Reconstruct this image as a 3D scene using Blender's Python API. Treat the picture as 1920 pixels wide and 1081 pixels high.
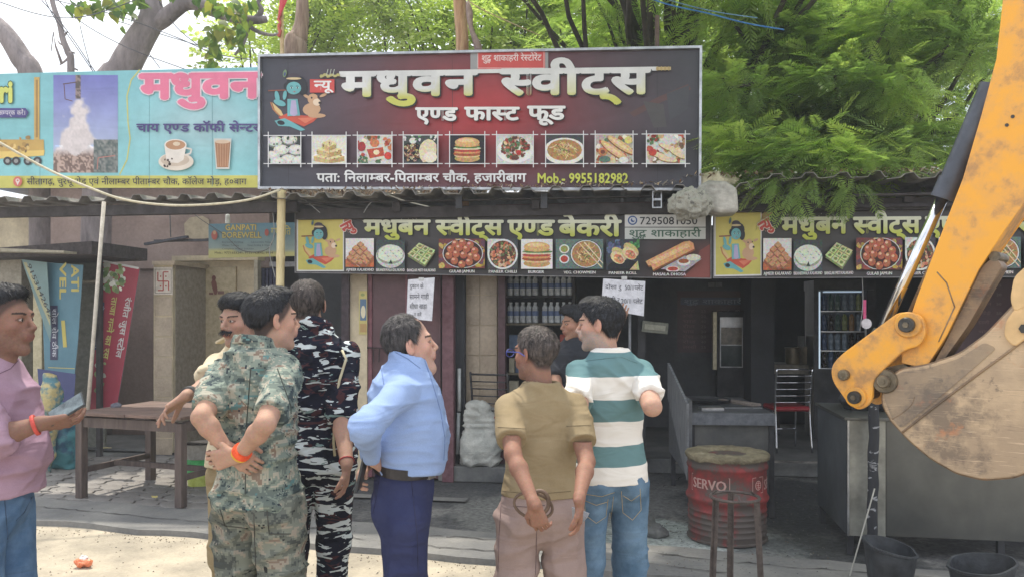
import bpy, math, random
import numpy as np
from mathutils import Vector, Matrix
R = math.radians
for o in list(bpy.data.objects): bpy.data.objects.remove(o)
S = bpy.context.scene
COL = S.collection
# ---------------------------------------------------------------- camera, world, sun, exposure
FPX, CX, HY, CAMH = 1478.0, 960.0, 590.0, 1.6       # focal length in photo pixels, principal column, horizon row, eye height
cam = bpy.data.cameras.new('camera'); camo = bpy.data.objects.new('camera', cam); COL.objects.link(camo)
camo.location = (0, 0, CAMH); camo.rotation_euler = (R(90), 0, 0)
cam.sensor_width = 36; cam.lens = 36 * FPX / 1920; cam.shift_y = (HY - 540.5) / 1920
cam.clip_start = 0.05; cam.clip_end = 2000
S.camera = camo
SUN_EL, SUN_AZ = R(68), math.atan2(-0.36, 0.90)       # azimuth measured from +Y towards +X
w = bpy.data.worlds.new('World'); S.world = w; w.use_nodes = True
wn, wl = w.node_tree.nodes, w.node_tree.links
bg = wn['Background']; sky = wn.new('ShaderNodeTexSky'); sky.sky_type = 'NISHITA'; sky.sun_disc = False
sky.sun_elevation = SUN_EL; sky.sun_rotation = SUN_AZ; sky.air_density = 1.0; sky.dust_density = 4.0; sky.ozone_density = 1.0
# thin bright cloud cover over the blue
tc = wn.new('ShaderNodeTexCoord'); mp = wn.new('ShaderNodeMapping'); mp.inputs['Scale'].default_value = (1.0, 1.0, 2.6)
nz = wn.new('ShaderNodeTexNoise'); nz.inputs['Scale'].default_value = 2.6; nz.inputs['Detail'].default_value = 6; nz.inputs['Roughness'].default_value = .55
rp = wn.new('ShaderNodeValToRGB'); rp.color_ramp.elements[0].position = .34; rp.color_ramp.elements[0].color = (.3, .3, .3, 1)
rp.color_ramp.elements[1].position = .58; rp.color_ramp.elements[1].color = (1, 1, 1, 1)
mx = wn.new('ShaderNodeMix'); mx.data_type = 'RGBA'; mx.inputs[7].default_value = (10.6, 11.0, 11.6, 1)
wl.new(tc.outputs['Generated'], mp.inputs[0]); wl.new(mp.outputs[0], nz.inputs['Vector']); wl.new(nz.outputs['Fac'], rp.inputs[0])
wl.new(rp.outputs[0], mx.inputs[0]); wl.new(sky.outputs[0], mx.inputs[6]); wl.new(mx.outputs[2], bg.inputs['Color'])
bg.inputs['Strength'].default_value = 0.10
sl = bpy.data.lights.new('sun', 'SUN'); slo = bpy.data.objects.new('sun', sl); COL.objects.link(slo)
sl.energy = 3.1; sl.angle = R(1.2); sl.color = (1.0, .93, .80)
sd = Vector((math.sin(SUN_AZ) * math.cos(SUN_EL), math.cos(SUN_AZ) * math.cos(SUN_EL), math.sin(SUN_EL)))
slo.rotation_euler = sd.to_track_quat('Z', 'Y').to_euler(); slo.location = (-6, 12, 25)
S.view_settings.view_transform = 'Standard'; S.view_settings.look = 'None'
S.view_settings.exposure = 0.66; S.view_settings.gamma = 1; S.view_settings.use_curve_mapping = False
S.cycles.max_bounces = 8; S.cycles.diffuse_bounces = 4; S.cycles.use_denoising = True

# ---------------------------------------------------------------- helpers
rng = np.random.default_rng(7); random.seed(7)
def lin(c):                                            # sRGB 0-255 to linear RGBA
    r = []
    for v in c[:3]:
        v = max(0, min(255, v)) / 255
        r.append(v / 12.92 if v <= .04045 else ((v + .055) / 1.055) ** 2.4)
    return (r[0], r[1], r[2], 1.0)
def W(px, py, d): return Vector(((px - CX) / FPX * d, d, CAMH + (HY - py) / FPX * d))   # the place that far along a sight line
class Plane:                                           # a vertical (or tilted) plane given by a point and a normal facing the viewer
    def __init__(s, p, n): s.p = Vector(p); s.n = Vector(n).normalized()
    def at(s, px, py, off=0.0):
        o = Vector((0, 0, CAMH)); r = Vector(((px - CX) / FPX, 1, (HY - py) / FPX))
        t = (s.p + s.n * off - o).dot(s.n) / r.dot(s.n)
        return o + r * t
FA = math.atan(0.134)
def FPL(back=0.0):                                     # the shop front, or a parallel plane so far behind it
    n = Vector((-math.sin(FA), -math.cos(FA), 0)); return Plane(Vector((0, 7.07, 0)) - n * back, n)
def facade_y(X, back=0.0): return 7.07 - .134 * X + back / math.cos(FA)
def tag(o, label=None, cat=None, group=None, kind=None):
    if label: o['label'] = label
    if cat: o['category'] = cat
    if group: o['group'] = group
    if kind: o['kind'] = kind
    return o
def thing(name, label, cat, loc=(0, 0, 0), rz=0, group=None):
    o = bpy.data.objects.new(name, None); COL.objects.link(o); o.location = loc; o.rotation_euler = (0, 0, rz); o.empty_display_size = .1
    return tag(o, label, cat, group)
def worldloc(o):
    v = Vector((0, 0, 0))
    while o is not None: v += Vector(o.location); o = o.parent
    return v
def mkmesh(name, V, F, mat, cols=None, smooth=False):
    me = bpy.data.meshes.new(name)
    if isinstance(F, np.ndarray):
        V = np.asarray(V, dtype=np.float32); nf, k = F.shape
        me.vertices.add(len(V)); me.vertices.foreach_set('co', V.ravel())
        me.loops.add(nf * k); me.loops.foreach_set('vertex_index', F.astype(np.int32).ravel())
        me.polygons.add(nf); me.polygons.foreach_set('loop_start', np.arange(0, nf * k, k, dtype=np.int32))
        me.polygons.foreach_set('loop_total', np.full(nf, k, dtype=np.int32))
        me.update(calc_edges=True); me.validate()
    else:
        me.from_pydata([tuple(v) for v in V], [], F)
    if cols is not None:
        a = me.color_attributes.new('Col', 'FLOAT_COLOR', 'POINT')
        c = np.ones((len(me.vertices), 4), dtype=np.float32); cc = np.asarray(cols, dtype=np.float32); c[:, :cc.shape[1]] = cc
        a.data.foreach_set('color', c.ravel())
    if smooth: me.polygons.foreach_set('use_smooth', [True] * len(me.polygons))
    if mat: me.materials.append(mat)
    me.update(); return me
def link(name, me, parent=None, loc=None):
    o = bpy.data.objects.new(name, me); COL.objects.link(o)
    if parent is not None: o.parent = parent
    if loc is not None: o.location = loc
    return o
def put(name, V, F, mat, parent=None, cols=None, smooth=False, world=True, center=False):
    """mesh from world-space vertices; made local to its parent thing, or given an origin at its own base"""
    V = np.asarray([tuple(v) for v in V] if not isinstance(V, np.ndarray) else V, dtype=np.float64)
    base = np.zeros(3)
    if parent is not None and world: base = np.array(worldloc(parent))
    elif parent is None and center: base = np.array([(V[:, 0].min() + V[:, 0].max()) / 2, (V[:, 1].min() + V[:, 1].max()) / 2, V[:, 2].min()])
    me = mkmesh(name, V - base, F, mat, cols, smooth)
    o = link(name, me, parent)
    if parent is None and center: o.location = tuple(base)
    return o
def basis(d, up=Vector((0, 0, 1))):
    d = Vector(d).normalized()
    if abs(d.dot(up)) > .98: up = Vector((0, 1, 0))
    a = d.cross(up).normalized(); b = a.cross(d).normalized(); return a, b, d
class MB:
    def __init__(s): s.V = []; s.F = []
    def add(s, V, F):
        n = len(s.V); s.V += [Vector(v) for v in V]; s.F += [tuple(i + n for i in f) for f in F]; return s
    def box(s, c, size, rot=None, taper=1.0):
        x, y, z = [q / 2 for q in size]; V = []
        for sz in (-1, 1):
            t = taper if sz > 0 else 1
            for sx, sy in ((-1, -1), (1, -1), (1, 1), (-1, 1)): V.append(Vector((sx * x * t, sy * y * t, sz * z)))
        if rot is not None:
            M = rot if isinstance(rot, Matrix) else Matrix.Rotation(rot, 3, 'Z'); V = [M @ v for v in V]
        return s.add([v + Vector(c) for v in V], [(3, 2, 1, 0), (4, 5, 6, 7), (0, 1, 5, 4), (1, 2, 6, 5), (2, 3, 7, 6), (3, 0, 4, 7)])
    def bar(s, a, b, wd, hg, up=Vector((0, 0, 1))):
        a, b = Vector(a), Vector(b); u, v, d = basis(b - a, up); M = Matrix((u, v, d)).transposed()
        return s.box((a + b) / 2, (wd, hg, (b - a).length), M)
    def tube(s, pts, r, n=8, cap=True):
        pts = [Vector(p) for p in pts]; m = len(pts); rr = r if isinstance(r, (list, tuple)) else [r] * m
        V = []; F = []; a0 = None
        for i, p in enumerate(pts):
            d = (pts[min(i + 1, m - 1)] - pts[max(i - 1, 0)])
            if d.length < 1e-9: d = Vector((0, 0, 1))
            d.normalize()
            if a0 is None: a0 = basis(d)[0]
            a = (a0 - d * a0.dot(d))
            a = a.normalized() if a.length > 1e-5 else basis(d)[0]
            a0 = a; b = d.cross(a)
            for k in range(n):
                t = 2 * math.pi * k / n; V.append(p + (a * math.cos(t) + b * math.sin(t)) * rr[i])
        for i in range(m - 1):
            for k in range(n):
                k2 = (k + 1) % n; F.append((i * n + k, i * n + k2, (i + 1) * n + k2, (i + 1) * n + k))
        if cap: F.append(tuple(range(n - 1, -1, -1))); F.append(tuple((m - 1) * n + k for k in range(n)))
        return s.add(V, F)
    def lathe(s, prof, c=(0, 0, 0), n=24, axis=None, sx=1, sy=1):
        V = []; F = []; m = len(prof)
        M = Matrix.Identity(3)
        if axis is not None: u, v, d = basis(axis); M = Matrix((u, v, d)).transposed()
        for r, z in prof:
            for k in range(n):
                t = 2 * math.pi * k / n; V.append(M @ Vector((r * math.cos(t) * sx, r * math.sin(t) * sy, z)) + Vector(c))
        for i in range(m - 1):
            for k in range(n):
                k2 = (k + 1) % n; F.append((i * n + k, i * n + k2, (i + 1) * n + k2, (i + 1) * n + k))
        F.append(tuple(range(n - 1, -1, -1))); F.append(tuple((m - 1) * n + k for k in range(n)))
        return s.add(V, F)
    def prism(s, poly, off):                            # polygon (3D points) extruded by a vector
        n = len(poly); off = Vector(off); V = [Vector(p) for p in poly] + [Vector(p) + off for p in poly]
        F = [tuple(range(n)), tuple(range(2 * n - 1, n - 1, -1))] + [(i, i + n, (i + 1) % n + n, (i + 1) % n) for i in range(n)]
        return s.add(V, F)
    def build(s, name, mat, parent=None, smooth=False, world=True, bevel=0, center=False, segs=2, autos=False):
        o = put(name, s.V, s.F, mat, parent, None, smooth, world, center)
        if bevel:
            m = o.modifiers.new('bevel', 'BEVEL'); m.width = bevel; m.segments = segs; m.limit_method = 'ANGLE'; m.angle_limit = R(40)
        if autos:
            me = o.data; me.polygons.foreach_set('use_smooth', [True] * len(me.polygons))
            try: me.set_sharp_from_angle(angle=R(38))
            except Exception: pass
        return o
def copy_tree(o, parent=None):
    c = o.copy(); COL.objects.link(c); c.parent = parent
    for ch in list(o.children): copy_tree(ch, c)
    return c
# ---- value noise
_T = rng.random((32, 32, 32)).astype(np.float32)
def vnoise(P, sc=(1, 1, 1), off=0.0):
    q = np.asarray(P, dtype=np.float64) * np.asarray(sc) + off + 100; i = np.floor(q).astype(int); f = q - i; f = f * f * (3 - 2 * f)
    r = 0
    for dx in (0, 1):
        for dy in (0, 1):
            for dz in (0, 1):
                wgt = (f[:, 0] if dx else 1 - f[:, 0]) * (f[:, 1] if dy else 1 - f[:, 1]) * (f[:, 2] if dz else 1 - f[:, 2])
                r = r + wgt * _T[(i[:, 0] + dx) % 32, (i[:, 1] + dy) % 32, (i[:, 2] + dz) % 32]
    return r
# ---------------------------------------------------------------- materials
def newmat(name):
    m = bpy.data.materials.new(name); m.use_nodes = True; nt = m.node_tree; return m, nt, nt.nodes['Principled BSDF']
def nnode(nt, t, **kw):
    n = nt.nodes.new(t)
    for k, v in kw.items():
        if hasattr(n, k): setattr(n, k, v)
        else: n.inputs[k].default_value = v
    return n
def noise_mat(name, c1, c2, scale=4, rough=.8, bump=.2, bscale=None, metal=0, detail=6, stretch=(1, 1, 1), c3=None, p=(.35, .65), spec=.5, bdist=.01, extra=None, coords='Object', wr=False):
    m, nt, b = newmat(name); L = nt.links
    tc = nt.nodes.new('ShaderNodeTexCoord'); mp = nt.nodes.new('ShaderNodeMapping'); mp.inputs['Scale'].default_value = stretch
    L.new(tc.outputs[coords], mp.inputs[0])
    n = nnode(nt, 'ShaderNodeTexNoise', Scale=scale, Detail=detail, Roughness=.6); L.new(mp.outputs[0], n.inputs['Vector'])
    r = nt.nodes.new('ShaderNodeValToRGB'); e = r.color_ramp.elements
    e[0].position = p[0]; e[0].color = lin(c1); e[1].position = p[1]; e[1].color = lin(c2)
    if c3 is not None: q = e.new(min(.99, p[1] + .12)); q.color = lin(c3)
    L.new(n.outputs['Fac'], r.inputs[0]); out = r.outputs[0]
    n2 = nnode(nt, 'ShaderNodeTexNoise', Scale=bscale or scale * 6, Detail=5); L.new(mp.outputs[0], n2.inputs['Vector'])
    mxx = nt.nodes.new('ShaderNodeMix'); mxx.data_type = 'RGBA'; mxx.blend_type = 'MULTIPLY'; mxx.inputs[0].default_value = .35
    L.new(out, mxx.inputs[6]); L.new(n2.outputs['Fac'], mxx.inputs[7])
    sc = nt.nodes.new('ShaderNodeMix'); sc.data_type = 'RGBA'; sc.blend_type = 'MULTIPLY'; sc.inputs[0].default_value = 1; sc.inputs[7].default_value = (1.2, 1.2, 1.2, 1)
    L.new(mxx.outputs[2], sc.inputs[6]); L.new(sc.outputs[2], b.inputs['Base Color'])
    b.inputs['Roughness'].default_value = rough; b.inputs['Metallic'].default_value = metal; b.inputs['Specular IOR Level'].default_value = spec
    if bump:
        bp = nt.nodes.new('ShaderNodeBump'); bp.inputs['Strength'].default_value = bump; bp.inputs['Distance'].default_value = bdist
        L.new(n2.outputs['Fac'], bp.inputs['Height']); L.new(bp.outputs[0], b.inputs['Normal'])
        if wr: crease(nt, bp, tc)
    return m
def crease(nt, bp, tc, sc=6.0, dist=.016, strength=.8):
    """creased cloth: a warped, stretched relief under the weave"""
    L = nt.links; m1 = nt.nodes.new('ShaderNodeMapping'); m1.inputs['Scale'].default_value = (.8, .8, 2.6); m1.inputs['Rotation'].default_value = (.3, .5, .2); L.new(tc.outputs['Object'], m1.inputs[0])
    a = nnode(nt, 'ShaderNodeTexNoise', Scale=sc, Detail=2.0, Roughness=.45, Distortion=.9); L.new(m1.outputs[0], a.inputs['Vector']); c = nt.nodes.new('ShaderNodeBump'); c.inputs['Strength'].default_value = strength; c.inputs['Distance'].default_value = dist; L.new(a.outputs['Fac'], c.inputs['Height']); L.new(c.outputs[0], bp.inputs['Normal'])
def vcol_mat(name, rough=.6, bump=0, bscale=300, spec=.4, dirt=0, metal=0, sss=0, weave=0, grain=0, gscale=55, wr=False):
    m, nt, b = newmat(name); L = nt.links
    a = nt.nodes.new('ShaderNodeVertexColor'); a.layer_name = 'Col'; out = a.outputs[0]
    tc = nt.nodes.new('ShaderNodeTexCoord')
    if dirt:
        n = nnode(nt, 'ShaderNodeTexNoise', Scale=3.0, Detail=8, Roughness=.65); L.new(tc.outputs['Object'], n.inputs['Vector'])
        r = nt.nodes.new('ShaderNodeValToRGB'); r.color_ramp.elements[0].position = .3; r.color_ramp.elements[1].position = .7
        r.color_ramp.elements[0].color = (1 - dirt, 1 - dirt, 1 - dirt, 1); r.color_ramp.elements[1].color = (1 + dirt * .4,) * 3 + (1,)
        L.new(n.outputs['Fac'], r.inputs[0]); q = nt.nodes.new('ShaderNodeMix'); q.data_type = 'RGBA'; q.blend_type = 'MULTIPLY'; q.inputs[0].default_value = 1
        L.new(out, q.inputs[6]); L.new(r.outputs[0], q.inputs[7]); out = q.outputs[2]
    if grain:
        n = nnode(nt, 'ShaderNodeTexNoise', Scale=float(gscale), Detail=4.0, Roughness=.7); L.new(tc.outputs['Object'], n.inputs['Vector']); q = nt.nodes.new('ShaderNodeMix'); q.data_type = 'RGBA'; q.blend_type = 'OVERLAY'; q.inputs[0].default_value = grain; ct = nt.nodes.new('ShaderNodeBrightContrast'); ct.inputs['Contrast'].default_value = 1.4; L.new(n.outputs['Color'], ct.inputs[0]); L.new(out, q.inputs[6]); L.new(ct.outputs[0], q.inputs[7]); out = q.outputs[2]
    L.new(out, b.inputs['Base Color']); b.inputs['Roughness'].default_value = rough; b.inputs['Specular IOR Level'].default_value = spec; b.inputs['Metallic'].default_value = metal
    if sss:
        b.inputs['Subsurface Weight'].default_value = sss; b.inputs['Subsurface Radius'].default_value = (.012, .005, .003); b.inputs['Subsurface Scale'].default_value = 1
    if bump:
        n = nnode(nt, 'ShaderNodeTexNoise', Scale=bscale, Detail=4); L.new(tc.outputs['Object'], n.inputs['Vector'])
        bp = nt.nodes.new('ShaderNodeBump'); bp.inputs['Strength'].default_value = bump; bp.inputs['Distance'].default_value = .003
        L.new(n.outputs['Fac'], bp.inputs['Height']); L.new(bp.outputs[0], b.inputs['Normal'])
        if wr: crease(nt, bp, tc, 1.6, .03, .5)
    return m
def plain(name, c, rough=.6, metal=0, bump=.1, scale=20, var=12, spec=.5):
    c2 = tuple(min(255, v + var) for v in c); c1 = tuple(max(0, v - var) for v in c)
    return noise_mat(name, c1, c2, scale=scale, rough=rough, metal=metal, bump=bump, spec=spec, bdist=.003)
M_PRINT = vcol_mat('printed_flex', rough=.42, dirt=.2, spec=.4, bump=.05, wr=True)
M_PHOTO = vcol_mat('printed_photo', rough=.5, dirt=.1, spec=.25, grain=.55)
M_PAPER = vcol_mat('paper', rough=.9, dirt=.05, spec=.1)
M_BLACKWOOD = plain('dark_timber', (62, 58, 60), .8, scale=8)
M_BLACKMETAL = noise_mat('sooty_metal', (38, 40, 46), (66, 66, 70), scale=5, rough=.55, bump=.2, metal=.2)
M_STEEL = noise_mat('galvanised_steel', (150, 152, 156), (190, 192, 195), scale=8, rough=.35, metal=.85, bump=.05)
M_CHROME = noise_mat('chrome', (200, 202, 208), (232, 232, 236), scale=4, rough=.12, metal=1, bump=.02)
# ---------------------------------------------------------------- lettering (the built-in typeface, shaped by hand) and flat print
_G = {}
def _curve_mesh(s, off):
    c = bpy.data.curves.new('t', 'FONT'); c.body = s; c.size = 1; c.offset = off; c.resolution_u = 2
    o = bpy.data.objects.new('t', c); COL.objects.link(o)
    bpy.context.view_layer.update()
    dg = bpy.context.evaluated_depsgraph_get(); me = o.evaluated_get(dg).to_mesh()
    V = [(v.co.x, v.co.y) for v in me.vertices]; F = [tuple(p.vertices) for p in me.polygons]
    mxx = max([v[0] for v in V], default=0)
    o.evaluated_get(dg).to_mesh_clear(); bpy.data.objects.remove(o); bpy.data.curves.remove(c)
    return V, F, mxx
_ADV = {}
def advance(ch):
    if ch not in _ADV:
        if '|' not in _ADV: _ADV['|'] = 0; _ADV['base'] = _curve_mesh('H', 0)[2]
        _ADV[ch] = _curve_mesh(ch + 'H', 0)[2] - _ADV['base']
    return _ADV[ch]
def glyph(ch, off):
    k = (ch, round(off, 4))
    if k not in _G: _G[k] = _curve_mesh(ch, off)[:2]
    return _G[k]
def clip_x(V, F, x0, keep_left=True):
    NV = []; NF = []
    for f in F:
        P = [V[i] for i in f]; Q = []
        for i in range(len(P)):
            a, b = P[i], P[(i + 1) % len(P)]; ia, ib = (a[0] <= x0) == keep_left, (b[0] <= x0) == keep_left
            if ia: Q.append(a)
            if ia != ib: t = (x0 - a[0]) / (b[0] - a[0]); Q.append((x0, a[1] + t * (b[1] - a[1])))
        if len(Q) >= 3: n = len(NV); NV += Q; NF.append(tuple(range(n, n + len(Q))))
    return NV, NF
STEM = 'नवसमणपबथचतलगजशधयषखघभझञ'
MARKS = 'िीुूेैोौंॉा्ृँः़ॅ'
def layout(s, off, track=0):
    """list of (V, F) and total width; half forms made by cutting the stem off, the short i placed before its cluster"""
    out = []; x = 0.0; chs = list(s); i = 0
    units = []
    while i < len(chs):                                 # split in clusters
        c = chs[i]; cl = [c]; i += 1
        while i < len(chs) and (chs[i] in MARKS or chs[i - 1] == '\u094d' and '\u0915' <= chs[i] <= '\u0939'): cl.append(chs[i]); i += 1
        units.append(cl)
    for cl in units:
        seq = []
        if 'ि' in cl: cl = [c for c in cl if c != 'ि']; seq.append(('ि', 0))
        k = 0
        while k < len(cl):
            c = cl[k]
            if k + 2 < len(cl) and cl[k + 1] == '\u094d' and c in STEM: seq.append((c, 1)); k += 2
            elif k + 2 < len(cl) and c == 'द' and cl[k + 1] == '\u094d': seq.append(('द', 0)); seq.append((cl[k + 2], 2)); k += 3
            elif c == '\u094d' and k + 1 == len(cl): seq.append((c, 0)); k += 1
            else: seq.append((c, 0)); k += 1
        for c, half in seq:
            if c == ' ': x += .30; continue
            V, F = glyph(c, off); a = advance(c)
            if half == 1: V, F = clip_x(V, F, a - .165); a = a - .165 - .0
            if half == 2:
                V = [(v[0] * .62 - .52, v[1] * .55 - .24) for v in V]; a = 0
            out.append(([(v[0] + x, v[1]) for v in V], F)); x += a + (track if a > .05 else 0)
    return out, x
def plin(c):
    g = sum(c[:3]) / 3; return lin(tuple((v * .84 + g * .16) * .97 + 4 for v in c[:3]))
class Print:
    """flat print on a plane, addressed by where it is seen in the photograph; every coat lies a hair above the one below"""
    def __init__(s, plane, off=0.0, step=.00035): s.pl = plane; s.off = off; s.step = step; s.n = 0; s.V = []; s.F = []; s.C = []
    def clear(s): s.V = []; s.F = []; s.C = []; return s
    def _emit(s, pts, faces, col):
        h = s.off + s.step * s.n; b = len(s.V)
        for p in pts: s.V.append(s.pl.at(p[0], p[1], h)); s.C.append(plin(col(p[0], p[1])) if callable(col) else plin(col))
        s.F += [tuple(i + b for i in f) for f in faces]
    def poly(s, pts, col, up=True):
        if up: s.n += 1
        s._emit(pts, [tuple(range(len(pts)))], col); return s
    def rect(s, x0, y0, x1, y1, col, up=True): return s.poly([(x0, y1), (x1, y1), (x1, y0), (x0, y0)], col, up)
    def disc(s, x, y, rx, ry, col, n=14, rot=0, up=True, wob=0):
        c, q = math.cos(rot), math.sin(rot); P = []
        for k in range(n):
            t = -2 * math.pi * k / n; j = 1 + (random.uniform(-wob, wob) if wob else 0)
            a, b = rx * math.cos(t) * j, ry * math.sin(t) * j; P.append((x + a * c - b * q, y + a * q + b * c))
        return s.poly(P, col, up)
    def line(s, pts, wd, col, up=True):
        if up: s.n += 1
        for a, b in zip(pts[:-1], pts[1:]):
            dx, dy = b[0] - a[0], b[1] - a[1]; l = math.hypot(dx, dy) or 1; nx, ny = -dy / l * wd / 2, dx / l * wd / 2
            s._emit([(a[0] + nx, a[1] + ny), (b[0] + nx, b[1] + ny), (b[0] - nx, b[1] - ny), (a[0] - nx, a[1] - ny)][::-1], [(0, 1, 2, 3)], col)
        return s
    def grid(s, quad, fn, nx=40, ny=14):
        s.n += 1; b = len(s.V); h = s.off + s.step * s.n
        (ax, ay), (bx, by), (cx, cy), (dx, dy) = quad    # tl tr br bl
        for j in range(ny + 1):
            for i in range(nx + 1):
                u, v = i / nx, j / ny
                x = (ax * (1 - u) + bx * u) * (1 - v) + (dx * (1 - u) + cx * u) * v; y = (ay * (1 - u) + by * u) * (1 - v) + (dy * (1 - u) + cy * u) * v
                s.V.append(s.pl.at(x, y, h)); s.C.append(plin(fn(x, y)))
        for j in range(ny):
            for i in range(nx):
                a = b + j * (nx + 1) + i; s.F.append((a, a + nx + 1, a + nx + 2, a + 1))
        return s
    def text(s, t, x0, x1, yb, yh, col, off=.02, slope=0, rot=0, shadow=None, sh=(2, 2), head=.62, track=0, outline=None, ow=.03):
        """glyphs spread from x0 to x1, baseline at row yb and headline (or capitals) at row yh"""
        def run(o_, dx, dy, c):
            gl, wd = layout(t, 0, track)
            kx = (x1 - x0) / max(wd, 1e-6); ky = (yb - yh) / head; s.n += .8
            cr, sr = math.cos(rot), math.sin(rot); o_ = o_ * .9; small = (yb - yh) < 9
            K = [(0, 0)] + ([(-o_, 0), (o_, 0), (0, -o_), (0, o_)] if not small else [(-o_, 0), (o_, 0)] if o_ > .015 else [])
            if o_ > .03 and not small: K += [(q * o_ * .7, w_ * o_ * .7) for q in (-1, 1) for w_ in (-1, 1)]
            for gi, (V, F) in enumerate(gl):
                for (ox, oy) in K:
                    s.n += .05 if len(K) > 1 else .2
                    P = []
                    for v in V:
                        X, Y = (v[0] + ox) * kx, -(v[1] + oy) * ky
                        P.append((x0 + dx + X * cr - Y * sr, yb + dy + X * sr + Y * cr + slope * X))
                    s._emit(P, F, c)
            s.n += .35
        if shadow: run(off, sh[0], sh[1], shadow)
        if outline: run(off + ow, 0, 0, outline)
        run(off, 0, 0, col); return s
    def build(s, name, parent, mat=None):
        if not s.V: return None
        o = put(name, s.V, s.F, mat or M_PRINT, parent, s.C); s.V = []; s.F = []; s.C = []; return o
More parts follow.
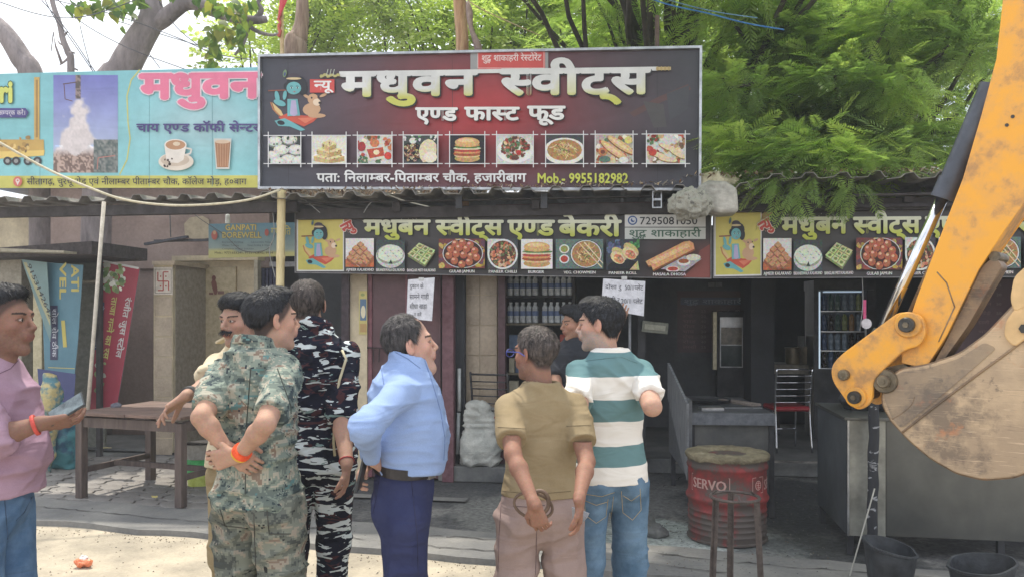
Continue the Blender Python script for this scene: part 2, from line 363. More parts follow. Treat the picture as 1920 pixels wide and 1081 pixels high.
# ---------------------------------------------------------------- smooth solids on a grid, surfaced with surface nets
class Field:
    def __init__(s, lo, hi, h):
        s.lo = np.array(lo, float); s.h = h; s.n = np.maximum(4, np.ceil((np.array(hi) - s.lo) / h).astype(int) + 1)
        s.ax = [s.lo[i] + h * np.arange(s.n[i]) for i in range(3)]; s.D = np.full(s.n, .5, dtype=np.float32)
    def win(s, lo, hi, pad):
        sl_ = []
        for i in range(3):
            a = int(np.floor((lo[i] - pad - s.lo[i]) / s.h)); b = int(np.ceil((hi[i] + pad - s.lo[i]) / s.h)) + 1
            sl_.append(slice(max(0, a), max(0, min(s.n[i], b))))
        X = s.ax[0][sl_[0]][:, None, None]; Y = s.ax[1][sl_[1]][None, :, None]; Z = s.ax[2][sl_[2]][None, None, :]
        return tuple(sl_), X, Y, Z
    def merge(s, sl_, d, k, mode='u'):
        a = s.D[sl_]
        if a.size == 0: return
        if mode == 'u':
            h = np.clip(.5 + .5 * (a - d) / k, 0, 1); s.D[sl_] = a * (1 - h) + d * h - k * h * (1 - h)
        elif mode == 's':
            h = np.clip(.5 - .5 * (a + d) / k, 0, 1); s.D[sl_] = a * (1 - h) + (-d) * h + k * h * (1 - h)
        elif mode == 'i':
            h = np.clip(.5 - .5 * (d - a) / k, 0, 1); s.D[sl_] = a * h + d * (1 - h) + k * h * (1 - h)
    def cone(s, a, b, r1, r2, k=.01, mode='u'):
        a = np.array(a, float); b = np.array(b, float); m = max(r1, r2)
        sl_, X, Y, Z = s.win(np.minimum(a, b) - m, np.maximum(a, b) + m, k * 2 + .02)
        ba = b - a; L2 = max(ba @ ba, 1e-9)
        t = np.clip(((X - a[0]) * ba[0] + (Y - a[1]) * ba[1] + (Z - a[2]) * ba[2]) / L2, 0, 1)
        d = np.sqrt((X - a[0] - t * ba[0]) ** 2 + (Y - a[1] - t * ba[1]) ** 2 + (Z - a[2] - t * ba[2]) ** 2) - (r1 + (r2 - r1) * t)
        s.merge(sl_, d, k, mode); return s
    def ell(s, c, r, k=.01, mode='u', M=None):
        c = np.array(c, float); r = np.array(r, float); m = r.max()
        sl_, X, Y, Z = s.win(c - m, c + m, k * 2 + .02)
        x, y, z = X - c[0], Y - c[1], Z - c[2]
        if M is not None:
            q = [M[0][i] * x + M[1][i] * y + M[2][i] * z for i in range(3)]; x, y, z = q
        k0 = np.sqrt((x / r[0]) ** 2 + (y / r[1]) ** 2 + (z / r[2]) ** 2) + 1e-9
        k1 = np.sqrt((x / r[0] ** 2) ** 2 + (y / r[1] ** 2) ** 2 + (z / r[2] ** 2) ** 2) + 1e-9
        s.merge(sl_, k0 * (k0 - 1) / k1, k, mode); return s
    def cut(s, p, n):                                   # keep the side the normal points away from
        n = np.array(n, float); n /= np.linalg.norm(n); X = s.ax[0][:, None, None]; Y = s.ax[1][None, :, None]; Z = s.ax[2][None, None, :]
        d = (X - p[0]) * n[0] + (Y - p[1]) * n[1] + (Z - p[2]) * n[2]; s.D = np.maximum(s.D, d.astype(np.float32)); return s
    def mesh(s):
        D = s.D.copy(); D[0], D[-1] = .5, .5; D[:, 0], D[:, -1] = .5, .5; D[:, :, 0], D[:, :, -1] = .5, .5
        nx, ny, nz_ = D.shape; I = D < 0
        c = I[:-1, :-1, :-1].astype(np.int8)
        tot = np.zeros((nx - 1, ny - 1, nz_ - 1), np.int8)
        for dx in (0, 1):
            for dy in (0, 1):
                for dz in (0, 1): tot += I[dx:nx - 1 + dx, dy:ny - 1 + dy, dz:nz_ - 1 + dz]
        act = np.argwhere((tot > 0) & (tot < 8)); idx = np.full(tot.shape, -1, np.int64); idx[act[:, 0], act[:, 1], act[:, 2]] = np.arange(len(act))
        P = np.zeros((len(act), 3)); cnt = np.zeros(len(act)); x, y, z = act.T
        cor = [(0, 0, 0), (1, 0, 0), (0, 1, 0), (1, 1, 0), (0, 0, 1), (1, 0, 1), (0, 1, 1), (1, 1, 1)]
        val = [D[x + a, y + b, z + c_] for a, b, c_ in cor]
        for i in range(8):
            for bit in (1, 2, 4):
                j = i | bit
                if j == i: continue
                a, b = val[i], val[j]; m = (a < 0) != (b < 0)
                t = np.where(m, a / np.where(m, a - b, 1), 0)[:, None]
                p = np.array(cor[i]) + t * (np.array(cor[j]) - np.array(cor[i])); P += p * m[:, None]; cnt += m
        P = (act + P / cnt[:, None]) * s.h + s.lo
        Fs = []
        for axn in range(3):
            o1, o2 = [(1, 2), (2, 0), (0, 1)][axn]
            sa = [slice(None)] * 3; sb = [slice(None)] * 3; sa[axn] = slice(0, -1); sb[axn] = slice(1, None)
            A, B = I[tuple(sa)], I[tuple(sb)]
            e = np.argwhere(A != B); ok = (e[:, o1] > 0) & (e[:, o2] > 0) & (e[:, o1] < D.shape[o1] - 1) & (e[:, o2] < D.shape[o2] - 1); e = e[ok]
            fl = A[e[:, 0], e[:, 1], e[:, 2]]
            def g(a, b):
                q = e.copy(); q[:, o1] -= a; q[:, o2] -= b; return idx[q[:, 0], q[:, 1], q[:, 2]]
            quad = np.stack([g(1, 1), g(0, 1), g(0, 0), g(1, 0)], 1); quad[~fl] = quad[~fl][:, ::-1]; Fs.append(quad)
        F = np.concatenate(Fs); F = F[(F >= 0).all(1)]
        return P, F
def vnormals(P, F):
    a = P[F[:, 2]] - P[F[:, 0]]; b = P[F[:, 3]] - P[F[:, 1]]; n = np.cross(a, b); N = np.zeros_like(P)
    for i in range(4): np.add.at(N, F[:, i], n)
    return N / (np.linalg.norm(N, axis=1, keepdims=True) + 1e-12)
def relax(P, F, it=1, lam=.5):
    for _ in range(it):
        Q = np.zeros_like(P); c = np.zeros(len(P))
        for i in range(4):
            a, b = F[:, i], F[:, (i + 1) % 4]
            np.add.at(Q, a, P[b]); np.add.at(c, a, 1); np.add.at(Q, b, P[a]); np.add.at(c, b, 1)
        P = P * (1 - lam) + lam * Q / np.maximum(c, 1)[:, None]
    return P
def sstep(x, a, b): t = np.clip((x - a) / (b - a), 0, 1); return t * t * (3 - 2 * t)
V3 = lambda v: np.array(v, float)
def rotm(yaw, pitch=0, roll=0): return np.array(Matrix.Rotation(R(yaw), 3, 'Z') @ Matrix.Rotation(R(pitch), 3, 'X') @ Matrix.Rotation(R(roll), 3, 'Y'))
def ridge(n): return 1 - np.abs(2 * n - 1)
def folds(P, N, amp=.006, seed=0, zf=16, kind='shirt', warp=.05):
    q = P + warp * (np.stack([vnoise(P, (5, 5, 5), seed + i * 3) for i in range(3)], 1) - .5)
    if kind == 'shirt':
        w1, w2, w3 = [sstep(vnoise(P, (3, 3, 3), seed + o_), .3, .7) for o_ in (1, 2, 4)]
        d = 1.5 * w1 * ridge(vnoise(q, (4, 4, zf * 1.1), seed)) ** 4 + 1.5 * w2 * ridge(vnoise(q @ rotm(0, 0, 35).T, (4, 4, 18), seed + 5)) ** 4 + 1.4 * w3 * ridge(vnoise(q @ rotm(0, 0, -40).T, (4, 4, 19), seed + 7)) ** 4 + .35 * vnoise(q, (30, 30, 30), seed)
    else: d = ridge(vnoise(q, (11, 11, 3), seed)) ** 3 * .9 + 1.1 * sstep(vnoise(P, (4, 4, 4), seed), .35, .7) * ridge(vnoise(q @ rotm(0, 0, 25).T, (5, 5, 15), seed + 3)) ** 4 + .25 * vnoise(q, (40, 40, 40), seed)
    return P + N * ((d - .55) * amp)[:, None]
# ---------------------------------------------------------------- ground, road, paving
def kerb_y(X): return 5.16 - .276 * X - .04 * max(0, X)
M_ROAD = noise_mat('pale_concrete_road', (142, 134, 120), (182, 171, 152), scale=2.4, rough=.9, bump=.5, bscale=60, stretch=(1, 1, 1), c3=(172, 160, 138), bdist=.006)
M_ROUGH = noise_mat('rough_gravelly_tarmac', (104, 96, 86), (142, 130, 112), scale=9, rough=.95, bump=1, bscale=120, bdist=.01)
M_SOIL = noise_mat('dusty_earth', (96, 88, 78), (130, 118, 100), scale=1.5, rough=.95, bump=.6, bscale=30)
M_SLAB = noise_mat('old_cement', (106, 106, 106), (136, 134, 130), scale=1.6, rough=.9, bump=.5, bscale=40, c3=(150, 148, 144), bdist=.006)
M_GRIME = noise_mat('grimy_cement', (66, 68, 72), (120, 120, 118), scale=1.1, rough=.75, bump=.5, bscale=34, c3=(150, 156, 154), p=(.36, .62), bdist=.006)
M_PAVER = noise_mat('cement_paver', (118, 114, 112), (140, 136, 132), scale=3, rough=.9, bump=.5, bscale=55, bdist=.004)
def sheet(name, poly, z, mat, sub=0, jitter=0, parent=None):
    o = put(name, [(x, y, z) for x, y in poly], [tuple(range(len(poly)))], mat, parent); return o
g = sheet('ground', [(-70, -30), (70, -30), (70, 90), (-70, 90)], -.10, M_SOIL); tag(g, kind='structure')
r = sheet('road', [(-60, -12), (60, -12), (60, 2.6), (12, 1.6), (3, kerb_y(3) + .1), (-14, kerb_y(-14) + .1), (-60, 12)], -.045, M_ROAD); tag(r, kind='structure')
# rough worn patch of the road at the lower left, an uneven low mound of gravelly tarmac
V = []; F = []; nx, ny = 60, 24
for j in range(ny + 1):
    for i in range(nx + 1):
        x = -4.6 + i * .075; y = 3.1 + j * .085
        hh = .010 + .008 * math.sin(x * 9 + y * 5) * math.sin(y * 13 - x * 4)
        edge = 4.95 - .28 * (x + 3) + .1 * math.sin(x * 5) + .06 * math.sin(x * 13) - y
        V.append((x, y, -.045 + max(-.02, min(hh, edge * .1)) if x < -1.2 else -.07))
for j in range(ny):
    for i in range(nx): a = j * (nx + 1) + i; F.append((a, a + 1, a + nx + 2, a + nx + 1))
o = put('rough_road_patch', V, F, M_ROUGH, smooth=True); tag(o, kind='structure')
# raised pavement: apron band of cement along the kerb, then pavers to the left, grimy cement to the right
ap = []; N = 70
X0, X1 = -9.0, 6.5
for i in range(N + 1):
    x = X0 + (X1 - X0) * i / N; ap.append((x, kerb_y(x) + .02 * math.sin(x * 7) + .015 * math.sin(x * 23) + .012 * random.uniform(-1, 1)))
V = []; F = []
for (x, y) in ap: V += [(x, y - .006, -.09), (x, y, -.004), (x, y + .03, .0), (x, y + .62, .002), (x, y + .66, -.03)]
for i in range(N):
    for k in range(4): a = i * 5 + k; F.append((a, a + 5, a + 6, a + 1))
F = [f[::-1] for f in F]
o = put('kerb_apron', V, F, M_SLAB); tag(o, kind='structure')
pv = thing('pavement', None, None); pv['kind'] = 'structure'; del_ = None
sheet('bedding', [(-9, kerb_y(-9) + .5), (-1.5, kerb_y(-1.5) + .5), (-1.5, 9.9), (-9, 12)], -.022, M_GRIME, parent=pv)
def paver_mesh(seed):
    rr = random.Random(seed); L, Wd, am = .245, .20, .022; e = .006
    def side(x0, y0, x1, y1, s):
        P = []
        for k in range(5):
            t = k / 5; q = am * s * (0, 1, 0, -1, 0)[k] * (1 if k else 0); P.append((x0 + (x1 - x0) * t + (q if x0 == x1 else 0), y0 + (y1 - y0) * t + (q if y0 == y1 else 0)))
        return P
    a, b = L / 2 - e, Wd / 2 - e
    P = side(-a, -b, a, -b, 1) + side(a, -b, a, b, 1)
    top = side(-a, b, a, b, 1) + [(a, b)]; lf = side(-a, -b, -a, b, 1) + [(-a, b)]
    P += [(a, b)] + top[-2:0:-1] + [(-a, b)] + lf[-2:0:-1]
    n = len(P); V = [(x, y, -.03) for x, y in P] + [(x, y, -.004) for x, y in P] + [(x * .965, y * .965, 0.0) for x, y in P]
    F = [(i, (i + 1) % n, (i + 1) % n + n, i + n) for i in range(n)] + [(i + n, (i + 1) % n + n, (i + 1) % n + 2 * n, i + 2 * n) for i in range(n)] + [tuple(range(2 * n, 3 * n))]
    return mkmesh('paver', V, F, M_PAVER)
pm = [paver_mesh(i) for i in range(2)]; ka = math.atan(-.276); cnt = 0
e1 = Vector((math.cos(ka), math.sin(ka), 0)); e2 = Vector((-math.sin(ka), math.cos(ka), 0)); o0 = Vector((-.5, kerb_y(-.5) + .74, 0))
for j in range(0, 13):
    for i in range(0, 24):
        p = o0 - e1 * (i * .247 + (.1235 if j % 2 else 0)) + e2 * (j * .202)
        px = CX + FPX * p.x / p.y
        if p.y > 9 or px < 30 or px > 640 or cnt >= 296: continue
        o = link('paver', pm[0], pv); o.location = (p.x, p.y, random.uniform(-.004, .004) - (.012 if random.random() < .05 else 0)); o.rotation_euler = (random.uniform(-.012, .012), random.uniform(-.012, .012), ka + random.uniform(-.01, .01)); cnt += 1
def gp(px, py): d = CAMH * FPX / (py - HY); return W(px, py, d)
def floor_mat():
    m, nt, b = newmat('stained_cement_floor'); L = nt.links; tc = nt.nodes.new('ShaderNodeTexCoord')
    def nz(sc, det=7.0, rough=.62, off=0, st=(1, 1, 1)):
        mp = nt.nodes.new('ShaderNodeMapping'); mp.inputs['Location'].default_value = (off, off, 0); mp.inputs['Scale'].default_value = st; L.new(tc.outputs['Object'], mp.inputs[0]); n = nnode(nt, 'ShaderNodeTexNoise', Scale=float(sc), Detail=det, Roughness=rough); L.new(mp.outputs[0], n.inputs['Vector']); return n.outputs['Fac']
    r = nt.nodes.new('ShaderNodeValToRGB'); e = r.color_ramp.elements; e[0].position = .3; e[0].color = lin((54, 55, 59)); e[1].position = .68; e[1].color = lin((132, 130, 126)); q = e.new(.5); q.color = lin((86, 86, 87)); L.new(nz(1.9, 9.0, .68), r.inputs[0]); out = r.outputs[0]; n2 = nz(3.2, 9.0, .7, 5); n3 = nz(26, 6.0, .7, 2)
    def mx(fac, col):
        nonlocal out
        q = nt.nodes.new('ShaderNodeMix'); q.data_type = 'RGBA'; L.new(fac, q.inputs[0]); L.new(out, q.inputs[6]); q.inputs[7].default_value = lin(col); out = q.outputs[2]
    def mth(op, a, b_):
        t = nt.nodes.new('ShaderNodeMath'); t.operation = op; t.use_clamp = op == 'MULTIPLY'
        for i, v in enumerate((a, b_)):
            if isinstance(v, (int, float)): t.inputs[i].default_value = v
            else: L.new(v, t.inputs[i])
        return t.outputs[0]
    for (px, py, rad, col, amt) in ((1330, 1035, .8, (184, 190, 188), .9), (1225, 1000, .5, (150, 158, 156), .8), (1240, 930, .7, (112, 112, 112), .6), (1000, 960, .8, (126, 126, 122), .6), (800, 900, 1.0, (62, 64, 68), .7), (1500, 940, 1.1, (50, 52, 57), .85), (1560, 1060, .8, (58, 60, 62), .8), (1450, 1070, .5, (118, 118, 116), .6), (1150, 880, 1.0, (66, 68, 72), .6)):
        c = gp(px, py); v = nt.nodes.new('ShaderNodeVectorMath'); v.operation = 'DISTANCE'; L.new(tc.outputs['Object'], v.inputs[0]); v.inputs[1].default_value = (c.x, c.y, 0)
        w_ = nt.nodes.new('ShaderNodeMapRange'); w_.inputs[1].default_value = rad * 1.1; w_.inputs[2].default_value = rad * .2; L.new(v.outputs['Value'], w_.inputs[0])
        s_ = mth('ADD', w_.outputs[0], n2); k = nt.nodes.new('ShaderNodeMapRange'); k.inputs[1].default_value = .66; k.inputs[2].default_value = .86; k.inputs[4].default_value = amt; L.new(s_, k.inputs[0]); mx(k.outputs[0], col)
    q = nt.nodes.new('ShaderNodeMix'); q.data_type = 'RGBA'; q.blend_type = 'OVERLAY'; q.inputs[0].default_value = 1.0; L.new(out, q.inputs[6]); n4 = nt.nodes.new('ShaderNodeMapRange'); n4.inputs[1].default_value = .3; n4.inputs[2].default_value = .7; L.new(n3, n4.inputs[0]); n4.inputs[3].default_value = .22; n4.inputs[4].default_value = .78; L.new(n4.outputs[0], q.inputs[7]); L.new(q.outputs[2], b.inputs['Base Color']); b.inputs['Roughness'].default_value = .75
    bp = nt.nodes.new('ShaderNodeBump'); bp.inputs['Strength'].default_value = .7; bp.inputs['Distance'].default_value = .012; L.new(n3, bp.inputs['Height']); L.new(bp.outputs[0], b.inputs['Normal']); return m
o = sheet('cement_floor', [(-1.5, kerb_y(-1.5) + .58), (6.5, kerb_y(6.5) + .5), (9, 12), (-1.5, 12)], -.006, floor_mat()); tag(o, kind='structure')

# cracks in the cement band and broken crumbs of the kerb
M_CRACK = plain('crack_shadow', (44, 42, 42), .95)
def crack(pts, w_, z, seed):
    rr = random.Random(seed); P = [Vector(p) for p in pts]; V = []; F = []; n = 0
    for a, b in zip(P[:-1], P[1:]):
        k = max(3, int((b - a).length / .06))
        for i in range(k): t = i / k; q = a.lerp(b, t) + Vector((rr.uniform(-.008, .008), rr.uniform(-.022, .022), 0)); h = w_ * rr.uniform(.2, 1.2); V += [(q.x, q.y - h, z), (q.x + rr.uniform(-.01, .01), q.y + h, z)]; n += 1
    F = [(2 * i, 2 * i + 2, 2 * i + 3, 2 * i + 1) for i in range(n - 1)]; o = put('crack', V, F, M_CRACK); tag(o, kind='structure')
for i, (x0, x1, off) in enumerate(((-5.5, -1.3, .30), (-1.4, 1.4, .16), (-.9, 3.2, .42))): crack([(x, kerb_y(x) + off + .03 * math.sin(x * 3), 0) for x in np.linspace(x0, x1, 12)], .006, .0065, i)
crack([gp(700, 1000), gp(800, 940), gp(860, 925)], .005, .0005, 7); crack([gp(1100, 1010), gp(1200, 990), gp(1290, 1000)], .006, .0005, 8); crack([gp(1180, 930), gp(1260, 905), gp(1300, 880)], .005, .0005, 9)
V = []; F = []; C = []; rr = random.Random(31)
for i in range(1500):                                    # grit along the kerb and on the road
    x = rr.uniform(-4.8, 1.6); y = kerb_y(x) - .02 - abs(rr.gauss(0, .12)) if i % 2 else rr.uniform(3.0, kerb_y(x) - .05); s = rr.uniform(.002, .008); a = rr.uniform(0, 3); z = -.045; n = len(V)
    for k in range(3): V.append((x + s * math.cos(a + k * 2.1), y + s * math.sin(a + k * 2.1), z))
    V.append((x, y, z + s)); F += [(n, n + 1, n + 3), (n + 1, n + 2, n + 3), (n + 2, n, n + 3)]; C += [lin(rr.choice([(120, 108, 92), (150, 140, 124), (90, 82, 74), (176, 164, 144)]))] * 4
tag(put('grit', V, F, vcol_mat('grit', .95), cols=C), kind='stuff')
# ---------------------------------------------------------------- sign boards
PB = FPL(0.0); PS = FPL(.22)
def board_frame(parent, pl, quad, wd, depth, mat, back=.03, name='frame'):
    """four bars round the board, butt-jointed, standing proud of it"""
    tl, tr, br, bl = [pl.at(x, y) for x, y in quad]; n = pl.n; m = MB(); u = (tr - tl).normalized(); off = n * (back / 2)
    up = Vector((0, 0, 1))
    m.bar(tl + off - u * wd + up * wd / 2, tr + off + u * wd + up * wd / 2, depth, wd); m.bar(bl + off - u * wd - up * wd / 2, br + off + u * wd - up * wd / 2, depth, wd)
    m.bar(tl + off - u * wd / 2, bl + off - u * wd / 2, wd, depth, n); m.bar(tr + off + u * wd / 2, br + off + u * wd / 2, wd, depth, n)
    return m.build(name, mat, parent)
def panel(parent, pl, quad, th, mat, name='panel'):
    P = [pl.at(x, y, -.002) for x, y in quad]; return MB().prism(P, -pl.n * th).build(name, mat, parent)
def frameimg(pr, x0, y0, x1, y1, k=18):
    c = (226, 226, 230)
    pr.line([(x0 - 9, y0), (x1 + 9, y0)], 1.6, c); pr.line([(x0 - 9, y1), (x1 + 9, y1)], 1.6, c, up=False); pr.n += 1
    pr.line([(x0, y0 - 7), (x0, y1 + 7)], 1.6, c); pr.line([(x1, y0 - 7), (x1, y1 + 7)], 1.6, c, up=False)
def blobs(pr, x0, y0, x1, y1, cols, n, r, seed=0, el=(cx, cy, rx, ry) if False else None, asp=.6, nn=7, wob=.25):
    rr = random.Random(seed)
    for i in range(n):
        for _ in range(20):
            x, y = rr.uniform(x0, x1), rr.uniform(y0, y1)
            if el is None or ((x - el[0]) / el[2]) ** 2 + ((y - el[1]) / el[3]) ** 2 < 1: break
        q = r * rr.uniform(.6, 1.3); c = cols[rr.randrange(len(cols))]; k = rr.uniform(.85, 1.12)
        pr.disc(x, y, q, q * rr.uniform(asp, 1), tuple(v * k for v in c), nn, rr.uniform(0, 3), up=(i % 6 == 0), wob=wob)
def clip_rect(pr, x0, y0, x1, y1):                       # keep a picture inside its own rectangle
    a = pr.pl.at(x0, y0); b = pr.pl.at(x1, y1); o = Vector((0, 0, CAMH))
    for i, v in enumerate(pr.V):
        r = v - o; px = CX + FPX * r.x / r.y; py = HY - FPX * r.z / r.y; qx, qy = min(max(px, x0), x1), min(max(py, y0), y1)
        if qx != px or qy != py:
            q = Vector(((qx - CX) / FPX, 1, (HY - qy) / FPX)); t = (v - o).dot(pr.pl.n) / q.dot(pr.pl.n); pr.V[i] = o + q * t
def food(pr, kind, x0, y0, x1, y1, seed=0):
    cx, cy, w_, h_ = (x0 + x1) / 2, (y0 + y1) / 2, x1 - x0, y1 - y0; R_ = lambda fx, fy: (x0 + fx * w_, y0 + fy * h_)
    def bg(c, c2=None): pr.rect(x0, y0, x1, y1, (lambda x, y: tuple(a + (b - a) * (y - y0) / h_ for a, b in zip(c, c2))) if c2 else c)
    if kind == 'idli':
        bg((60, 66, 66))
        for fx, fy in ((.2, .2), (.65, .12), (.85, .5), (.4, .5), (.12, .72), (.62, .85), (.95, .9), (.3, .95)):
            x, y = R_(fx, fy); pr.disc(x, y + 2, w_ * .25, h_ * .2, (120, 128, 124), 14); pr.disc(x, y, w_ * .24, h_ * .18, (206, 208, 200), 14); pr.disc(x - 1, y - 2, w_ * .16, h_ * .1, (222, 222, 214), 12)
        blobs(pr, x0, y0, x1, y1, [(70, 90, 70), (96, 104, 96)], 14, 2, seed)
    elif kind == 'cake':
        bg((222, 218, 206)); pr.disc(cx, cy + h_ * .28, w_ * .5, h_ * .2, (238, 236, 230), 20)
        for fx, fy, s in ((.5, .74, .9), (.5, .5, .72), (.5, .28, .42)):
            x, y = R_(fx, fy); ww, hh = w_ * s / 2, h_ * .14
            pr.poly([(x - ww, y), (x, y + hh * .9), (x, y + hh * .9 + 8), (x - ww, y + 9)][::-1], (206, 176, 118)); pr.poly([(x, y + hh * .9), (x + ww, y), (x + ww, y + 9), (x, y + hh * .9 + 8)][::-1], (184, 150, 96))
            pr.poly([(x - ww, y), (x, y - hh), (x + ww, y), (x, y + hh * .9)][::-1], (228, 206, 152))
            blobs(pr, x - ww, y - 2, x + ww, y + 6, [(150, 124, 70), (216, 196, 140)], 12, 1.8, seed + int(s * 9))
    elif kind in ('thali', 'rice', 'mix', 'wrap'):
        pal = dict(thali=[(178, 64, 48), (206, 196, 176), (86, 120, 84), (206, 118, 74)], rice=[(142, 92, 66), (196, 160, 120), (112, 72, 58), (216, 196, 160)], mix=[(150, 62, 52), (190, 96, 62), (100, 62, 54), (210, 180, 150), (84, 120, 76)], wrap=[(206, 160, 112), (222, 200, 166), (180, 74, 60), (220, 212, 200), (130, 96, 70)])[kind]
        bg((206, 206, 202) if kind != 'rice' else (70, 78, 78))
        if kind == 'thali':
            blobs(pr, x0, y0, x1, y1, pal, 60, 5, seed); x, y = R_(.55, .55); pr.poly([R_(.2, .3), R_(.75, .2), R_(.88, .8), R_(.3, .92)][::-1], (214, 206, 194)); pr.poly([R_(.27, .5), R_(.74, .42), R_(.78, .72), R_(.36, .82)][::-1], (196, 72, 52)); x, y = R_(.55, .6); pr.disc(x, y, 6, 5, (236, 214, 170), 8); x, y = R_(.5, .28); pr.disc(x, y, 9, 8, (206, 120, 76), 10); x, y = R_(.12, .4); pr.disc(x, y, 8, 9, (172, 48, 52), 12); x, y = R_(.88, .72); pr.disc(x, y, 7, 7, (210, 60, 48), 10); blobs(pr, x0, y0 + h_ * .7, x0 + w_ * .3, y1, [(70, 110, 76), (90, 130, 90)], 14, 3, seed + 1)
        elif kind == 'rice':
            x, y = R_(.25, .6); pr.disc(x, y, w_ * .3, h_ * .36, (40, 42, 48), 18); blobs(pr, x - 14, y - 15, x + 14, y + 15, pal, 110, 2, seed, el=(x, y, w_ * .26, h_ * .31)); x, y = R_(.72, .55); pr.disc(x, y, w_ * .26, h_ * .42, (222, 206, 170), 12, wob=.15); pr.disc(x + 4, y + 12, w_ * .2, h_ * .2, (234, 224, 200), 10); x, y = R_(.28, .2); pr.disc(x, y, 7, 6, (220, 218, 210), 10); blobs(pr, x0, y0, x1, y0 + 10, [(96, 140, 90), (220, 220, 214)], 16, 3, seed + 2)
        elif kind == 'mix':
            pr.disc(cx, cy + 2, w_ * .5, h_ * .44, (232, 230, 226), 20); blobs(pr, x0 + 8, y0 + 4, x1 - 8, y1 - 6, pal, 130, 3.6, seed, el=(cx, cy - 2, w_ * .38, h_ * .36)); x, y = R_(.6, .62); pr.disc(x, y, 5, 5, (206, 52, 46), 8); blobs(pr, cx - 6, cy - 12, cx + 8, cy - 2, [(86, 130, 80)], 9, 2.6, seed)
        else:
            blobs(pr, x0, y0, x1, y1, pal + [(226, 222, 214)], 50, 6, seed)
            for fx, fy, r_ in ((.3, .7, -.3), (.55, .45, -.4), (.8, .66, -.5), (.55, .85, -.15)): x, y = R_(fx, fy); pr.disc(x, y + 1, w_ * .26, h_ * .1, (150, 106, 74), 12, -r_); pr.disc(x, y, w_ * .25, h_ * .085, (226, 202, 160), 12, -r_)
            x, y = R_(.16, .62); pr.disc(x, y, 8, 7, (206, 64, 50), 9); blobs(pr, x0, y0, x0 + w_ * .3, y0 + h_ * .3, [(90, 120, 80), (170, 60, 54)], 12, 4, seed + 2)
    elif kind in ('burger', 'burgerw'):
        bg((44, 42, 48) if kind == 'burger' else (226, 224, 220)); q = .78 if kind == 'burger' else .92
        L = lambda fy, hw, hh, c, wob=0: pr.disc(cx, y0 + fy * h_, w_ * hw * q, h_ * hh, c, 22, wob=wob)
        L(.82, .46, .13, (196, 150, 92)); L(.72, .47, .08, (222, 186, 130)); L(.66, .5, .09, (170, 84, 50), .06); L(.6, .5, .06, (216, 150, 86), .08); L(.54, .49, .06, (186, 64, 56), .08); L(.47, .5, .055, (216, 206, 170), .08); L(.42, .51, .05, (86, 128, 62), .14); L(.36, .46, .06, (206, 150, 90))
        L(.26, .45, .17, (222, 172, 106)); pr.disc(cx - 2, y0 + .2 * h_, w_ * .3 * q, h_ * .07, (236, 198, 140), 16)
    elif kind in ('noodle', 'chow'):
        if kind == 'noodle': bg((66, 70, 74)); pr.disc(cx, cy + 4, w_ * .56, h_ * .46, (226, 222, 214), 22); ex, ey, ea, eb = cx, cy + 2, w_ * .46, h_ * .37
        else:
            bg((96, 120, 112)); ex, ey, ea, eb = x0 + w_ * .64, cy, w_ * .3, h_ * .44; pr.disc(ex, ey, w_ * .34, h_ * .49, (52, 58, 72), 24); pr.disc(ex, ey, w_ * .325, h_ * .465, (216, 220, 220), 24); pr.disc(ex, ey, w_ * .3, h_ * .43, (70, 66, 60), 24)
            for fy, c in ((.33, (150, 150, 70)), (.67, (196, 62, 48))): x, y = R_(.18, fy); pr.disc(x, y, 9.5, 8.5, (216, 220, 216), 14); pr.disc(x, y, 7, 6.4, c, 12)
        pr.disc(ex, ey, ea, eb, (178, 130, 76), 20); rr = random.Random(seed)
        for i in range(46):
            t = rr.uniform(0, 6.28); q = rr.uniform(0, .72); x, y = ex + ea * q * math.cos(t), ey + eb * q * math.sin(t); a = rr.uniform(0, 3.1); l = ea * .25; bn = rr.uniform(-.5, .5)
            pr.line([(x + l * math.cos(a + bn * s) * s, y + l * .8 * math.sin(a + bn * s) * s) for s in (-1, -.4, .3, 1)], 1.6, rr.choice([(222, 186, 124), (206, 164, 100), (232, 204, 150), (120, 92, 60), (110, 140, 70)]), up=(i % 6 == 0))
        if kind == 'chow':
            pr.line([R_(.5, .15), R_(.97, .95)], 2.2, (226, 196, 156)); pr.line([R_(.6, .1), R_(1.0, .82)], 2.2, (236, 210, 170))
    elif kind == 'roll':
        bg((186, 176, 160)); blobs(pr, x0, y0, x1, y1, [(206, 180, 140), (92, 120, 96), (180, 88, 62), (230, 222, 206)], 40, 5, seed)
        for fx, fy, r_ in ((.5, .55, .62), (.68, .36, .58)): x, y = R_(fx, fy); pr.disc(x, y + 2, w_ * .44, h_ * .14, (140, 92, 58), 16, r_); pr.disc(x, y, w_ * .43, h_ * .125, (222, 180, 124), 16, r_); pr.disc(x - 3, y - 2, w_ * .3, h_ * .06, (236, 204, 156), 12, r_)
        x, y = R_(.2, .6); pr.disc(x, y, 9, 8, (196, 120, 74), 12); pr.disc(x, y, 4.5, 4, (120, 66, 50), 9); x, y = R_(.25, .85); pr.disc(x, y, 11, 6, (86, 120, 104), 12); x, y = R_(.75, .88); pr.disc(x, y, 9, 6, (226, 226, 220), 12); x, y = R_(.88, .2); pr.disc(x, y, 8, 7, (226, 200, 110), 10)
    elif kind == 'kalakand':
        bg((226, 222, 222)); pr.poly([R_(0, .72), R_(.5, 1), R_(1, .62), R_(1, 1), R_(0, 1)][::-1], (206, 110, 66)); pr.poly([R_(.02, .7), R_(.45, .95), R_(.98, .62), R_(.6, .4)][::-1], (232, 216, 196))
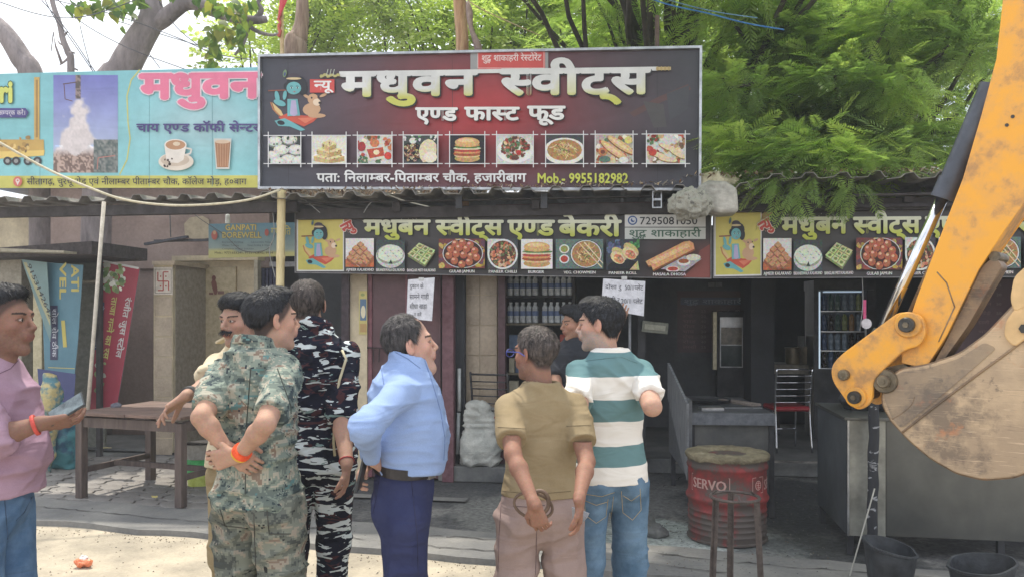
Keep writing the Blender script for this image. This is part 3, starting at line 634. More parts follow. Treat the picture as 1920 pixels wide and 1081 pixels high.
        for fx, fy in ((.52, .2), (.36, .33), (.64, .34), (.24, .5), (.5, .47), (.76, .5), (.16, .66), (.4, .64), (.64, .66), (.86, .62), (.52, .82), (.32, .78), (.72, .8)):
            x, y = R_(fx, fy); a, b = w_ * .13, h_ * .1; pr.poly([(x - a, y), (x, y + b), (x, y + b + 5), (x - a, y + 5)][::-1], (150, 92, 66)); pr.poly([(x, y + b), (x + a, y), (x + a, y + 5), (x, y + b + 5)][::-1], (172, 110, 76)); pr.poly([(x - a, y), (x, y - b), (x + a, y), (x, y + b)][::-1], (206, 146, 104))
    elif kind == 'whitesweet':
        bg((66, 76, 78)); pr.disc(cx, cy + 3, w_ * .5, h_ * .4, (196, 200, 196), 24); pr.disc(cx, cy, w_ * .47, h_ * .33, (150, 160, 138), 22); pr.disc(cx, cy - 2, w_ * .45, h_ * .3, (216, 224, 206), 14, wob=.06)
        for i in range(8): a = i * .8; pr.line([(cx - w_ * .3 + i * 5, cy - 8 + (i % 3) * 5), (cx - w_ * .24 + i * 5, cy - 6 + (i % 3) * 5)], 1.2, (140, 150, 130))
        pr.poly([(cx - 3, cy + h_ * .3), (cx + 4, cy + h_ * .32), (cx + 1, cy + h_ * .16)], (46, 58, 56))
    elif kind == 'greensweet':
        P = [R_(.02, .5), R_(.42, .1), R_(.98, .36), R_(.62, .88)]; pr.poly([(x, y + 4) for x, y in P][::-1], (126, 136, 84)); pr.poly(P[::-1], (196, 206, 142))
        L = lambda a, b, t: (a[0] + (b[0] - a[0]) * t, a[1] + (b[1] - a[1]) * t)
        for t in (1 / 3, 2 / 3): pr.line([L(P[0], P[1], t), L(P[3], P[2], t)], 1.3, (128, 140, 86)); pr.line([L(P[0], P[3], t), L(P[1], P[2], t)], 1.3, (128, 140, 86))
        for i in range(3):
            for j in range(3): a = L(L(P[0], P[1], (i + .5) / 3), L(P[3], P[2], (i + .5) / 3), (j + .5) / 3); pr.disc(a[0], a[1], 3.4, 2.6, (116, 128, 70), 8, up=(j == 0 and i == 0), wob=.2)
    elif kind == 'jamun':
        bg((122, 62, 60)); blobs(pr, x0, y0, x1, y1, [(196, 160, 60), (150, 70, 60), (220, 190, 90), (110, 66, 90)], 26, 7, seed); pr.disc(cx + 2, cy, w_ * .44, h_ * .5, (196, 200, 200), 26); pr.disc(cx + 2, cy, w_ * .42, h_ * .475, (66, 42, 42), 26)
        for i, (fx, fy) in enumerate(((.36, .16), (.52, .12), (.68, .2), (.26, .34), (.44, .3), (.6, .34), (.78, .4), (.22, .56), (.38, .5), (.54, .54), (.7, .58), (.34, .74), (.5, .86), (.66, .78), (.82, .62))):
            x, y = R_(fx, fy); r_ = w_ * .088; pr.disc(x, y + 1, r_, r_, (110, 44, 34), 12, up=(i % 5 == 0)); pr.n += .2; pr.disc(x, y, r_ * .92, r_ * .92, (186, 96, 66), 12, up=False); pr.n += .2; pr.disc(x - 2, y - 2.5, r_ * .4, r_ * .3, (232, 176, 146), 8, up=False)
    elif kind == 'chilli':
        bg((70, 70, 72)); pr.poly([R_(0, 0), R_(.4, 0), R_(0, .5)], (206, 204, 200)); pr.disc(cx, cy, w_ * .5, h_ * .5, (222, 222, 220), 26); pr.disc(cx, cy, w_ * .44, h_ * .44, (96, 60, 50), 24); blobs(pr, x0, y0, x1, y1, [(196, 106, 74), (216, 150, 110), (128, 66, 50), (196, 176, 140), (100, 116, 74)], 120, 3.2, seed, el=(cx, cy, w_ * .4, h_ * .4))
    elif kind == 'proll':
        bg((60, 64, 74)); blobs(pr, x0, y0, x0 + w_ * .35, y0 + h_ * .4, [(110, 130, 170), (90, 104, 140)], 12, 6, seed); pr.disc(x0 + w_ * .55, y1 - 4, w_ * .52, h_ * .26, (36, 38, 44), 22); blobs(pr, x0 + w_ * .6, y0, x1, y0 + h_ * .3, [(70, 150, 84), (90, 170, 96)], 12, 5, seed); pr.poly([R_(.7, 1), R_(.95, .7), R_(1, 1)], (196, 184, 130))
        for fx, fy in ((.34, .6), (.7, .46)):
            x, y = R_(fx, fy); pr.disc(x + 3, y - 7, w_ * .27, h_ * .17, (206, 180, 118), 14, .7); pr.disc(x, y, w_ * .24, h_ * .18, (226, 204, 150), 14, .6); pr.disc(x + 2, y + 2, w_ * .17, h_ * .13, (220, 130, 90), 12, .6); blobs(pr, x - 5, y - 4, x + 7, y + 6, [(226, 170, 130), (206, 96, 66), (120, 140, 80)], 9, 2, seed + 4)
    elif kind == 'dosa':
        x, y = R_(.74, .75); pr.poly([R_(.3, .92), R_(.7, .5), R_(.98, .6), R_(.7, 1.0)][::-1], (170, 166, 172)); P = [R_(.05, .68), R_(.1, .82), R_(.14, .8), R_(.17, .95), R_(.86, .28), R_(.84, .1), R_(.78, .03), R_(.68, .06)]; pr.poly([(a + 1, b + 3) for a, b in P], (150, 90, 52)); pr.poly(P, (226, 164, 104)); pr.poly([R_(.12, .68), R_(.2, .76), R_(.8, .2), R_(.72, .12)], (238, 190, 134))
        x, y = R_(.68, .72); pr.disc(x, y - 1, 12, 7, (222, 218, 214), 14); pr.disc(x, y - 3, 10, 4.5, (160, 84, 50), 12); x, y = R_(.5, .93); pr.disc(x, y, 13, 6, (226, 206, 200), 14); pr.disc(x, y - 1, 10, 4, (196, 66, 50), 12); x, y = R_(.84, .55); pr.disc(x, y, 14, 6, (216, 214, 190), 12)
def krishna(pr, x0, y0, x1, y1, ink=True):
    """plain little figure of a blue flute player seated on a red cushion with a calf"""
    w_, h_ = x1 - x0, y1 - y0; q = lambda *a: [(x0 + fx * w_, y0 + fy * h_) for fx, fy in a]; d = lambda fx, fy, rx, ry, c, rot=0, n=16: pr.disc(x0 + fx * w_, y0 + fy * h_, rx * w_, ry * h_, c, n, rot)
    blue, dk, red, tan = (96, 176, 184), (34, 36, 46), (214, 76, 52), (206, 158, 118)
    pr.poly(q((.1, .55), (.16, .72), (.3, .8), (.24, .68))[::-1], (222, 186, 120)); pr.line(q((.08, .55), (.12, .66), (.22, .76)), 2.4, (196, 120, 70))
    pr.poly(q((.2, .78), (.35, .72), (.6, .76), (.85, .76), (.74, .86), (.6, .93), (.42, .86), (.26, .84))[::-1], red); pr.poly(q((.5, .8), (.8, .78), (.62, .88))[::-1], (232, 116, 82))
    pr.poly(q((.14, .84), (.3, .8), (.42, .86), (.62, .98), (.55, 1.0), (.38, .93), (.2, .92))[::-1], blue); d(.24, .87, .06, .035, dk, .2)
    d(.72, .66, .14, .1, tan, -.1); d(.8, .76, .14, .035, tan); d(.74, .5, .085, .085, tan, .1); d(.8, .55, .06, .055, (232, 204, 176), .2); d(.85, .56, .026, .02, (52, 40, 40)); d(.64, .46, .06, .022, tan, .5); d(.9, .44, .06, .022, tan, -.4); d(.72, .48, .014, .016, dk, 0, 8); d(.82, .47, .012, .015, dk, 0, 8)
    pr.poly(q((.34, .5), (.5, .5), (.54, .76), (.34, .77))[::-1], blue); pr.poly(q((.4, .52), (.47, .52), (.5, .74), (.44, .77), (.38, .74))[::-1], (176, 164, 206)); d(.22, .56, .1, .045, blue, .35); d(.18, .46, .035, .09, blue, -.2); d(.3, .44, .03, .075, blue, .15); pr.line(q((.04, .37), (.34, .36)), 2.2, (150, 80, 60))
    d(.48, .26, .16, .13, dk); d(.58, .34, .07, .1, dk); d(.33, .3, .05, .06, dk); d(.44, .33, .115, .1, blue); d(.405, .325, .02, .012, (200, 222, 222)); d(.495, .325, .02, .012, (200, 222, 222)); d(.405, .326, .012, .012, dk, 0, 8); d(.495, .326, .012, .012, dk, 0, 8); pr.line(q((.385, .3), (.425, .298)), 1, dk); pr.line(q((.475, .298), (.515, .3)), 1, dk); d(.45, .385, .018, .007, (196, 90, 90)); d(.44, .15, .1, .055, (66, 56, 70)); d(.44, .18, .12, .018, (216, 190, 140)); d(.3, .1, .03, .06, (110, 140, 96), .2); d(.3, .11, .015, .03, (60, 70, 130), .2)
GRAF = (70, 72, 80)
def big_sign():
    root = thing('signboard', 'large dark signboard with a big white Hindi title and nine framed food photos', 'signboard', PB.at(900, 356))
    quad = [(491, 109), (1311, 93), (1309, 354), (491, 351)]
    panel(root, PB, quad, .02, plain('sign_backing', (90, 90, 96), .7)); board_frame(root, PB, quad, .022, .05, M_STEEL)
    pr = Print(PB)
    def bgc(x, y):
        u = (x - 900) / 330; v = (y - 215) / 150; g = math.exp(-(u * u * 2.6 + v * v * 1.1)); t = .5 + .5 * math.sin(x * .05 + y * .03); b = (62, 66, 80) if x < 720 else (60, 62, 72)
        r = tuple(b[i] * (1 - g) + (190, 44, 50)[i] * g for i in range(3)); k = max(0, 1 - abs(u) * .8) * .4 * (1 - g); return tuple(r[i] * (1 - k) + (100, 72, 84)[i] * k for i in range(3))
    pr.grid(quad, bgc, 60, 18)
    # seams in the stretched flex
    for x in (540, 848, 1232): pr.line([(x, 112), (x + 1, 345)], 1.0, lambda a, b: tuple(v * .8 for v in bgc(a, b)))
    pr.build('print', root)
    # faint mural of a flute player on the right
    pr.poly([(1180, 212), (1188, 220), (1240, 192), (1296, 168), (1290, 158), (1230, 184)], (92, 62, 62)); pr.poly([(1206, 190), (1244, 196), (1250, 238), (1226, 240)], (76, 72, 74)); pr.poly([(1250, 176), (1292, 160), (1290, 204), (1256, 226)], (68, 68, 76))
    pr.build('mural', root)
    krishna(pr, 498, 126, 618, 246); pr.build('picture', root)
    pr.rect(581, 149, 627, 174, (216, 66, 62)); pr.text('न्यू', 589, 620, 168, 152.5, (228, 224, 224), .03); pr.build('badge', root)
    pr.rect(882, 98, 1028, 136, (150, 150, 154)); pr.rect(896, 97, 1022, 130, (214, 70, 68)); pr.line([(896, 99), (896, 128), (1020, 128), (1020, 98)], 1, (240, 200, 200)); pr.text('शुद्ध शाकाहरी रेस्टोरेंट', 903, 1015, 115, 104.5, (236, 216, 216), .012, slope=-.012); pr.build('sticker', root)
    wy = lambda x, y: (214, 214, 216) if y < 176 else (206, 204, 70)
    wy2 = lambda x, y: tuple(a + (b - a) * min(1, max(0, (y - 166) / 18)) for a, b in zip((216, 216, 218), (206, 206, 84)))
    pr.text('मधुवन', 640, 896, 180, 137, wy2, .045, slope=-.012, shadow=(40, 36, 42), sh=(2.5, 3), track=.05)
    pr.line([(636, 138), (1232, 129)], 7.5, (216, 216, 218)); pr.text('स्वीट्स', 940, 1220, 177, 132, wy2, .045, slope=-.01, shadow=(40, 36, 42), sh=(2.5, 3), track=.05)
    pr.line([(1230, 129), (1258, 128.5)], 6, (206, 180, 120)); 
    for x in (1233, 1240, 1247, 1254): pr.disc(x, 128.8, 2.2, 4.2, (190, 160, 100), 8)
    for x in range(604, 640, 6): pr.disc(x, 143 - (x % 4), 4.5, 3, (186, 176, 104), 6, wob=.3)
    for x in (612, 618, 624): pr.line([(x, 142), (x + 3, 130)], 1.2, (190, 196, 180))
    pr.text('एण्ड', 780, 856, 226, 203, (228, 226, 226), .04, shadow=(50, 28, 32)); pr.text('फास्ट', 872, 972, 225, 202, (228, 226, 226), .04, shadow=(50, 28, 32)); pr.text('फूड', 990, 1058, 224, 200, (228, 226, 226), .04, shadow=(50, 28, 32))
    pr.text('पता: निलाम्बर-पिताम्बर चौक, हजारीबाग', 594, 986, 341, 326, (226, 226, 228), .028); pr.text('Mob.- 9955182982', 1007, 1178, 343, 325, (206, 212, 70), .03, head=.70)
    pr.build('lettering', root)
    for i, (xa, xb, k) in enumerate(((503, 564, 'idli'), (585, 649, 'cake'), (670, 735, 'thali'), (756, 821, 'rice'), (843, 909, 'burger'), (931, 1000, 'mix'), (1023, 1094, 'noodle'), (1116, 1187, 'roll'), (1212, 1285, 'wrap'))):
        ya, yb = 254.5 - .004 * (xa - 500), 307 - .0 * xa; food(pr, k, xa, ya, xb, yb, 10 + i); clip_rect(pr, xa, ya, xb, yb); pr.build('food_photo', root, M_PHOTO); frameimg(pr, xa, ya, xb, yb); pr.build('photo_frame', root)
    # folded steel uprights behind and stub brackets below
    m = MB()
    for x in (548, 862, 1232):
        a = PB.at(x, 385, -.1); b = PB.at(x, 30 if x == 1232 else 105, -.1); m.bar(a, b, .035, .035)
    m.build('post', plain('rusty_angle', (92, 76, 70), .8), root)
def small_sign(x0, full=True, label='', px_off=0, skew=(0, 0)):
    """the bakery banner that hangs over the counter; dx shifts it along the front"""
    dx = x0 - 555; sy = skew[0]; Y = lambda x, y: y + skew[1] * (x - 555)
    root = thing('shop_banner', label, 'banner', PS.at(555 + dx + 390, 520))
    q = [(555 + dx, Y(555, 399)), (1332 + dx, Y(1332, 398)), (1332 + dx, Y(1332, 521)), (555 + dx, Y(555, 510))]
    if dx > 0: q = [(1338, 393), (2115, 388), (2115, 517), (1338, 520)]
    (ax, ay), (bx, by), (cx, cy), (ex, ey) = q
    def T(x, y):                                         # a point of the left banner carried over to this one
        u = (x - 555) / 777; v = (y - (399 - 1 * u)) / ((510 + 11 * u) - (399 - u)); return (ax + (bx - ax) * u, (ay + (by - ay) * u) * (1 - v) + (ey + (cy - ey) * u) * v)
    class TP(Print):
        def _emit(s, pts, faces, col):
            b = len(s.V); h = s.off + s.step * s.n
            for p in pts:
                x, y = T(*p); s.V.append(s.pl.at(x, y, h)); s.C.append(plin(col(p[0], p[1])) if callable(col) else plin(col))
            s.F += [tuple(i + b for i in f) for f in faces]
        def grid(s, quad, fn, nx=40, ny=14):
            s.n += 1; b = len(s.V); h = s.off + s.step * s.n
            for j in range(ny + 1):
                for i in range(nx + 1):
                    u, v = i / nx, j / ny; x = 555 + 777 * u; y = (399 - u) * (1 - v) + (510 + 11 * u) * v; X, Y_ = T(x, y); s.V.append(s.pl.at(X, Y_, h)); s.C.append(plin(fn(x, y)))
            for j in range(ny):
                for i in range(nx): a = b + j * (nx + 1) + i; s.F.append((a, a + nx + 1, a + nx + 2, a + 1))
            return s
    def clip(x0, y0, x1, y1):
        a, c = T(x0, y0), T(x1, y1); clip_rect(pr, a[0], a[1], c[0], c[1])
    panel(root, PS, q, .012, plain('banner_backing', (70, 62, 64), .8)); board_frame(root, PS, q, .008, .02, plain('thin_frame', (120, 118, 120), .5), back=.01)
    pr = TP(PS)
    def bgc(x, y):
        b = (62, 58, 60); t = min(1, max(0, (x - 1190) / 150)) * min(1, max(0, (y - 445) / 20)); s_ = .5 + .5 * math.sin(x * .12) * math.sin(y * .1 + x * .05)
        return tuple(b[i] * (1 - t * .6) + (150, 62, 56)[i] * t * .6 + s_ * 3 for i in range(3))
    pr.grid(None, bgc, 50, 10)
    rr = random.Random(4)
    for i in range(40): x = rr.uniform(650, 790); y = rr.uniform(401, 416) - (x - 650) * .03; pr.disc(x, y, .9, .9, (190, 180, 170), 5, up=(i == 0))
    pr.poly([(645, 407), (645, 420), (672, 400), (658, 400)][::-1], (190, 130, 90)); pr.poly([(1312, 470), (1331, 458), (1331, 520), (1280, 520), (1302, 500)][::-1], (150, 70, 62))
    pr.build('print', root)
    pr.rect(556, 399, 645, 508.5, (216, 214, 210)); pr.rect(559, 403, 643, 506, lambda x, y: (218, 200, 96) if y < 430 else (206, 196, 82)); krishna(pr, 562, 408, 642, 503); pr.build('picture', root)
    pr.text('न्यु', 646, 668, 439, 422, (206, 62, 52), .05, rot=-.5, outline=(232, 214, 206), ow=.05)
    gy = lambda x, y: tuple(a + (b - a) * min(1, max(0, (y - 420) / 20)) for a, b in zip((222, 224, 196), (198, 206, 66)))
    pr.text('मधुबन', 683, 805, 439.5, 413.5, gy, .04, shadow=(30, 28, 30), sh=(1.5, 1.5)); pr.text('स्वीट्स', 818, 942, 440, 414, gy, .04, shadow=(30, 28, 30), sh=(1.5, 1.5)); pr.text('एण्ड', 953, 1038, 441, 414, gy, .04, shadow=(30, 28, 30), sh=(1.5, 1.5)); pr.text('बेकरी', 1048, 1163, 442, 414, gy, .04, shadow=(30, 28, 30), sh=(1.5, 1.5))
    pr.build('lettering', root)
    pr.rect(1171.5, 402.5, 1323, 425.5, (216, 216, 214)); pr.rect(1171.5, 427, 1323, 448.5, (206, 210, 204)); pr.disc(1186, 413.5, 9, 8.8, (52, 84, 152), 18); pr.disc(1186, 413.5, 6.4, 6.2, (206, 212, 222), 16); pr.disc(1186.5, 413, 4, 4, (52, 84, 152), 12); pr.disc(1188.5, 411, 3.4, 3.2, (206, 212, 222), 10)
    pr.text('7295081050', 1199, 1308, 421, 407, (52, 52, 60), .012, head=.70); pr.text('शुद्ध शाकाहारी', 1179, 1314, 444, 432, (70, 110, 88), .015); pr.build('notice', root)
    for i, (xa, xb, ya, yb, k, t, ta, tb, ty) in enumerate(((648, 701, 447, 500.5, 'kalakand', 'AJMEER KALAKAND', 649, 701, 508), (705, 759, 450, 505, 'whitesweet', 'BIKANERWALA KALAKAND', 705, 759, 508.5), (763, 817, 450, 503, 'greensweet', 'BANGLAR MISTI KALAKAND', 763, 817, 509),
        (822.5, 909, 448, 503, 'jamun', 'GULAB JAMUN', 842, 890, 511), (914, 971, 448, 505, 'chilli', 'PANEER CHILLI', 916, 969, 511.5), (977, 1036, 448.5, 504, 'burgerw', 'BURGER', 990, 1020, 512), (1042, 1131, 448.5, 504, 'chow', 'VEG. CHOWMEIN', 1057, 1117, 513), (1137, 1199, 449, 506, 'proll', 'PANEER ROLL', 1141, 1194, 514), (1205, 1318, 450, 509, 'dosa', 'MASALA DHOSA', 1224, 1286, 516.5))):
        food(pr, k, xa, ya, xb, yb, 40 + i); clip(xa, ya, xb, yb); pr.text(t, ta, tb, ty, ty - 5.2, (222, 218, 216), .03, head=.70); pr.build('food_photo', root, M_PHOTO)
    return root
def left_sign():
    root = thing('signboard', 'turquoise tea and coffee signboard with a pink Hindi title and a yellow address strip', 'signboard', PB.at(240, 352))
    quad = [(-60, 140), (488, 126), (488, 352), (-60, 353)]
    panel(root, PB, quad, .02, plain('sign_backing', (110, 120, 124), .7)); pr = Print(PB)
    def bgc(x, y):
        t = (y - 126) / 205; b = tuple(a + (c - a) * t for a, c in zip((120, 192, 204), (132, 206, 214))); g = math.exp(-((x - 380) / 110) ** 2 - ((y - 235) / 60) ** 2) * .5; return tuple(b[i] * (1 - g) + (196, 206, 214)[i] * g for i in range(3))
    pr.grid(quad, bgc, 40, 14); pr.poly([(-60, 353), (488, 352), (488, 329), (-60, 330)], (212, 206, 92))
    for x in (75, 280, 398): pr.line([(x, 136), (x, 350)], .9, (104, 160, 172))
    pr.line([(262, 131), (246, 150), (238, 180), (240, 230), (244, 260), (238, 300), (224, 328)], 2.4, (206, 206, 110)); pr.build('print', root)
    # picture of a water jet at a drilling rig
    def jet(x, y):
        n = float(vnoise(np.array([[x * .11, y * .11, 1.0]]))[0]); n2 = float(vnoise(np.array([[x * .35, y * .3, 4.0]]))[0]); t = (y - 141) / 183; sk = tuple(a + (c - a) * t for a, c in zip((112, 116, 200), (190, 208, 228)))
        hw = 6 + 44 * max(0, (y - 188) / 110) ** .8 if y > 184 else 0; k = max(0, min(1, (hw - abs(x - 146) + (n - .5) * 26) / 10)) * (1 if y > 184 else 0); c = tuple(sk[i] * (1 - k) + (206 + 22 * n2, 196 + 20 * n2, 198 + 20 * n2)[i] * k for i in range(3))
        if y > 282 + 10 * math.sin(x * .1): g = min(1, (y - 280) / 14) * (.55 + .45 * n2); c = tuple(c[i] * (1 - g) + ((112, 84, 74) if n2 > .5 else (190, 150, 130))[i] * g for i in range(3))
        if x > 176 and y > 262: c = (66 + 90 * n2, 84 + 70 * n2, 84 + 66 * n2)
        if 141 < x < 152 and y < 186: c = (150 - 60 * (n2 > .5), 130 - 50 * (n2 > .5), 128 - 50 * (n2 > .5))
        return c
    pr.grid([(100, 141), (221, 141), (221, 324), (100, 324)], jet, 60, 84); pr.line([(118, 158), (146, 154)], 2, (96, 70, 70)); pr.line([(120, 158), (122, 186), (136, 190)], 1.5, (110, 70, 66)); pr.line([(182, 318), (184, 296), (216, 292)], 1.8, (190, 120, 110)); pr.build('picture', root)
    # drilling truck picture
    ye = (214, 172, 84); pr.rect(64, 145, 74, 262, ye); pr.rect(67, 150, 71, 258, (170, 130, 66)); pr.poly([(-60, 262), (82, 262), (83, 288), (-60, 296)][::-1], (206, 164, 78)); pr.poly([(-60, 286), (84, 282), (82, 292), (-60, 302)][::-1], (232, 196, 100)); blobs(pr, -50, 258, 56, 284, [(196, 150, 70), (150, 120, 70), (226, 190, 110)], 40, 4, 8)
    for x in (-20, 14, 30, 52, 70): pr.disc(x, 302, 8, 8, (60, 60, 66), 14); pr.disc(x, 302, 4, 4, (150, 150, 150), 10)
    pr.build('picture', root)
    pr.text('मधुवन', 264, 485, 185, 141, (236, 112, 150), .05, slope=-.012, outline=(226, 206, 216), ow=.03); pr.text('चाय एण्ड कॉफी सेन्टर', 256, 486, 247, 233, (74, 62, 132), .032)
    pr.build('lettering', root); pr.text('ri', -2, 24, 191, 152, (206, 212, 92), .05, head=.70, outline=(50, 90, 60), ow=.04); pr.build('lettering', root); pr.poly([(-60, 203), (48, 203), (54, 211), (48, 221), (-60, 221)][::-1], (74, 66, 140)); pr.text('सम्पर्क करें।', -2, 48, 216, 208, (226, 222, 232), .01)
    pr.disc(33, 340.5, 8.4, 9.5, (226, 110, 96), 16); pr.disc(33, 339, 4, 4, (238, 220, 214), 12); pr.poly([(30, 341), (36, 341), (33, 348)], (238, 220, 214)); pr.disc(33, 338.5, 1.8, 1.8, (226, 110, 96), 10)
    pr.build('lettering', root); pr.text('सीतागढ़, चुरचू रोड़ एवं नीलाम्बर पीताम्बर चौक, कॉलेज मोड़, ह०बाग', 50, 462, 346, 335.5, (62, 56, 66), .012); pr.build('address', root)
    pr.disc(330, 303, 33, 17, (226, 212, 196), 24); pr.disc(328, 300, 27, 12, (206, 186, 166), 22); pr.poly([(308, 272), (350, 272), (344, 300), (334, 306), (320, 305), (312, 299)][::-1], (232, 222, 212)); pr.disc(329, 272, 21, 11, (238, 228, 218), 20); pr.disc(329, 272, 18.5, 9, (196, 140, 98), 20); pr.disc(331, 270, 7, 4, (232, 206, 176), 10); pr.line([(349, 278), (359, 280), (357, 288), (347, 291)], 3, (226, 214, 204)); blobs(pr, 304, 298, 326, 312, [(60, 36, 34)], 8, 2.4, 4)
    pr.build('picture', root)
    pr.poly([(401, 260), (434, 260), (430, 317), (405, 317)][::-1], (206, 206, 200)); pr.poly([(403, 266), (432, 266), (428, 314), (407, 314)][::-1], (176, 120, 82)); pr.disc(417, 266, 14.5, 3.5, (222, 190, 160), 14)
    for x in (408, 413, 418, 423, 428): pr.line([(x, 270), (x - (x - 417) * .12, 312)], 1, (206, 156, 120))
    pr.build('picture', root)
big_sign(); left_sign()
small_sign(555, label='bakery banner with yellow Hindi lettering and food pictures directly under the large dark signboard')
small_sign(1338, label='bakery banner with yellow Hindi lettering partly hidden behind the yellow digger arm')
# handwritten sheets taped below the banner
def sheetpaper(quad, lines, label, back=.1, rot=0):
    pl = FPL(back); root = thing('paper_notice', label, 'notice', pl.at(quad[3][0], quad[3][1])); panel(root, pl, quad, .001, plain('paper_sheet', (216, 216, 224), .9, bump=.05), 'sheet'); pr = Print(pl, step=.0006)
    for (t, xa, xb, yb, yh, sl_) in lines: pr.text(t, xa, xb, yb, yh, (70, 72, 84), .004, slope=sl_)
    pr.build('handwriting', root); MB().box(pl.at((quad[0][0] + quad[1][0]) / 2, quad[0][1] - 1, .003), (.05, .002, .03), -FA).build('tape', plain('adhesive_tape', (190, 190, 190), .3), root)
sheetpaper([(765, 524), (815, 520), (810, 601), (762, 596)], [('दुकान के', 768, 794, 540, 533, 0), ('सामने गाड़ी', 768, 804, 560, 552, 0), ('सीधा खड़ा', 768, 800, 578, 570, 0), ('न करें', 776, 790, 592, 586, 0)], 'white handwritten sheet taped below the left banner on the maroon door', .12)
sheetpaper([(1131, 522), (1210, 527), (1207, 592), (1127, 578)], [('दोसा रु', 1135, 1165, 541, 534, .03), ('50/1प्लेट', 1171, 1206, 543, 535, .02), ('ईडली रु', 1131, 1162, 565, 557, .04), ('20/1 प्लेट', 1164, 1205, 568, 560, .02)], 'white handwritten price sheet for dosa and idli hanging on a thin post', .14)
# ---------------------------------------------------------------- the row of shops
E1 = Vector((math.cos(FA), -math.sin(FA), 0)); E2 = Vector((math.sin(FA), math.cos(FA), 0)); FO = Vector((0, 7.07, 0))
def FW(u, b, z): return FO + E1 * u + E2 * b + Vector((0, 0, z))
def fuz(px, py, back): p = FPL(back).at(px, py); return (p - FO).dot(E1), p.z
def fbox(mb, px0, px1, py0, py1, back, depth, z0=None, z1=None):
    """a box square to the shop front whose near face is seen between these columns and rows"""
    u0, zb = fuz(px0, py1, back); u1, zt = fuz(px1, py0, back); zb = zb if z0 is None else z0; zt = zt if z1 is None else z1
    return mb.box(FW((u0 + u1) / 2, back + depth / 2, (zb + zt) / 2), (u1 - u0, depth, zt - zb), -FA)
def part(name, px0, px1, py0, py1, back, depth, mat, parent, z0=None, z1=None, bevel=0):
    return fbox(MB(), px0, px1, py0, py1, back, depth, z0, z1).build(name, mat, parent, bevel=bevel)
M_BROWNWALL = noise_mat('brown_plaster', (132, 114, 108), (160, 140, 132), scale=1.4, rough=.9, bump=.5, bscale=30, c3=(146, 130, 124))
M_CREAM = noise_mat('cream_plaster', (170, 156, 134), (210, 196, 168), scale=2.2, rough=.85, bump=.4, bscale=30, c3=(190, 178, 154))
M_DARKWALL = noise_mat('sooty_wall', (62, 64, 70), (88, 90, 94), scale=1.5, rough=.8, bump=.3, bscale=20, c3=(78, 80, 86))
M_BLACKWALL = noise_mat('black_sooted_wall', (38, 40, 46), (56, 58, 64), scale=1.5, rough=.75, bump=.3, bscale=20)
M_MAROON = noise_mat('maroon_paint', (76, 54, 60), (102, 72, 78), scale=2, rough=.5, bump=.25, bscale=20, c3=(90, 62, 68))
M_TILE = noise_mat('beige_glazed_tile', (160, 144, 126), (184, 168, 148), scale=5, rough=.35, bump=.1, bscale=40)
M_TIN = noise_mat('weathered_tin', (120, 116, 114), (164, 160, 156), scale=4, rough=.55, metal=.4, bump=.25, bscale=40, c3=(112, 92, 80))
shop = thing('shop_building', 'low sweet shop building with sooted walls, maroon iron door, tiled pillar and tin roof', 'building', FW(0, 0, 0))
# walls
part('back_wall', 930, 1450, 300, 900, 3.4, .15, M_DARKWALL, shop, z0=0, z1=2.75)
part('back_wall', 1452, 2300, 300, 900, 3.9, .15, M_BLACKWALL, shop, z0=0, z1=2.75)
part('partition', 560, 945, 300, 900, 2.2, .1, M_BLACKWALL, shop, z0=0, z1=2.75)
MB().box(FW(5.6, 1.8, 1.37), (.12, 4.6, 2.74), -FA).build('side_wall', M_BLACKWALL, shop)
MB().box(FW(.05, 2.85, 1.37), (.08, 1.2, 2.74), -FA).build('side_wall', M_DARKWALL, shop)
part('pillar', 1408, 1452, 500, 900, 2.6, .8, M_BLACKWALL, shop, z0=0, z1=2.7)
# raised inner floor with a riser
MB().box(FW(2.9, 2.75, .075), (5.4, 3.3, .15), -FA).build('inner_floor', M_GRIME, shop, bevel=.01)
MB().box(FW(-.1, .8, .075), (1.35, .75, .15), -FA).build('inner_floor', M_GRIME, shop, bevel=.01)
MB().box(FW(-1.75, 1.6, .05), (2.2, 1.6, .1), -FA).build('inner_floor', M_GRIME, shop)
# roof: separate corrugated sheets lying on timbers
def tin_sheet(u0, wd, z, seed, short=False):
    rr = random.Random(seed); V = []; F = []; pitch = .265; k = max(2, int(wd / pitch)); xs = []
    for i in range(k):
        for t, h in ((0, 0), (.42, 0), (.55, .045), (.8, .045), (.93, 0)): xs.append((u0 + (i + t) * pitch, h))
    xs.append((u0 + k * pitch, 0)); b0 = -.14 + rr.uniform(-.06, .05); dz = rr.uniform(-.012, .012)
    rows = [(b0, 0), (.2, .015), (.3, .02), (.42, .03)] if short else [(b0, 0), (.3, .02), (1.6, .12), (4.6, .36)]
    for (b, q) in rows:
        for (x, h) in xs: V.append(FW(x, b, z + q + h + dz + (rr.uniform(-.008, .008) if b < 0 else 0)))
    n = len(xs)
    for j in range(3):
        for i in range(n - 1): a = j * n + i; F.append((a, a + 1, a + n + 1, a + n))
    o = put('roof_sheet', V, F, M_TIN, shop); m = o.modifiers.new('t', 'SOLIDIFY'); m.thickness = .004
for i, u in enumerate(np.arange(-6.4, 5.4, 1.06)): tin_sheet(u, 1.12, 2.675 if u < 1.5 else 2.73, i, u < -2.9)
mbm = M_BLACKWOOD
part('roof_beam', -400, 556, 366, 378, .0, .09, mbm, shop, z0=2.56, z1=2.655)
for (a, b, y0, y1, bk) in ((556, 1236, 368, 380, .02), (1386, 2200, 352, 372, .02), (556, 2200, 384, 392, .16)): part('roof_beam', a, b, y0, y1, bk, .08, mbm, shop)
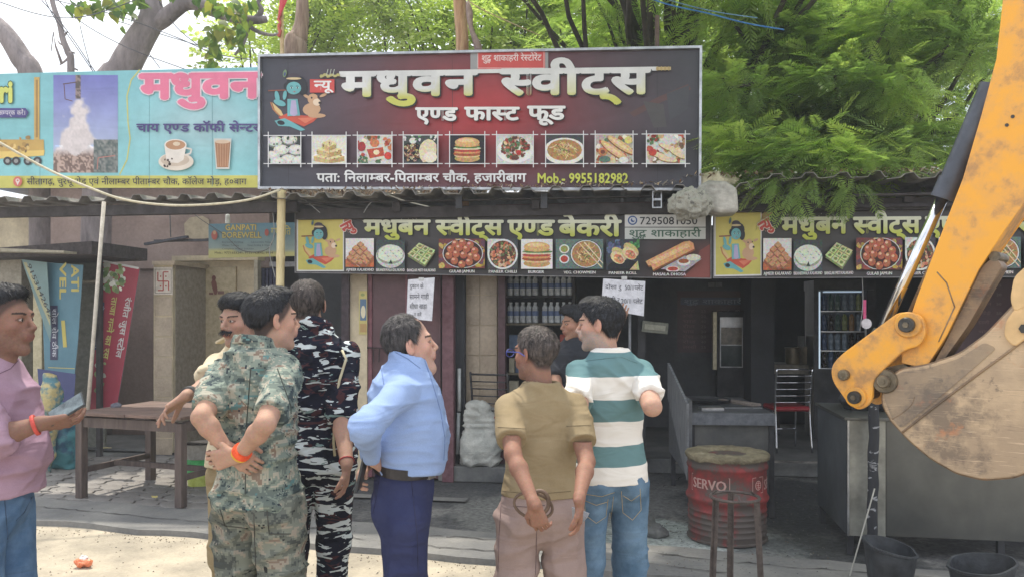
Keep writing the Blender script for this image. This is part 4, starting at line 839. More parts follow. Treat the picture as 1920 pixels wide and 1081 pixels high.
for u in (-1.1, .2, 1.4, 2.4, 3.4, 4.4): MB().bar(FW(u, .1, 2.6), FW(u, 4.4, 2.9), .07, .08).build('rafter', mbm, shop)
part('fascia', 1386, 2250, 372, 393, .12, .02, plain('charred_board', (56, 52, 56), .8), shop)
part('fascia', 930, 1245, 378, 396, .5, .02, plain('dark_red_board', (96, 48, 52), .7), shop)
for x in (860, 1020, 1235): part('bracket', x - 6, x + 6, 362, 391, -.02, .03, M_BLACKMETAL, shop)
for x in (1232,):
    m = MB()
    for (y0, y1) in ((358, 374), (374, 390)):
        for q in ((x - 9, x - 7, y0, y1), (x + 7, x + 9, y0, y1)): fbox(m, *q, -.06, .02)
        fbox(m, x - 7, x + 7, y0, y0 + 2, -.06, .02); fbox(m, x - 7, x + 7, y1 - 2, y1, -.06, .02)
    m.build('bracket', M_STEEL, shop)
# posts and door
part('door_post', 640, 654, 510, 900, .38, .08, plain('dark_maroon_post', (56, 44, 52), .6), shop, z0=0)
part('pillar', 655, 688, 512, 900, .42, .18, M_CREAM, shop, z0=0)
dr = MB(); fbox(dr, 690, 826, 508, 905, .46, .04, z0=.02); d_ = dr.build('door', M_MAROON, shop)
m = MB(); fbox(m, 690, 697, 509, 905, .44, .02, z0=.02); fbox(m, 760, 764, 512, 905, .445, .015, z0=.02); m.build('door_rail', plain('maroon_rail', (120, 74, 84), .5), d_)
m = MB(); m.tube([FPL(.43).at(686, 651), FPL(.41).at(726, 652)], .008, 6); m.tube([FPL(.42).at(700, 651), FPL(.42).at(700, 678)], .007, 6); m.tube([FPL(.42).at(712, 651), FPL(.42).at(710, 678)], .007, 6); m.build('door_bolt', plain('dark_bolt', (50, 34, 40), .4), d_)
part('door_post', 829, 850, 505, 905, .40, .1, plain('maroon_post', (104, 70, 78), .5), shop, z0=0)
part('door_post', 852, 871, 505, 905, .55, .08, M_BLACKWALL, shop, z0=0)
MB().tube([FPL(.5).at(861, 690), FPL(.5).at(861, 770)], .018, 8).build('pipe', plain('white_pipe', (176, 180, 180), .4), shop, smooth=True)
MB().tube([FPL(.5).at(860, 773), FPL(.5).at(858, 850)], .018, 8).build('pipe', plain('white_pipe2', (160, 166, 168), .4), shop, smooth=True)
# pillar with tiles one by one
part('pillar_core', 874, 932, 505, 900, .74, .25, M_CREAM, shop, z0=0)
u0, _ = fuz(874, 600, .73); u1, _ = fuz(932, 600, .73); zz = [0.0, .3, .6, .9, 1.2, 1.5, 1.8, 2.1]
for i, z in enumerate(zz):
    for (a, b) in ((u0, u0 + (u1 - u0) * .45), (u0 + (u1 - u0) * .45, u1)):
        MB().box(FW((a + b) / 2, .733 + random.uniform(-.002, .002), z + .15), (b - a - .006, .012, .293), -FA).build('tile', M_TILE, shop)
part('door_post', 934, 947, 505, 905, .62, .1, plain('maroon_jamb', (74, 48, 56), .5), shop, z0=0)
MB().tube([FPL(.3).at(1181, 505), FPL(.3).at(1181, 900)], .013, 8).build('post', plain('thin_grey_post', (120, 122, 126), .5), shop, smooth=True)
part('post', 1196, 1210, 515, 880, 1.0, .06, M_BLACKMETAL, shop, z0=.1)
# menu poster and its oven-like mirrored frame
def poster(pl_back, x0, y0, x1, y1, parent, bgc, lines, seed, title=True):
    pl = FPL(pl_back); rr = random.Random(seed); pr = Print(pl, off=.004); pr.rect(x0, y0, x1, y1, bgc)
    if title: pr.rect(x0 + 6, y0 + 12, x1 - 6, y0 + 26, (74, 84, 108)); pr.text('शुद्ध शाकाहारी', x0 + 12, x1 - 12, y0 + 24, y0 + 16, (150, 160, 180), .01)
    words = ['दोसा', 'इडली', 'समोसा', 'चाट', 'कचौड़ी', 'बर्गर', 'रोल', 'लस्सी', 'चाय', 'कॉफी']
    for i in range(lines):
        y = y0 + (34 if title else 8) + i * ((y1 - y0 - 38) / lines)
        for x in (x0 + 10, (x0 + x1) / 2 + 4): pr.text(rr.choice(words), x, x + rr.uniform(18, 26), y + 6, y + 1, (140, 104, 108), .006); pr.text(str(rr.choice((20, 25, 30, 40, 50, 60, 80))), x + 34, x + 44, y + 6, y + 1, (140, 120, 120), .006, head=.7)
    pr.build('menu_poster', parent)
poster(3.395, 1270, 545, 1408, 660, shop, (86, 60, 66), 8, 3)
ov = thing('glass_cabinet', 'tall glass-fronted steel cabinet with two pale uprights against the back wall', 'cabinet', FW(fuz(1372, 700, 3.1)[0], 3.1, .15))
part('body', 1345, 1398, 583, 700, 3.12, .22, M_BLACKMETAL, ov, z0=.15)
part('upright', 1337, 1344, 584, 692, 3.06, .1, plain('pale_aluminium', (190, 182, 156), .35, metal=.3), ov); part('upright', 1399, 1406, 584, 692, 3.06, .1, plain('pale_aluminium2', (200, 188, 150), .35, metal=.3), ov)
part('door', 1350, 1393, 594, 688, 3.10, .018, M_STEEL, ov); part('glass', 1352, 1391, 613, 645, 3.09, .008, noise_mat('cabinet_contents', (90, 84, 76), (150, 142, 128), scale=9, rough=.2, bump=0), ov); part('glass', 1352, 1391, 647, 686, 3.09, .008, noise_mat('cabinet_dark_glass', (40, 52, 56), (76, 86, 86), scale=5, rough=.15, bump=0), ov)
# the left hand building
lb = thing('stall_building', 'brown-plastered roadside building with cream walls and a dark doorway behind the wooden table', 'building', FW(-4.5, 1.9, 0))
part('wall', 95, 505, 372, 505, 2.6, .12, M_BROWNWALL, lb, z1=3.35); part('wall', 95, 330, 470, 900, 2.66, .1, M_BROWNWALL, lb, z0=0)
part('wall', 330, 478, 486, 900, 2.3, .12, M_CREAM, lb, z0=0); part('ledge', 322, 484, 478, 489, 2.2, .2, M_CREAM, lb)
part('door_leaf', 375, 442, 500, 900, 2.27, .03, plain('cream_door', (176, 162, 134), .6), lb, z0=0)
part('pillar', 288, 324, 495, 900, 1.55, .75, M_CREAM, lb, z0=0); part('pillar_cap', 285, 327, 489, 497, 1.52, .8, M_TILE, lb)
part('side_panel', 325, 330, 497, 900, 1.6, .7, plain('dull_grey_board', (146, 136, 124), .8), lb, z0=0)
for i in range(9): part('tile', 290, 322, 556 + i * 38, 591 + i * 38, 1.542, .008, M_TILE, lb)
swt = MB(); fbox(swt, 288.5, 323.5, 501, 552, 1.535, .014); t_ = swt.build('swastik_tile', plain('white_tile', (206, 196, 186), .35), lb)
pr = Print(FPL(1.535), off=.001); rd = (190, 62, 50); gl = lambda *p: pr.line([(306 + x, 527 + y) for x, y in p], 2.1, rd, up=False)
pr.n = 1; pr.line([(291, 505), (321, 505), (321, 549), (291, 549), (291, 505)], .9, (120, 110, 100))
gl((0, -17), (0, 17)); pr.n += 1; gl((-10, 0), (10, 0)); pr.n += 1; gl((0, -17), (10, -17)); gl((10, 0), (10, 17)); gl((0, 17), (-10, 17)); gl((-10, 0), (-10, -17))
for x, y in ((-5, -9), (5, -9), (-5, 9), (5, 9)): pr.disc(306 + x, 527 + y, 1.5, 1.5, rd, 8, up=False)
pr.build('symbol', t_)
pr = Print(FPL(2.268), off=.001); pr.poly([(402, 552), (398, 540), (396, 530), (400, 517), (406, 530), (408, 545), (406, 552)], (132, 78, 70)); pr.disc(401, 521, 4, 5, (120, 66, 60), 8); pr.rect(408, 545, 420, 551, (130, 90, 80)); pr.rect(392, 548, 400, 552, (130, 84, 74)); pr.build('painted_figure', lb)
part('lintel', 505, 600, 490, 500, 2.2, .1, plain('grey_lintel', (140, 140, 144), .8), lb); part('back_room', 478, 650, 372, 900, 3.4, .1, M_BLACKWALL, lb, z0=0, z1=3.2)
for i, x in enumerate(range(484, 520, 7)): part('curtain_strip', x, x + 5, 503, 760, 2.32 + .02 * (i % 2), .02, plain('slate_curtain', (66, 68, 92), .9), lb)
part('door_frame', 476, 483, 486, 900, 2.2, .1, plain('cream_frame', (164, 156, 140), .7), lb, z0=0)
part('low_wall', 622, 654, 640, 900, .6, .1, plain('grey_green_panel', (134, 134, 128), .8), lb, z0=0)
part('floor', -60, 560, 800, 900, 1.6, 1.1, M_GRIME, lb, z0=.0, z1=.02)
part('far_wall', -200, 95, 388, 900, 3.3, .12, M_CREAM, lb, z0=0)
MB().prism([FPL(3.1).at(-200, 396), FPL(3.1).at(104, 382), FPL(3.1).at(104, 377), FPL(3.1).at(-200, 388)], E2 * .5).build('tarpaulin_edge', plain('blue_tarpaulin', (110, 150, 200), .6), lb)
MB().box(FW(-4.6, 3.9, 3.42), (6.6, 3.2, .04), -FA).build('sun_block_slab', M_TIN, lb)  # unseen slab added to keep direct sun off the ledge below
# things fixed high on it
pl = FPL(1.5); sg = thing('signboard', 'small faded blue and yellow borewell signboard under the roof, behind the bamboo pole', 'signboard', pl.at(470, 483)); q = [(391, 420), (560, 417), (560, 480), (391, 484)]
panel(sg, pl, q, .012, M_BLACKWOOD); pr = Print(pl); pr.grid(q, lambda x, y: tuple(a + (b - a) * min(1, (y - 417) / 55) for a, b in zip((92, 140, 166), (150, 166, 160))) if y < 470 else (196, 192, 120), 12, 10)
pr.text('GANPATI', 422, 481, 432, 421, (212, 190, 100), .03, head=.7, outline=(110, 70, 50), ow=.03); pr.text('BOREWELL', 416, 490, 446, 435, (206, 190, 106), .03, head=.7, outline=(110, 70, 50), ow=.03)
for i, (a, b, t) in enumerate(((416, 456, 'Borewell Drilling'), (470, 508, 'Submersible Pump'), (416, 448, 'Water Testing'), (464, 508, 'Deep Drilling & Water'), (416, 476, 'Complete Water Solution'))): y = 455.5 + (0, 0, 6, 6, 12.5)[i]; pr.text(t, a, b, y, y - 3, (84, 96, 110), .01, head=.7)
pr.text('Mob.: 9771653241, 9155142642, 9934', 402, 512, 476, 472, (70, 60, 60), .012, head=.7); pr.disc(402, 441, 6, 9, (190, 96, 84), 10); pr.disc(402, 436, 3, 4, (206, 160, 120), 8); pr.disc(500, 436, 4, 7, (190, 90, 84), 8); pr.text('गणपति', 508, 545, 440, 428, (200, 190, 110), .02); pr.build('print', sg)
bl = thing('light_bulb_holder', 'white bulb holder hanging on its wire in front of the faded borewell sign', 'bulb', FPL(1.2).at(427, 400)); m = MB(); c = FPL(1.2).at(427, 418); m.lathe([(.004, .1), (.022, .09), (.026, .05), (.026, .0), (.03, -.005), (.0, -.01)], c, 12); m.build('holder', plain('white_bakelite', (206, 206, 200), .4), bl, smooth=True); MB().tube([c + Vector((0, 0, .1)), FPL(1.2).at(427, 372)], .003, 5).build('cord', M_BLACKMETAL, bl)
m = MB(); m.bar(FPL(1.9).at(272, 458), FPL(1.9).at(352, 444), .05, .03); m.bar(FPL(1.95).at(290, 452), FPL(1.95).at(392, 450), .04, .03); tag(m.build('awning_rods', plain('dark_rods', (74, 74, 82), .6), center=True), 'pair of dark rods slung under the eave left of the faded borewell sign', 'rods')
part_ = put('plaster_patch', [FPL(2.58).at(x, y) for x, y in ((347, 444), (345, 420), (356, 408), (380, 405), (392, 412), (392, 446), (370, 450))], [tuple(range(7))], M_CREAM, lb)
# stall at the far left with hanging banners
st = thing('stall', 'grey sheet-metal street stall with a dark slanted awning, behind the man in the mauve shirt', 'stall', FW(-5.3, 1.2, 0))
MB().prism([FPL(.7).at(-80, 470), FPL(.7).at(172, 452), FPL(.7).at(172, 477), FPL(.7).at(-80, 486)], E2 * 1.0).build('awning', plain('dark_awning', (72, 66, 70), .8), st)
MB().prism([FPL(.5).at(-80, 462), FPL(.5).at(120, 470), FPL(.5).at(120, 474), FPL(.5).at(-80, 470)], E2 * .4).build('edge_board', plain('pale_edge', (170, 164, 150), .7), st)
part('back_panel', -80, 196, 484, 900, 1.7, .04, plain('grey_green_tin', (122, 122, 114), .7), st, z0=0); part('side_panel', 0, 40, 484, 900, 1.0, .5, plain('pale_tin', (150, 144, 132), .7), st, z0=0)
part('shelf', 30, 190, 525, 530, 1.3, .4, plain('pale_shelf', (170, 160, 142), .7), st); part('leg', 180, 188, 486, 900, 1.2, .05, M_BLACKWOOD, st, z0=0); part('leg', 62, 78, 500, 900, .95, .05, plain('cream_strip', (186, 176, 146), .7), st, z0=0)
def hung(label, poly, back, build, drape=.03, name='cloth_banner'):
    pl = FPL(back); root = thing(name, label, 'banner', pl.at(sum(p[0] for p in poly) / len(poly), max(p[1] for p in poly))); MB().prism([pl.at(*p) for p in poly], E2 * .006).build('sheet', plain('banner_sheet', (120, 150, 160), .6), root)
    pr = Print(pl, off=.002, step=.0005); build(pr, poly); pr.build('print', root); return root
def vtext(pr, t, x, y0, y1, wd, col, rot=math.pi / 2, **k): pr.text(t, x, x + (y1 - y0), y0, y0 - wd, col, k.get('off', .02), rot=rot, head=k.get('head', .7))
def b1(pr, P):
    pr.poly(P[::-1] if False else P, (84, 134, 156)); pr.poly([(70, 690), (142, 700), (138, 760), (76, 770)][::-1], (66, 74, 130)); vtext(pr, 'ATI', 134, 497, 548, 14, (206, 190, 90), off=.03); vtext(pr, 'VEL', 112, 492, 560, 12, (206, 190, 90), off=.03); vtext(pr, 'सोल सेव ठीक', 98, 575, 670, 8, (196, 200, 210), head=.62); pr.line([(118, 600), (122, 650)], 7, (206, 190, 90)); pr.line([(90, 688), (140, 690)], 1.5, (200, 190, 110)); pr.rect(94, 572, 108, 674, (60, 60, 96)); vtext(pr, 'सोल सेव ठीक', 98, 578, 668, 7, (190, 194, 206), head=.62)
hung('wide turquoise borewell banner hanging sideways in the grey stall, yellow letters running downwards', [(88, 492), (156, 497), (146, 640), (134, 760), (110, 768), (84, 700), (80, 600)][::-1], .9, b1)
def b2(pr, P): pr.poly(P, (116, 148, 150)); pr.poly([(50, 492), (44, 492), (94, 610), (94, 590)], (176, 172, 130)); pr.text('9153142642', 50, 160, 496, 488, (60, 64, 70), .02, rot=1.17, head=.7)
hung('torn grey-green banner strip with a phone number, slanting across the left of the stall', [(40, 486), (88, 492), (92, 560), (96, 620), (94, 640)][::-1], .82, b2)
def b3(pr, P):
    pr.poly(P, (176, 52, 74)); pr.line([(190, 489), (260, 503)], 4, (206, 206, 206)); blobs(pr, 190, 492, 240, 545, [(206, 210, 196), (110, 150, 90), (150, 176, 110), (226, 226, 216)], 60, 5, 3, el=(212, 520, 24, 28)); blobs(pr, 178, 680, 200, 735, [(206, 206, 190), (150, 170, 110)], 16, 4, 4); pr.poly([(183, 565), (196, 566), (188, 655), (176, 655)][::-1], (62, 62, 110))
    pr.text('रंजीत जुस स्टोल', 236, 350, 556, 547, (214, 206, 206), .025, rot=1.74); pr.text('ताजा गन्ने का रस', 210, 326, 556, 547, (206, 200, 110), .025, rot=1.72); pr.text('रोड, चौक हजारीबाग', 190, 270, 572, 567, (190, 190, 210), .01, rot=1.72)
jb = hung('red sugarcane juice banner board leaning against the wall behind the wooden table', [(186, 487), (262, 504), (218, 770), (168, 770)][::-1], 1.3, b3)
# tarpaulins and odds under it
def lump(name, label, cat, c, r, mat, seed=0, amp=.3, parent=None, squash=(1, 1, 1), res=None, ns=6):
    f = Field(np.array(c) - np.array(r) * 1.5, np.array(c) + np.array(r) * 1.5, res or max(r) / 16); f.ell(c, r, .01)
    X, Y, Z = np.meshgrid(*f.ax, indexing='ij'); G = np.stack([X, Y, Z], -1).reshape(-1, 3); f.D = (f.D - ((vnoise(G, (ns / max(r) * .3,) * 3, seed) - .5) * amp * max(r) + (vnoise(G, (ns / max(r),) * 3, seed) - .5) * amp * .4 * max(r)).reshape(f.D.shape)).astype(np.float32)
    P, F = f.mesh(); o = put(name, P, F, mat, parent, smooth=True, center=parent is None)
    if parent is None: tag(o, label, cat)
    return o
c = W(118, 800, 8.3); lump('tarpaulin_bundle', 'teal and blue tarpaulin bundle on the ground between the man in mauve and the table', 'tarpaulin', (c.x, c.y, .3), (.22, .2, .34), noise_mat('teal_tarpaulin', (46, 84, 112), (72, 132, 140), scale=3, rough=.5, bump=.3, p=(.45, .52)), 3, .4)
c = W(92, 770, 8.0); lump('sack', 'pale patterned sack leaning under the hanging banner', 'sack', (c.x, c.y, .45), (.1, .12, .5), noise_mat('patterned_sack', (90, 130, 140), (196, 180, 130), scale=7, rough=.8, bump=.3, p=(.45, .55)), 5, .3)
# roof clutter
c = FPL(-.25).at(1294, 383); lump('plaster_lump', 'round speckled grey lump of old plaster under the right end of the dark signboard', 'lump', tuple(c), (.18, .16, .135), noise_mat('speckled_plaster', (88, 86, 80), (160, 158, 148), scale=16, rough=.95, bump=1, bscale=70, p=(.34, .44)), 7, .34, res=.009, ns=14)
P_ = [FPL(-.2).at(x, y) for x, y in ((1312, 346), (1330, 337), (1362, 339), (1383, 352), (1386, 398), (1352, 400), (1318, 392), (1298, 376))]
wb = MB().prism(P_, E2 * .3).build('white_bundle', noise_mat('dirty_white_plastic', (140, 138, 130), (196, 192, 184), scale=5, rough=.75, bump=.8, bscale=26, c3=(170, 166, 156), wr=True), center=True, bevel=.035, segs=3, autos=True); tag(wb, 'dirty white block-shaped bundle lying on the roof edge beside the speckled lump', 'bundle')
c = FPL(.15).at(1340, 345); lump('cream_rubble', 'cream rubble heaped on the roof behind the white bundle', 'rubble', tuple(c), (.2, .2, .1), noise_mat('cream_rubble', (176, 166, 140), (206, 196, 170), scale=9, rough=.95, bump=1, bscale=40), 2, .5, res=.011)
# litter of leaves along the roof edge
V = []; F = []; C = []
rr = random.Random(8)
for i in range(2600):
    u = rr.uniform(-2.3, 5.0); b = rr.uniform(-.16, .5); z = (2.73 if u < 1.5 else 2.79) + b * .07 + rr.uniform(0, .035); p = FW(u, b, z); a = rr.uniform(0, 6.28); l = rr.uniform(.012, .035); dx, dy = l * math.cos(a), l * math.sin(a); n = len(V); t = rr.uniform(-.02, .02)
    V += [p + Vector((-dx, -dy, t)), p + Vector((dy * .4, -dx * .4, 0)), p + Vector((dx, dy, -t)), p + Vector((-dy * .4, dx * .4, 0))]; F.append((n, n + 1, n + 2, n + 3)); cc = lin(rr.choice([(176, 150, 120), (196, 180, 160), (140, 110, 86), (206, 200, 190), (110, 90, 76)])); C += [cc] * 4
tag(put('leaf_litter', V, F, vcol_mat('dry_leaves', .9), cols=C), kind='stuff')
# ---------------------------------------------------------------- table, bucket and furniture
M_TABLE = noise_mat('worn_brown_wood', (92, 74, 68), (128, 104, 94), scale=3, rough=.65, bump=.3, bscale=30, stretch=(1, 6, 6)); M_TLEG = noise_mat('grey_brown_wood', (74, 62, 60), (104, 90, 84), scale=3, rough=.75, bump=.3, bscale=30, stretch=(6, 6, 1))
FL, FR = gp(153, 932), gp(339, 950); ex = (FR - FL).normalized(); ey = Vector((-ex.y, ex.x, 0)); LX, LY = (FR - FL).length, .80; ta = math.atan2(ex.y, ex.x)
tb = thing('wooden_table', 'worn brown wooden table standing on the pavers with nothing on it', 'table', FL + ex * LX / 2 + ey * LY / 2)
tp = lambda a, b, z: FL + ex * a + ey * b + Vector((0, 0, z))
for a, b in ((0, 0), (LX, 0), (0, LY), (LX, LY)): MB().box(tp(a, b, .35), (.07, .07, .70), ta).build('leg', M_TLEG, tb, bevel=.004)
for i, (a0, a1) in enumerate(((-.05, LX * .5 - .004), (LX * .5 + .004, LX + .05))): MB().box(tp((a0 + a1) / 2, LY / 2, .742 + i * .003), (a1 - a0, LY + .12, .028), ta).build('tabletop_board', M_TABLE, tb, bevel=.004)
for (a0, b0, a1, b1, z, h_, w_, nm) in ((0, 0, LX, 0, .665, .085, .03, 'apron'), (0, LY, LX, LY, .665, .085, .03, 'apron'), (0, 0, 0, LY, .665, .085, .03, 'apron'), (LX, 0, LX, LY, .665, .085, .03, 'apron'), (0, .0, 0, LY, .24, .05, .03, 'stretcher'), (LX, 0, LX, LY, .24, .05, .03, 'stretcher'), (0, LY * .42, LX, LY * .42, .255, .045, .04, 'stretcher')):
    p, q = tp(a0, b0, z), tp(a1, b1, z); d = (q - p).normalized(); MB().bar(p + d * .036, q - d * .036, w_, h_).build(nm, M_TLEG, tb)
c = tp(.03, .35, .757); lump('rag', 'small grey rag on the left end of the wooden table', 'rag', (c.x, c.y, c.z + .012), (.05, .04, .025), plain('grey_rag', (100, 100, 110), .9), 4, .4)
def pail(px, py, s, label, cols, lid=None):
    p = gp(px, py); r = thing('paint_pail', label, 'pail', p)
    MB().lathe([(.118, 0), (.125, .12)], p, 24).build('band', plain('pail_yellow', cols[0], .4), r, smooth=False); MB().lathe([(.126, .122), (.133, .25)], p, 24).build('band', plain('pail_green', cols[1], .4), r); MB().lathe([(.1335, .252), (.136, .28), (.142, .37), (.15, .372), (.15, .39), (.14, .39), (.135, .3)], p, 24).build('band', plain('pail_white', cols[2], .5), r)
    MB().lathe([(.148, .392), (.12, .4), (.0, .395)], p, 24).build('lid', plain('pail_black', (44, 44, 48), .5), r); MB().tube([p + Vector((-.135, -.03, .22)), p + Vector((-.06, -.15, .19)), p + Vector((.06, -.15, .19)), p + Vector((.135, -.03, .22))], .004, 6).build('handle', M_STEEL, r)
pail(377, 907, 1, 'white, green and yellow paint pail with a black top under the wooden table', [(176, 186, 90), (66, 170, 96), (150, 146, 138)])
# poles
m = MB(); N = 9; a = FPL(-.08).at(528, 358); b = W(519, 590, 7.0); b.z = 0; pts = []; rs = []
for i in range(N): 
    t0, t1 = i / N, (i + 1) / N
    for t, r in ((t0, .043), (t0 + .01, .039), (t1 - .012, .038), (t1, .043)): pts.append(a.lerp(b, t)); rs.append(r)
tag(m.tube(pts, rs, 12).build('bamboo_pole', noise_mat('pale_bamboo', (186, 168, 124), (212, 196, 150), scale=5, rough=.5, bump=.1, stretch=(4, 4, .6)), smooth=True, center=True), 'thick pale bamboo pole holding up the signboards beside the borewell sign', 'pole')
p = W(153, 590, 7.15); p.z = 0; tag(MB().tube([W(195, 378, 7.0), p], .017, 10).build('thin_pole', plain('whitewashed_pole', (188, 180, 168), .6), smooth=True, center=True), 'thin whitewashed pole leaning in front of the red juice banner', 'pole')
def smoothpts(pts, n=8):                                       # a smooth line through the points
    P = [Vector(p) for p in pts]; P = [P[0] * 2 - P[1]] + P + [P[-1] * 2 - P[-2]]; out = []
    for i in range(1, len(P) - 2):
        for k in range(n):
            t = k / n; a, b, c, d = P[i - 1:i + 3]; out.append(.5 * ((2 * b) + (c - a) * t + (2 * a - 5 * b + 4 * c - d) * t * t + (3 * b - a - 3 * c + d) * t ** 3))
    return out + [P[-2]]
tag(MB().tube(smoothpts([W(-60, 235, 6.6), W(0, 268, 6.7), W(90, 318, 6.8), W(180, 357, 6.85), W(240, 376, 6.9), W(320, 385, 6.9), W(400, 383, 6.9), W(470, 374, 6.9), W(525, 356, 6.95)]), .011, 8).build('cable', plain('cream_cable', (196, 188, 164), .6), smooth=True, center=True), 'thick cream cable sagging across the lower edge of the turquoise signboard', 'cable')
for P_, nm in (([W(318, 385, 9.1), W(320, 445, 9.1)], 'short grey conduit stub hanging above the dark rods'), ([W(208, 382, 9.2), W(210, 402, 9.2), W(209, 408, 9.2)], 'tiny wire end hanging under the eave near the whitewashed pole'), ([W(330, 372, 8.8), W(372, 408, 8.8), W(420, 440, 8.9), W(455, 470, 8.9), W(500, 468, 8.8), W(516, 440, 8.6)], 'slack thin wire looping across the faded borewell sign')):
    tag(MB().tube(smoothpts(P_, 5), .007 if len(P_) < 4 else .004, 6).build('hanging_wire', plain('grey_wire', (96, 94, 98), .6), center=True), nm, 'wire')
# thin wires hanging around the banner
for i, (P, nm) in enumerate((([(600, 399), (575, 378), (562, 372)], 'white tie wire at the top left corner of the left bakery banner'), ([(682, 399), (690, 386), (700, 376)], 'second tie wire above the left bakery banner'), ([(1610, 376), (1614, 470), (1618, 560), (1612, 620)], 'grey cord dangling in front of the drinks fridge'), ([(510, 380), (514, 440), (505, 470), (516, 520)], 'thin cord looped beside the bamboo pole'))):
    tag(MB().tube(smoothpts([FPL(.05 if i != 2 else .3).at(*p) for p in P], 5), .004, 5).build('wire', plain('pale_wire', (150, 150, 150), .5), center=True), nm, 'wire')
c = FPL(.3).at(1620, 560); hk = thing('pink_hand_bell', 'pink plastic strap with a white disc hanging on a cord by the fridge', 'strap', c); MB().box(FPL(.3).at(1621, 585), (.025, .012, .22), -FA).build('strap', plain('pink_plastic', (196, 70, 120), .4), hk); MB().lathe([(.0, -.012), (.045, -.01), (.045, .01), (.0, .012)], FPL(.27).at(1624, 606), 16, axis=(0, 1, 0)).build('disc', plain('white_disc', (206, 200, 204), .4), hk)
# chairs
def chair(label, px, py, z, rz, metal, seat, group=None):
    q = W(px, HY, (CAMH - z) * FPX / (py - HY)); q.z = z; r = thing('chair', label, 'chair', q, rz, group)
    def B(nm, mb, mat, sm=True): return mb.build(nm, mat, r, smooth=sm, world=False)
    for s in (-1, 1):
        B('leg', MB().tube(smoothpts([(s * .19, -.22, 0), (s * .185, -.19, .25), (s * .185, -.17, .45), (s * .19, -.19, .7), (s * .19, -.225, .9)], 4), .0115, 8), metal); B('leg', MB().tube(smoothpts([(s * .185, .2, 0), (s * .18, .18, .25), (s * .175, .17, .44)], 4), .0115, 8), metal)
        B('side_rail', MB().tube([(s * .183, -.18, .42), (s * .178, .17, .42)], .009, 6), metal)
    for i in range(6): z_ = .53 + i * .07; y = -.175 - .05 * max(0, (z_ - .5) / .4); B('slat', MB().tube([(-.19, y, z_), (.19, y, z_)], .007 if i < 5 else .011, 6), metal)
    f = MB().box((0, 0, .46), (.38, .38, .05)); B('seat', f, seat, False).modifiers.new('b', 'BEVEL').width = .018
    B('stretcher', MB().tube([(-.18, .18, .2), (.18, .18, .2)], .008, 6), metal); return r
M_REDSEAT = plain('red_vinyl', (150, 34, 46), .4); M_BLKTUBE = plain('black_enamel_tube', (46, 46, 50), .35)
chair('chrome ladder-back chair with a red seat standing inside, left of the fridge', 1474, 842, .15, R(3), M_CHROME, M_REDSEAT)
chair('black ladder-back chair with a red seat beside the white sack', 932, 866, .15, R(-20), M_BLKTUBE, M_REDSEAT)
# white sacks
c = W(900, HY, 7.62); c.z = .15; f = Field((c.x - .26, c.y - .2, .13), (c.x + .26, c.y + .2, .95), .016)
for (dx, dz, tx) in ((-.1, .6, -.09), (-.035, .68, -.05), (.04, .66, .03), (.1, .6, .08)):
    for dy in (-.04, .05): f.cone((c.x + dx, c.y + dy, .21), (c.x + tx, c.y + dy * .6, c.z + dz - .12), .07, .05, .035)
f.ell((c.x, c.y, .32), (.2, .14, .16), .05); f.cut((0, 0, .152), (0, 0, -1)); P, F = f.mesh(); P = folds(P, vnormals(P, F), .022, 4); o = put('white_sack', P, F, noise_mat('woven_sack', (156, 158, 154), (190, 190, 184), scale=7, rough=.8, bump=.5, bscale=90, wr=True), smooth=True, center=True); tag(o, 'full white woven sack standing against the tiled pillar', 'sack')
# barrel
bc = gp(1361, 1026); bc = W(1363, HY, bc.y + .27); bc.z = 0
br = thing('oil_drum', 'cut-down red oil drum with white lettering and a cement rim, used as an oven', 'drum', bc)
m_, nt, b = newmat('worn_red_paint'); L = nt.links; tc = nt.nodes.new('ShaderNodeTexCoord'); n1 = nnode(nt, 'ShaderNodeTexNoise', Scale=5.0, Detail=8.0, Roughness=.7); L.new(tc.outputs['Object'], n1.inputs['Vector'])
sx = nt.nodes.new('ShaderNodeSeparateXYZ'); L.new(tc.outputs['Object'], sx.inputs[0]); w1 = nt.nodes.new('ShaderNodeMapRange'); w1.inputs[1].default_value = .0; w1.inputs[2].default_value = .34; w1.inputs[3].default_value = .17; w1.inputs[4].default_value = 0.0; L.new(sx.outputs[2], w1.inputs[0])
w2 = nt.nodes.new('ShaderNodeMapRange'); w2.inputs[1].default_value = .5; w2.inputs[2].default_value = .56; w2.inputs[3].default_value = .0; w2.inputs[4].default_value = .12; L.new(sx.outputs[2], w2.inputs[0])
a1 = nt.nodes.new('ShaderNodeMath'); a1.operation = 'ADD'; L.new(n1.outputs['Fac'], a1.inputs[0]); L.new(w1.outputs[0], a1.inputs[1]); a2 = nt.nodes.new('ShaderNodeMath'); a2.operation = 'ADD'; L.new(a1.outputs[0], a2.inputs[0]); L.new(w2.outputs[0], a2.inputs[1])
r_ = nt.nodes.new('ShaderNodeValToRGB'); e = r_.color_ramp.elements; e[0].position = .36; e[0].color = lin((156, 58, 60)); e[1].position = .54; e[1].color = lin((104, 60, 58)); q = e.new(.60); q.color = lin((84, 76, 72)); q = e.new(.45); q.color = lin((136, 54, 54)); L.new(a2.outputs[0], r_.inputs[0]); L.new(r_.outputs[0], b.inputs['Base Color']); b.inputs['Roughness'].default_value = .6
bp = nt.nodes.new('ShaderNodeBump'); bp.inputs['Strength'].default_value = .4; bp.inputs['Distance'].default_value = .004; L.new(n1.outputs['Fac'], bp.inputs['Height']); L.new(bp.outputs[0], b.inputs['Normal'])
prof = [(.275, 0), (.283, .005), (.283, .015), (.272, .02)]
for z in (.06, .10, .14, .18, .22): prof += [(.272, z - .012), (.278, z), (.272, z + .012)]
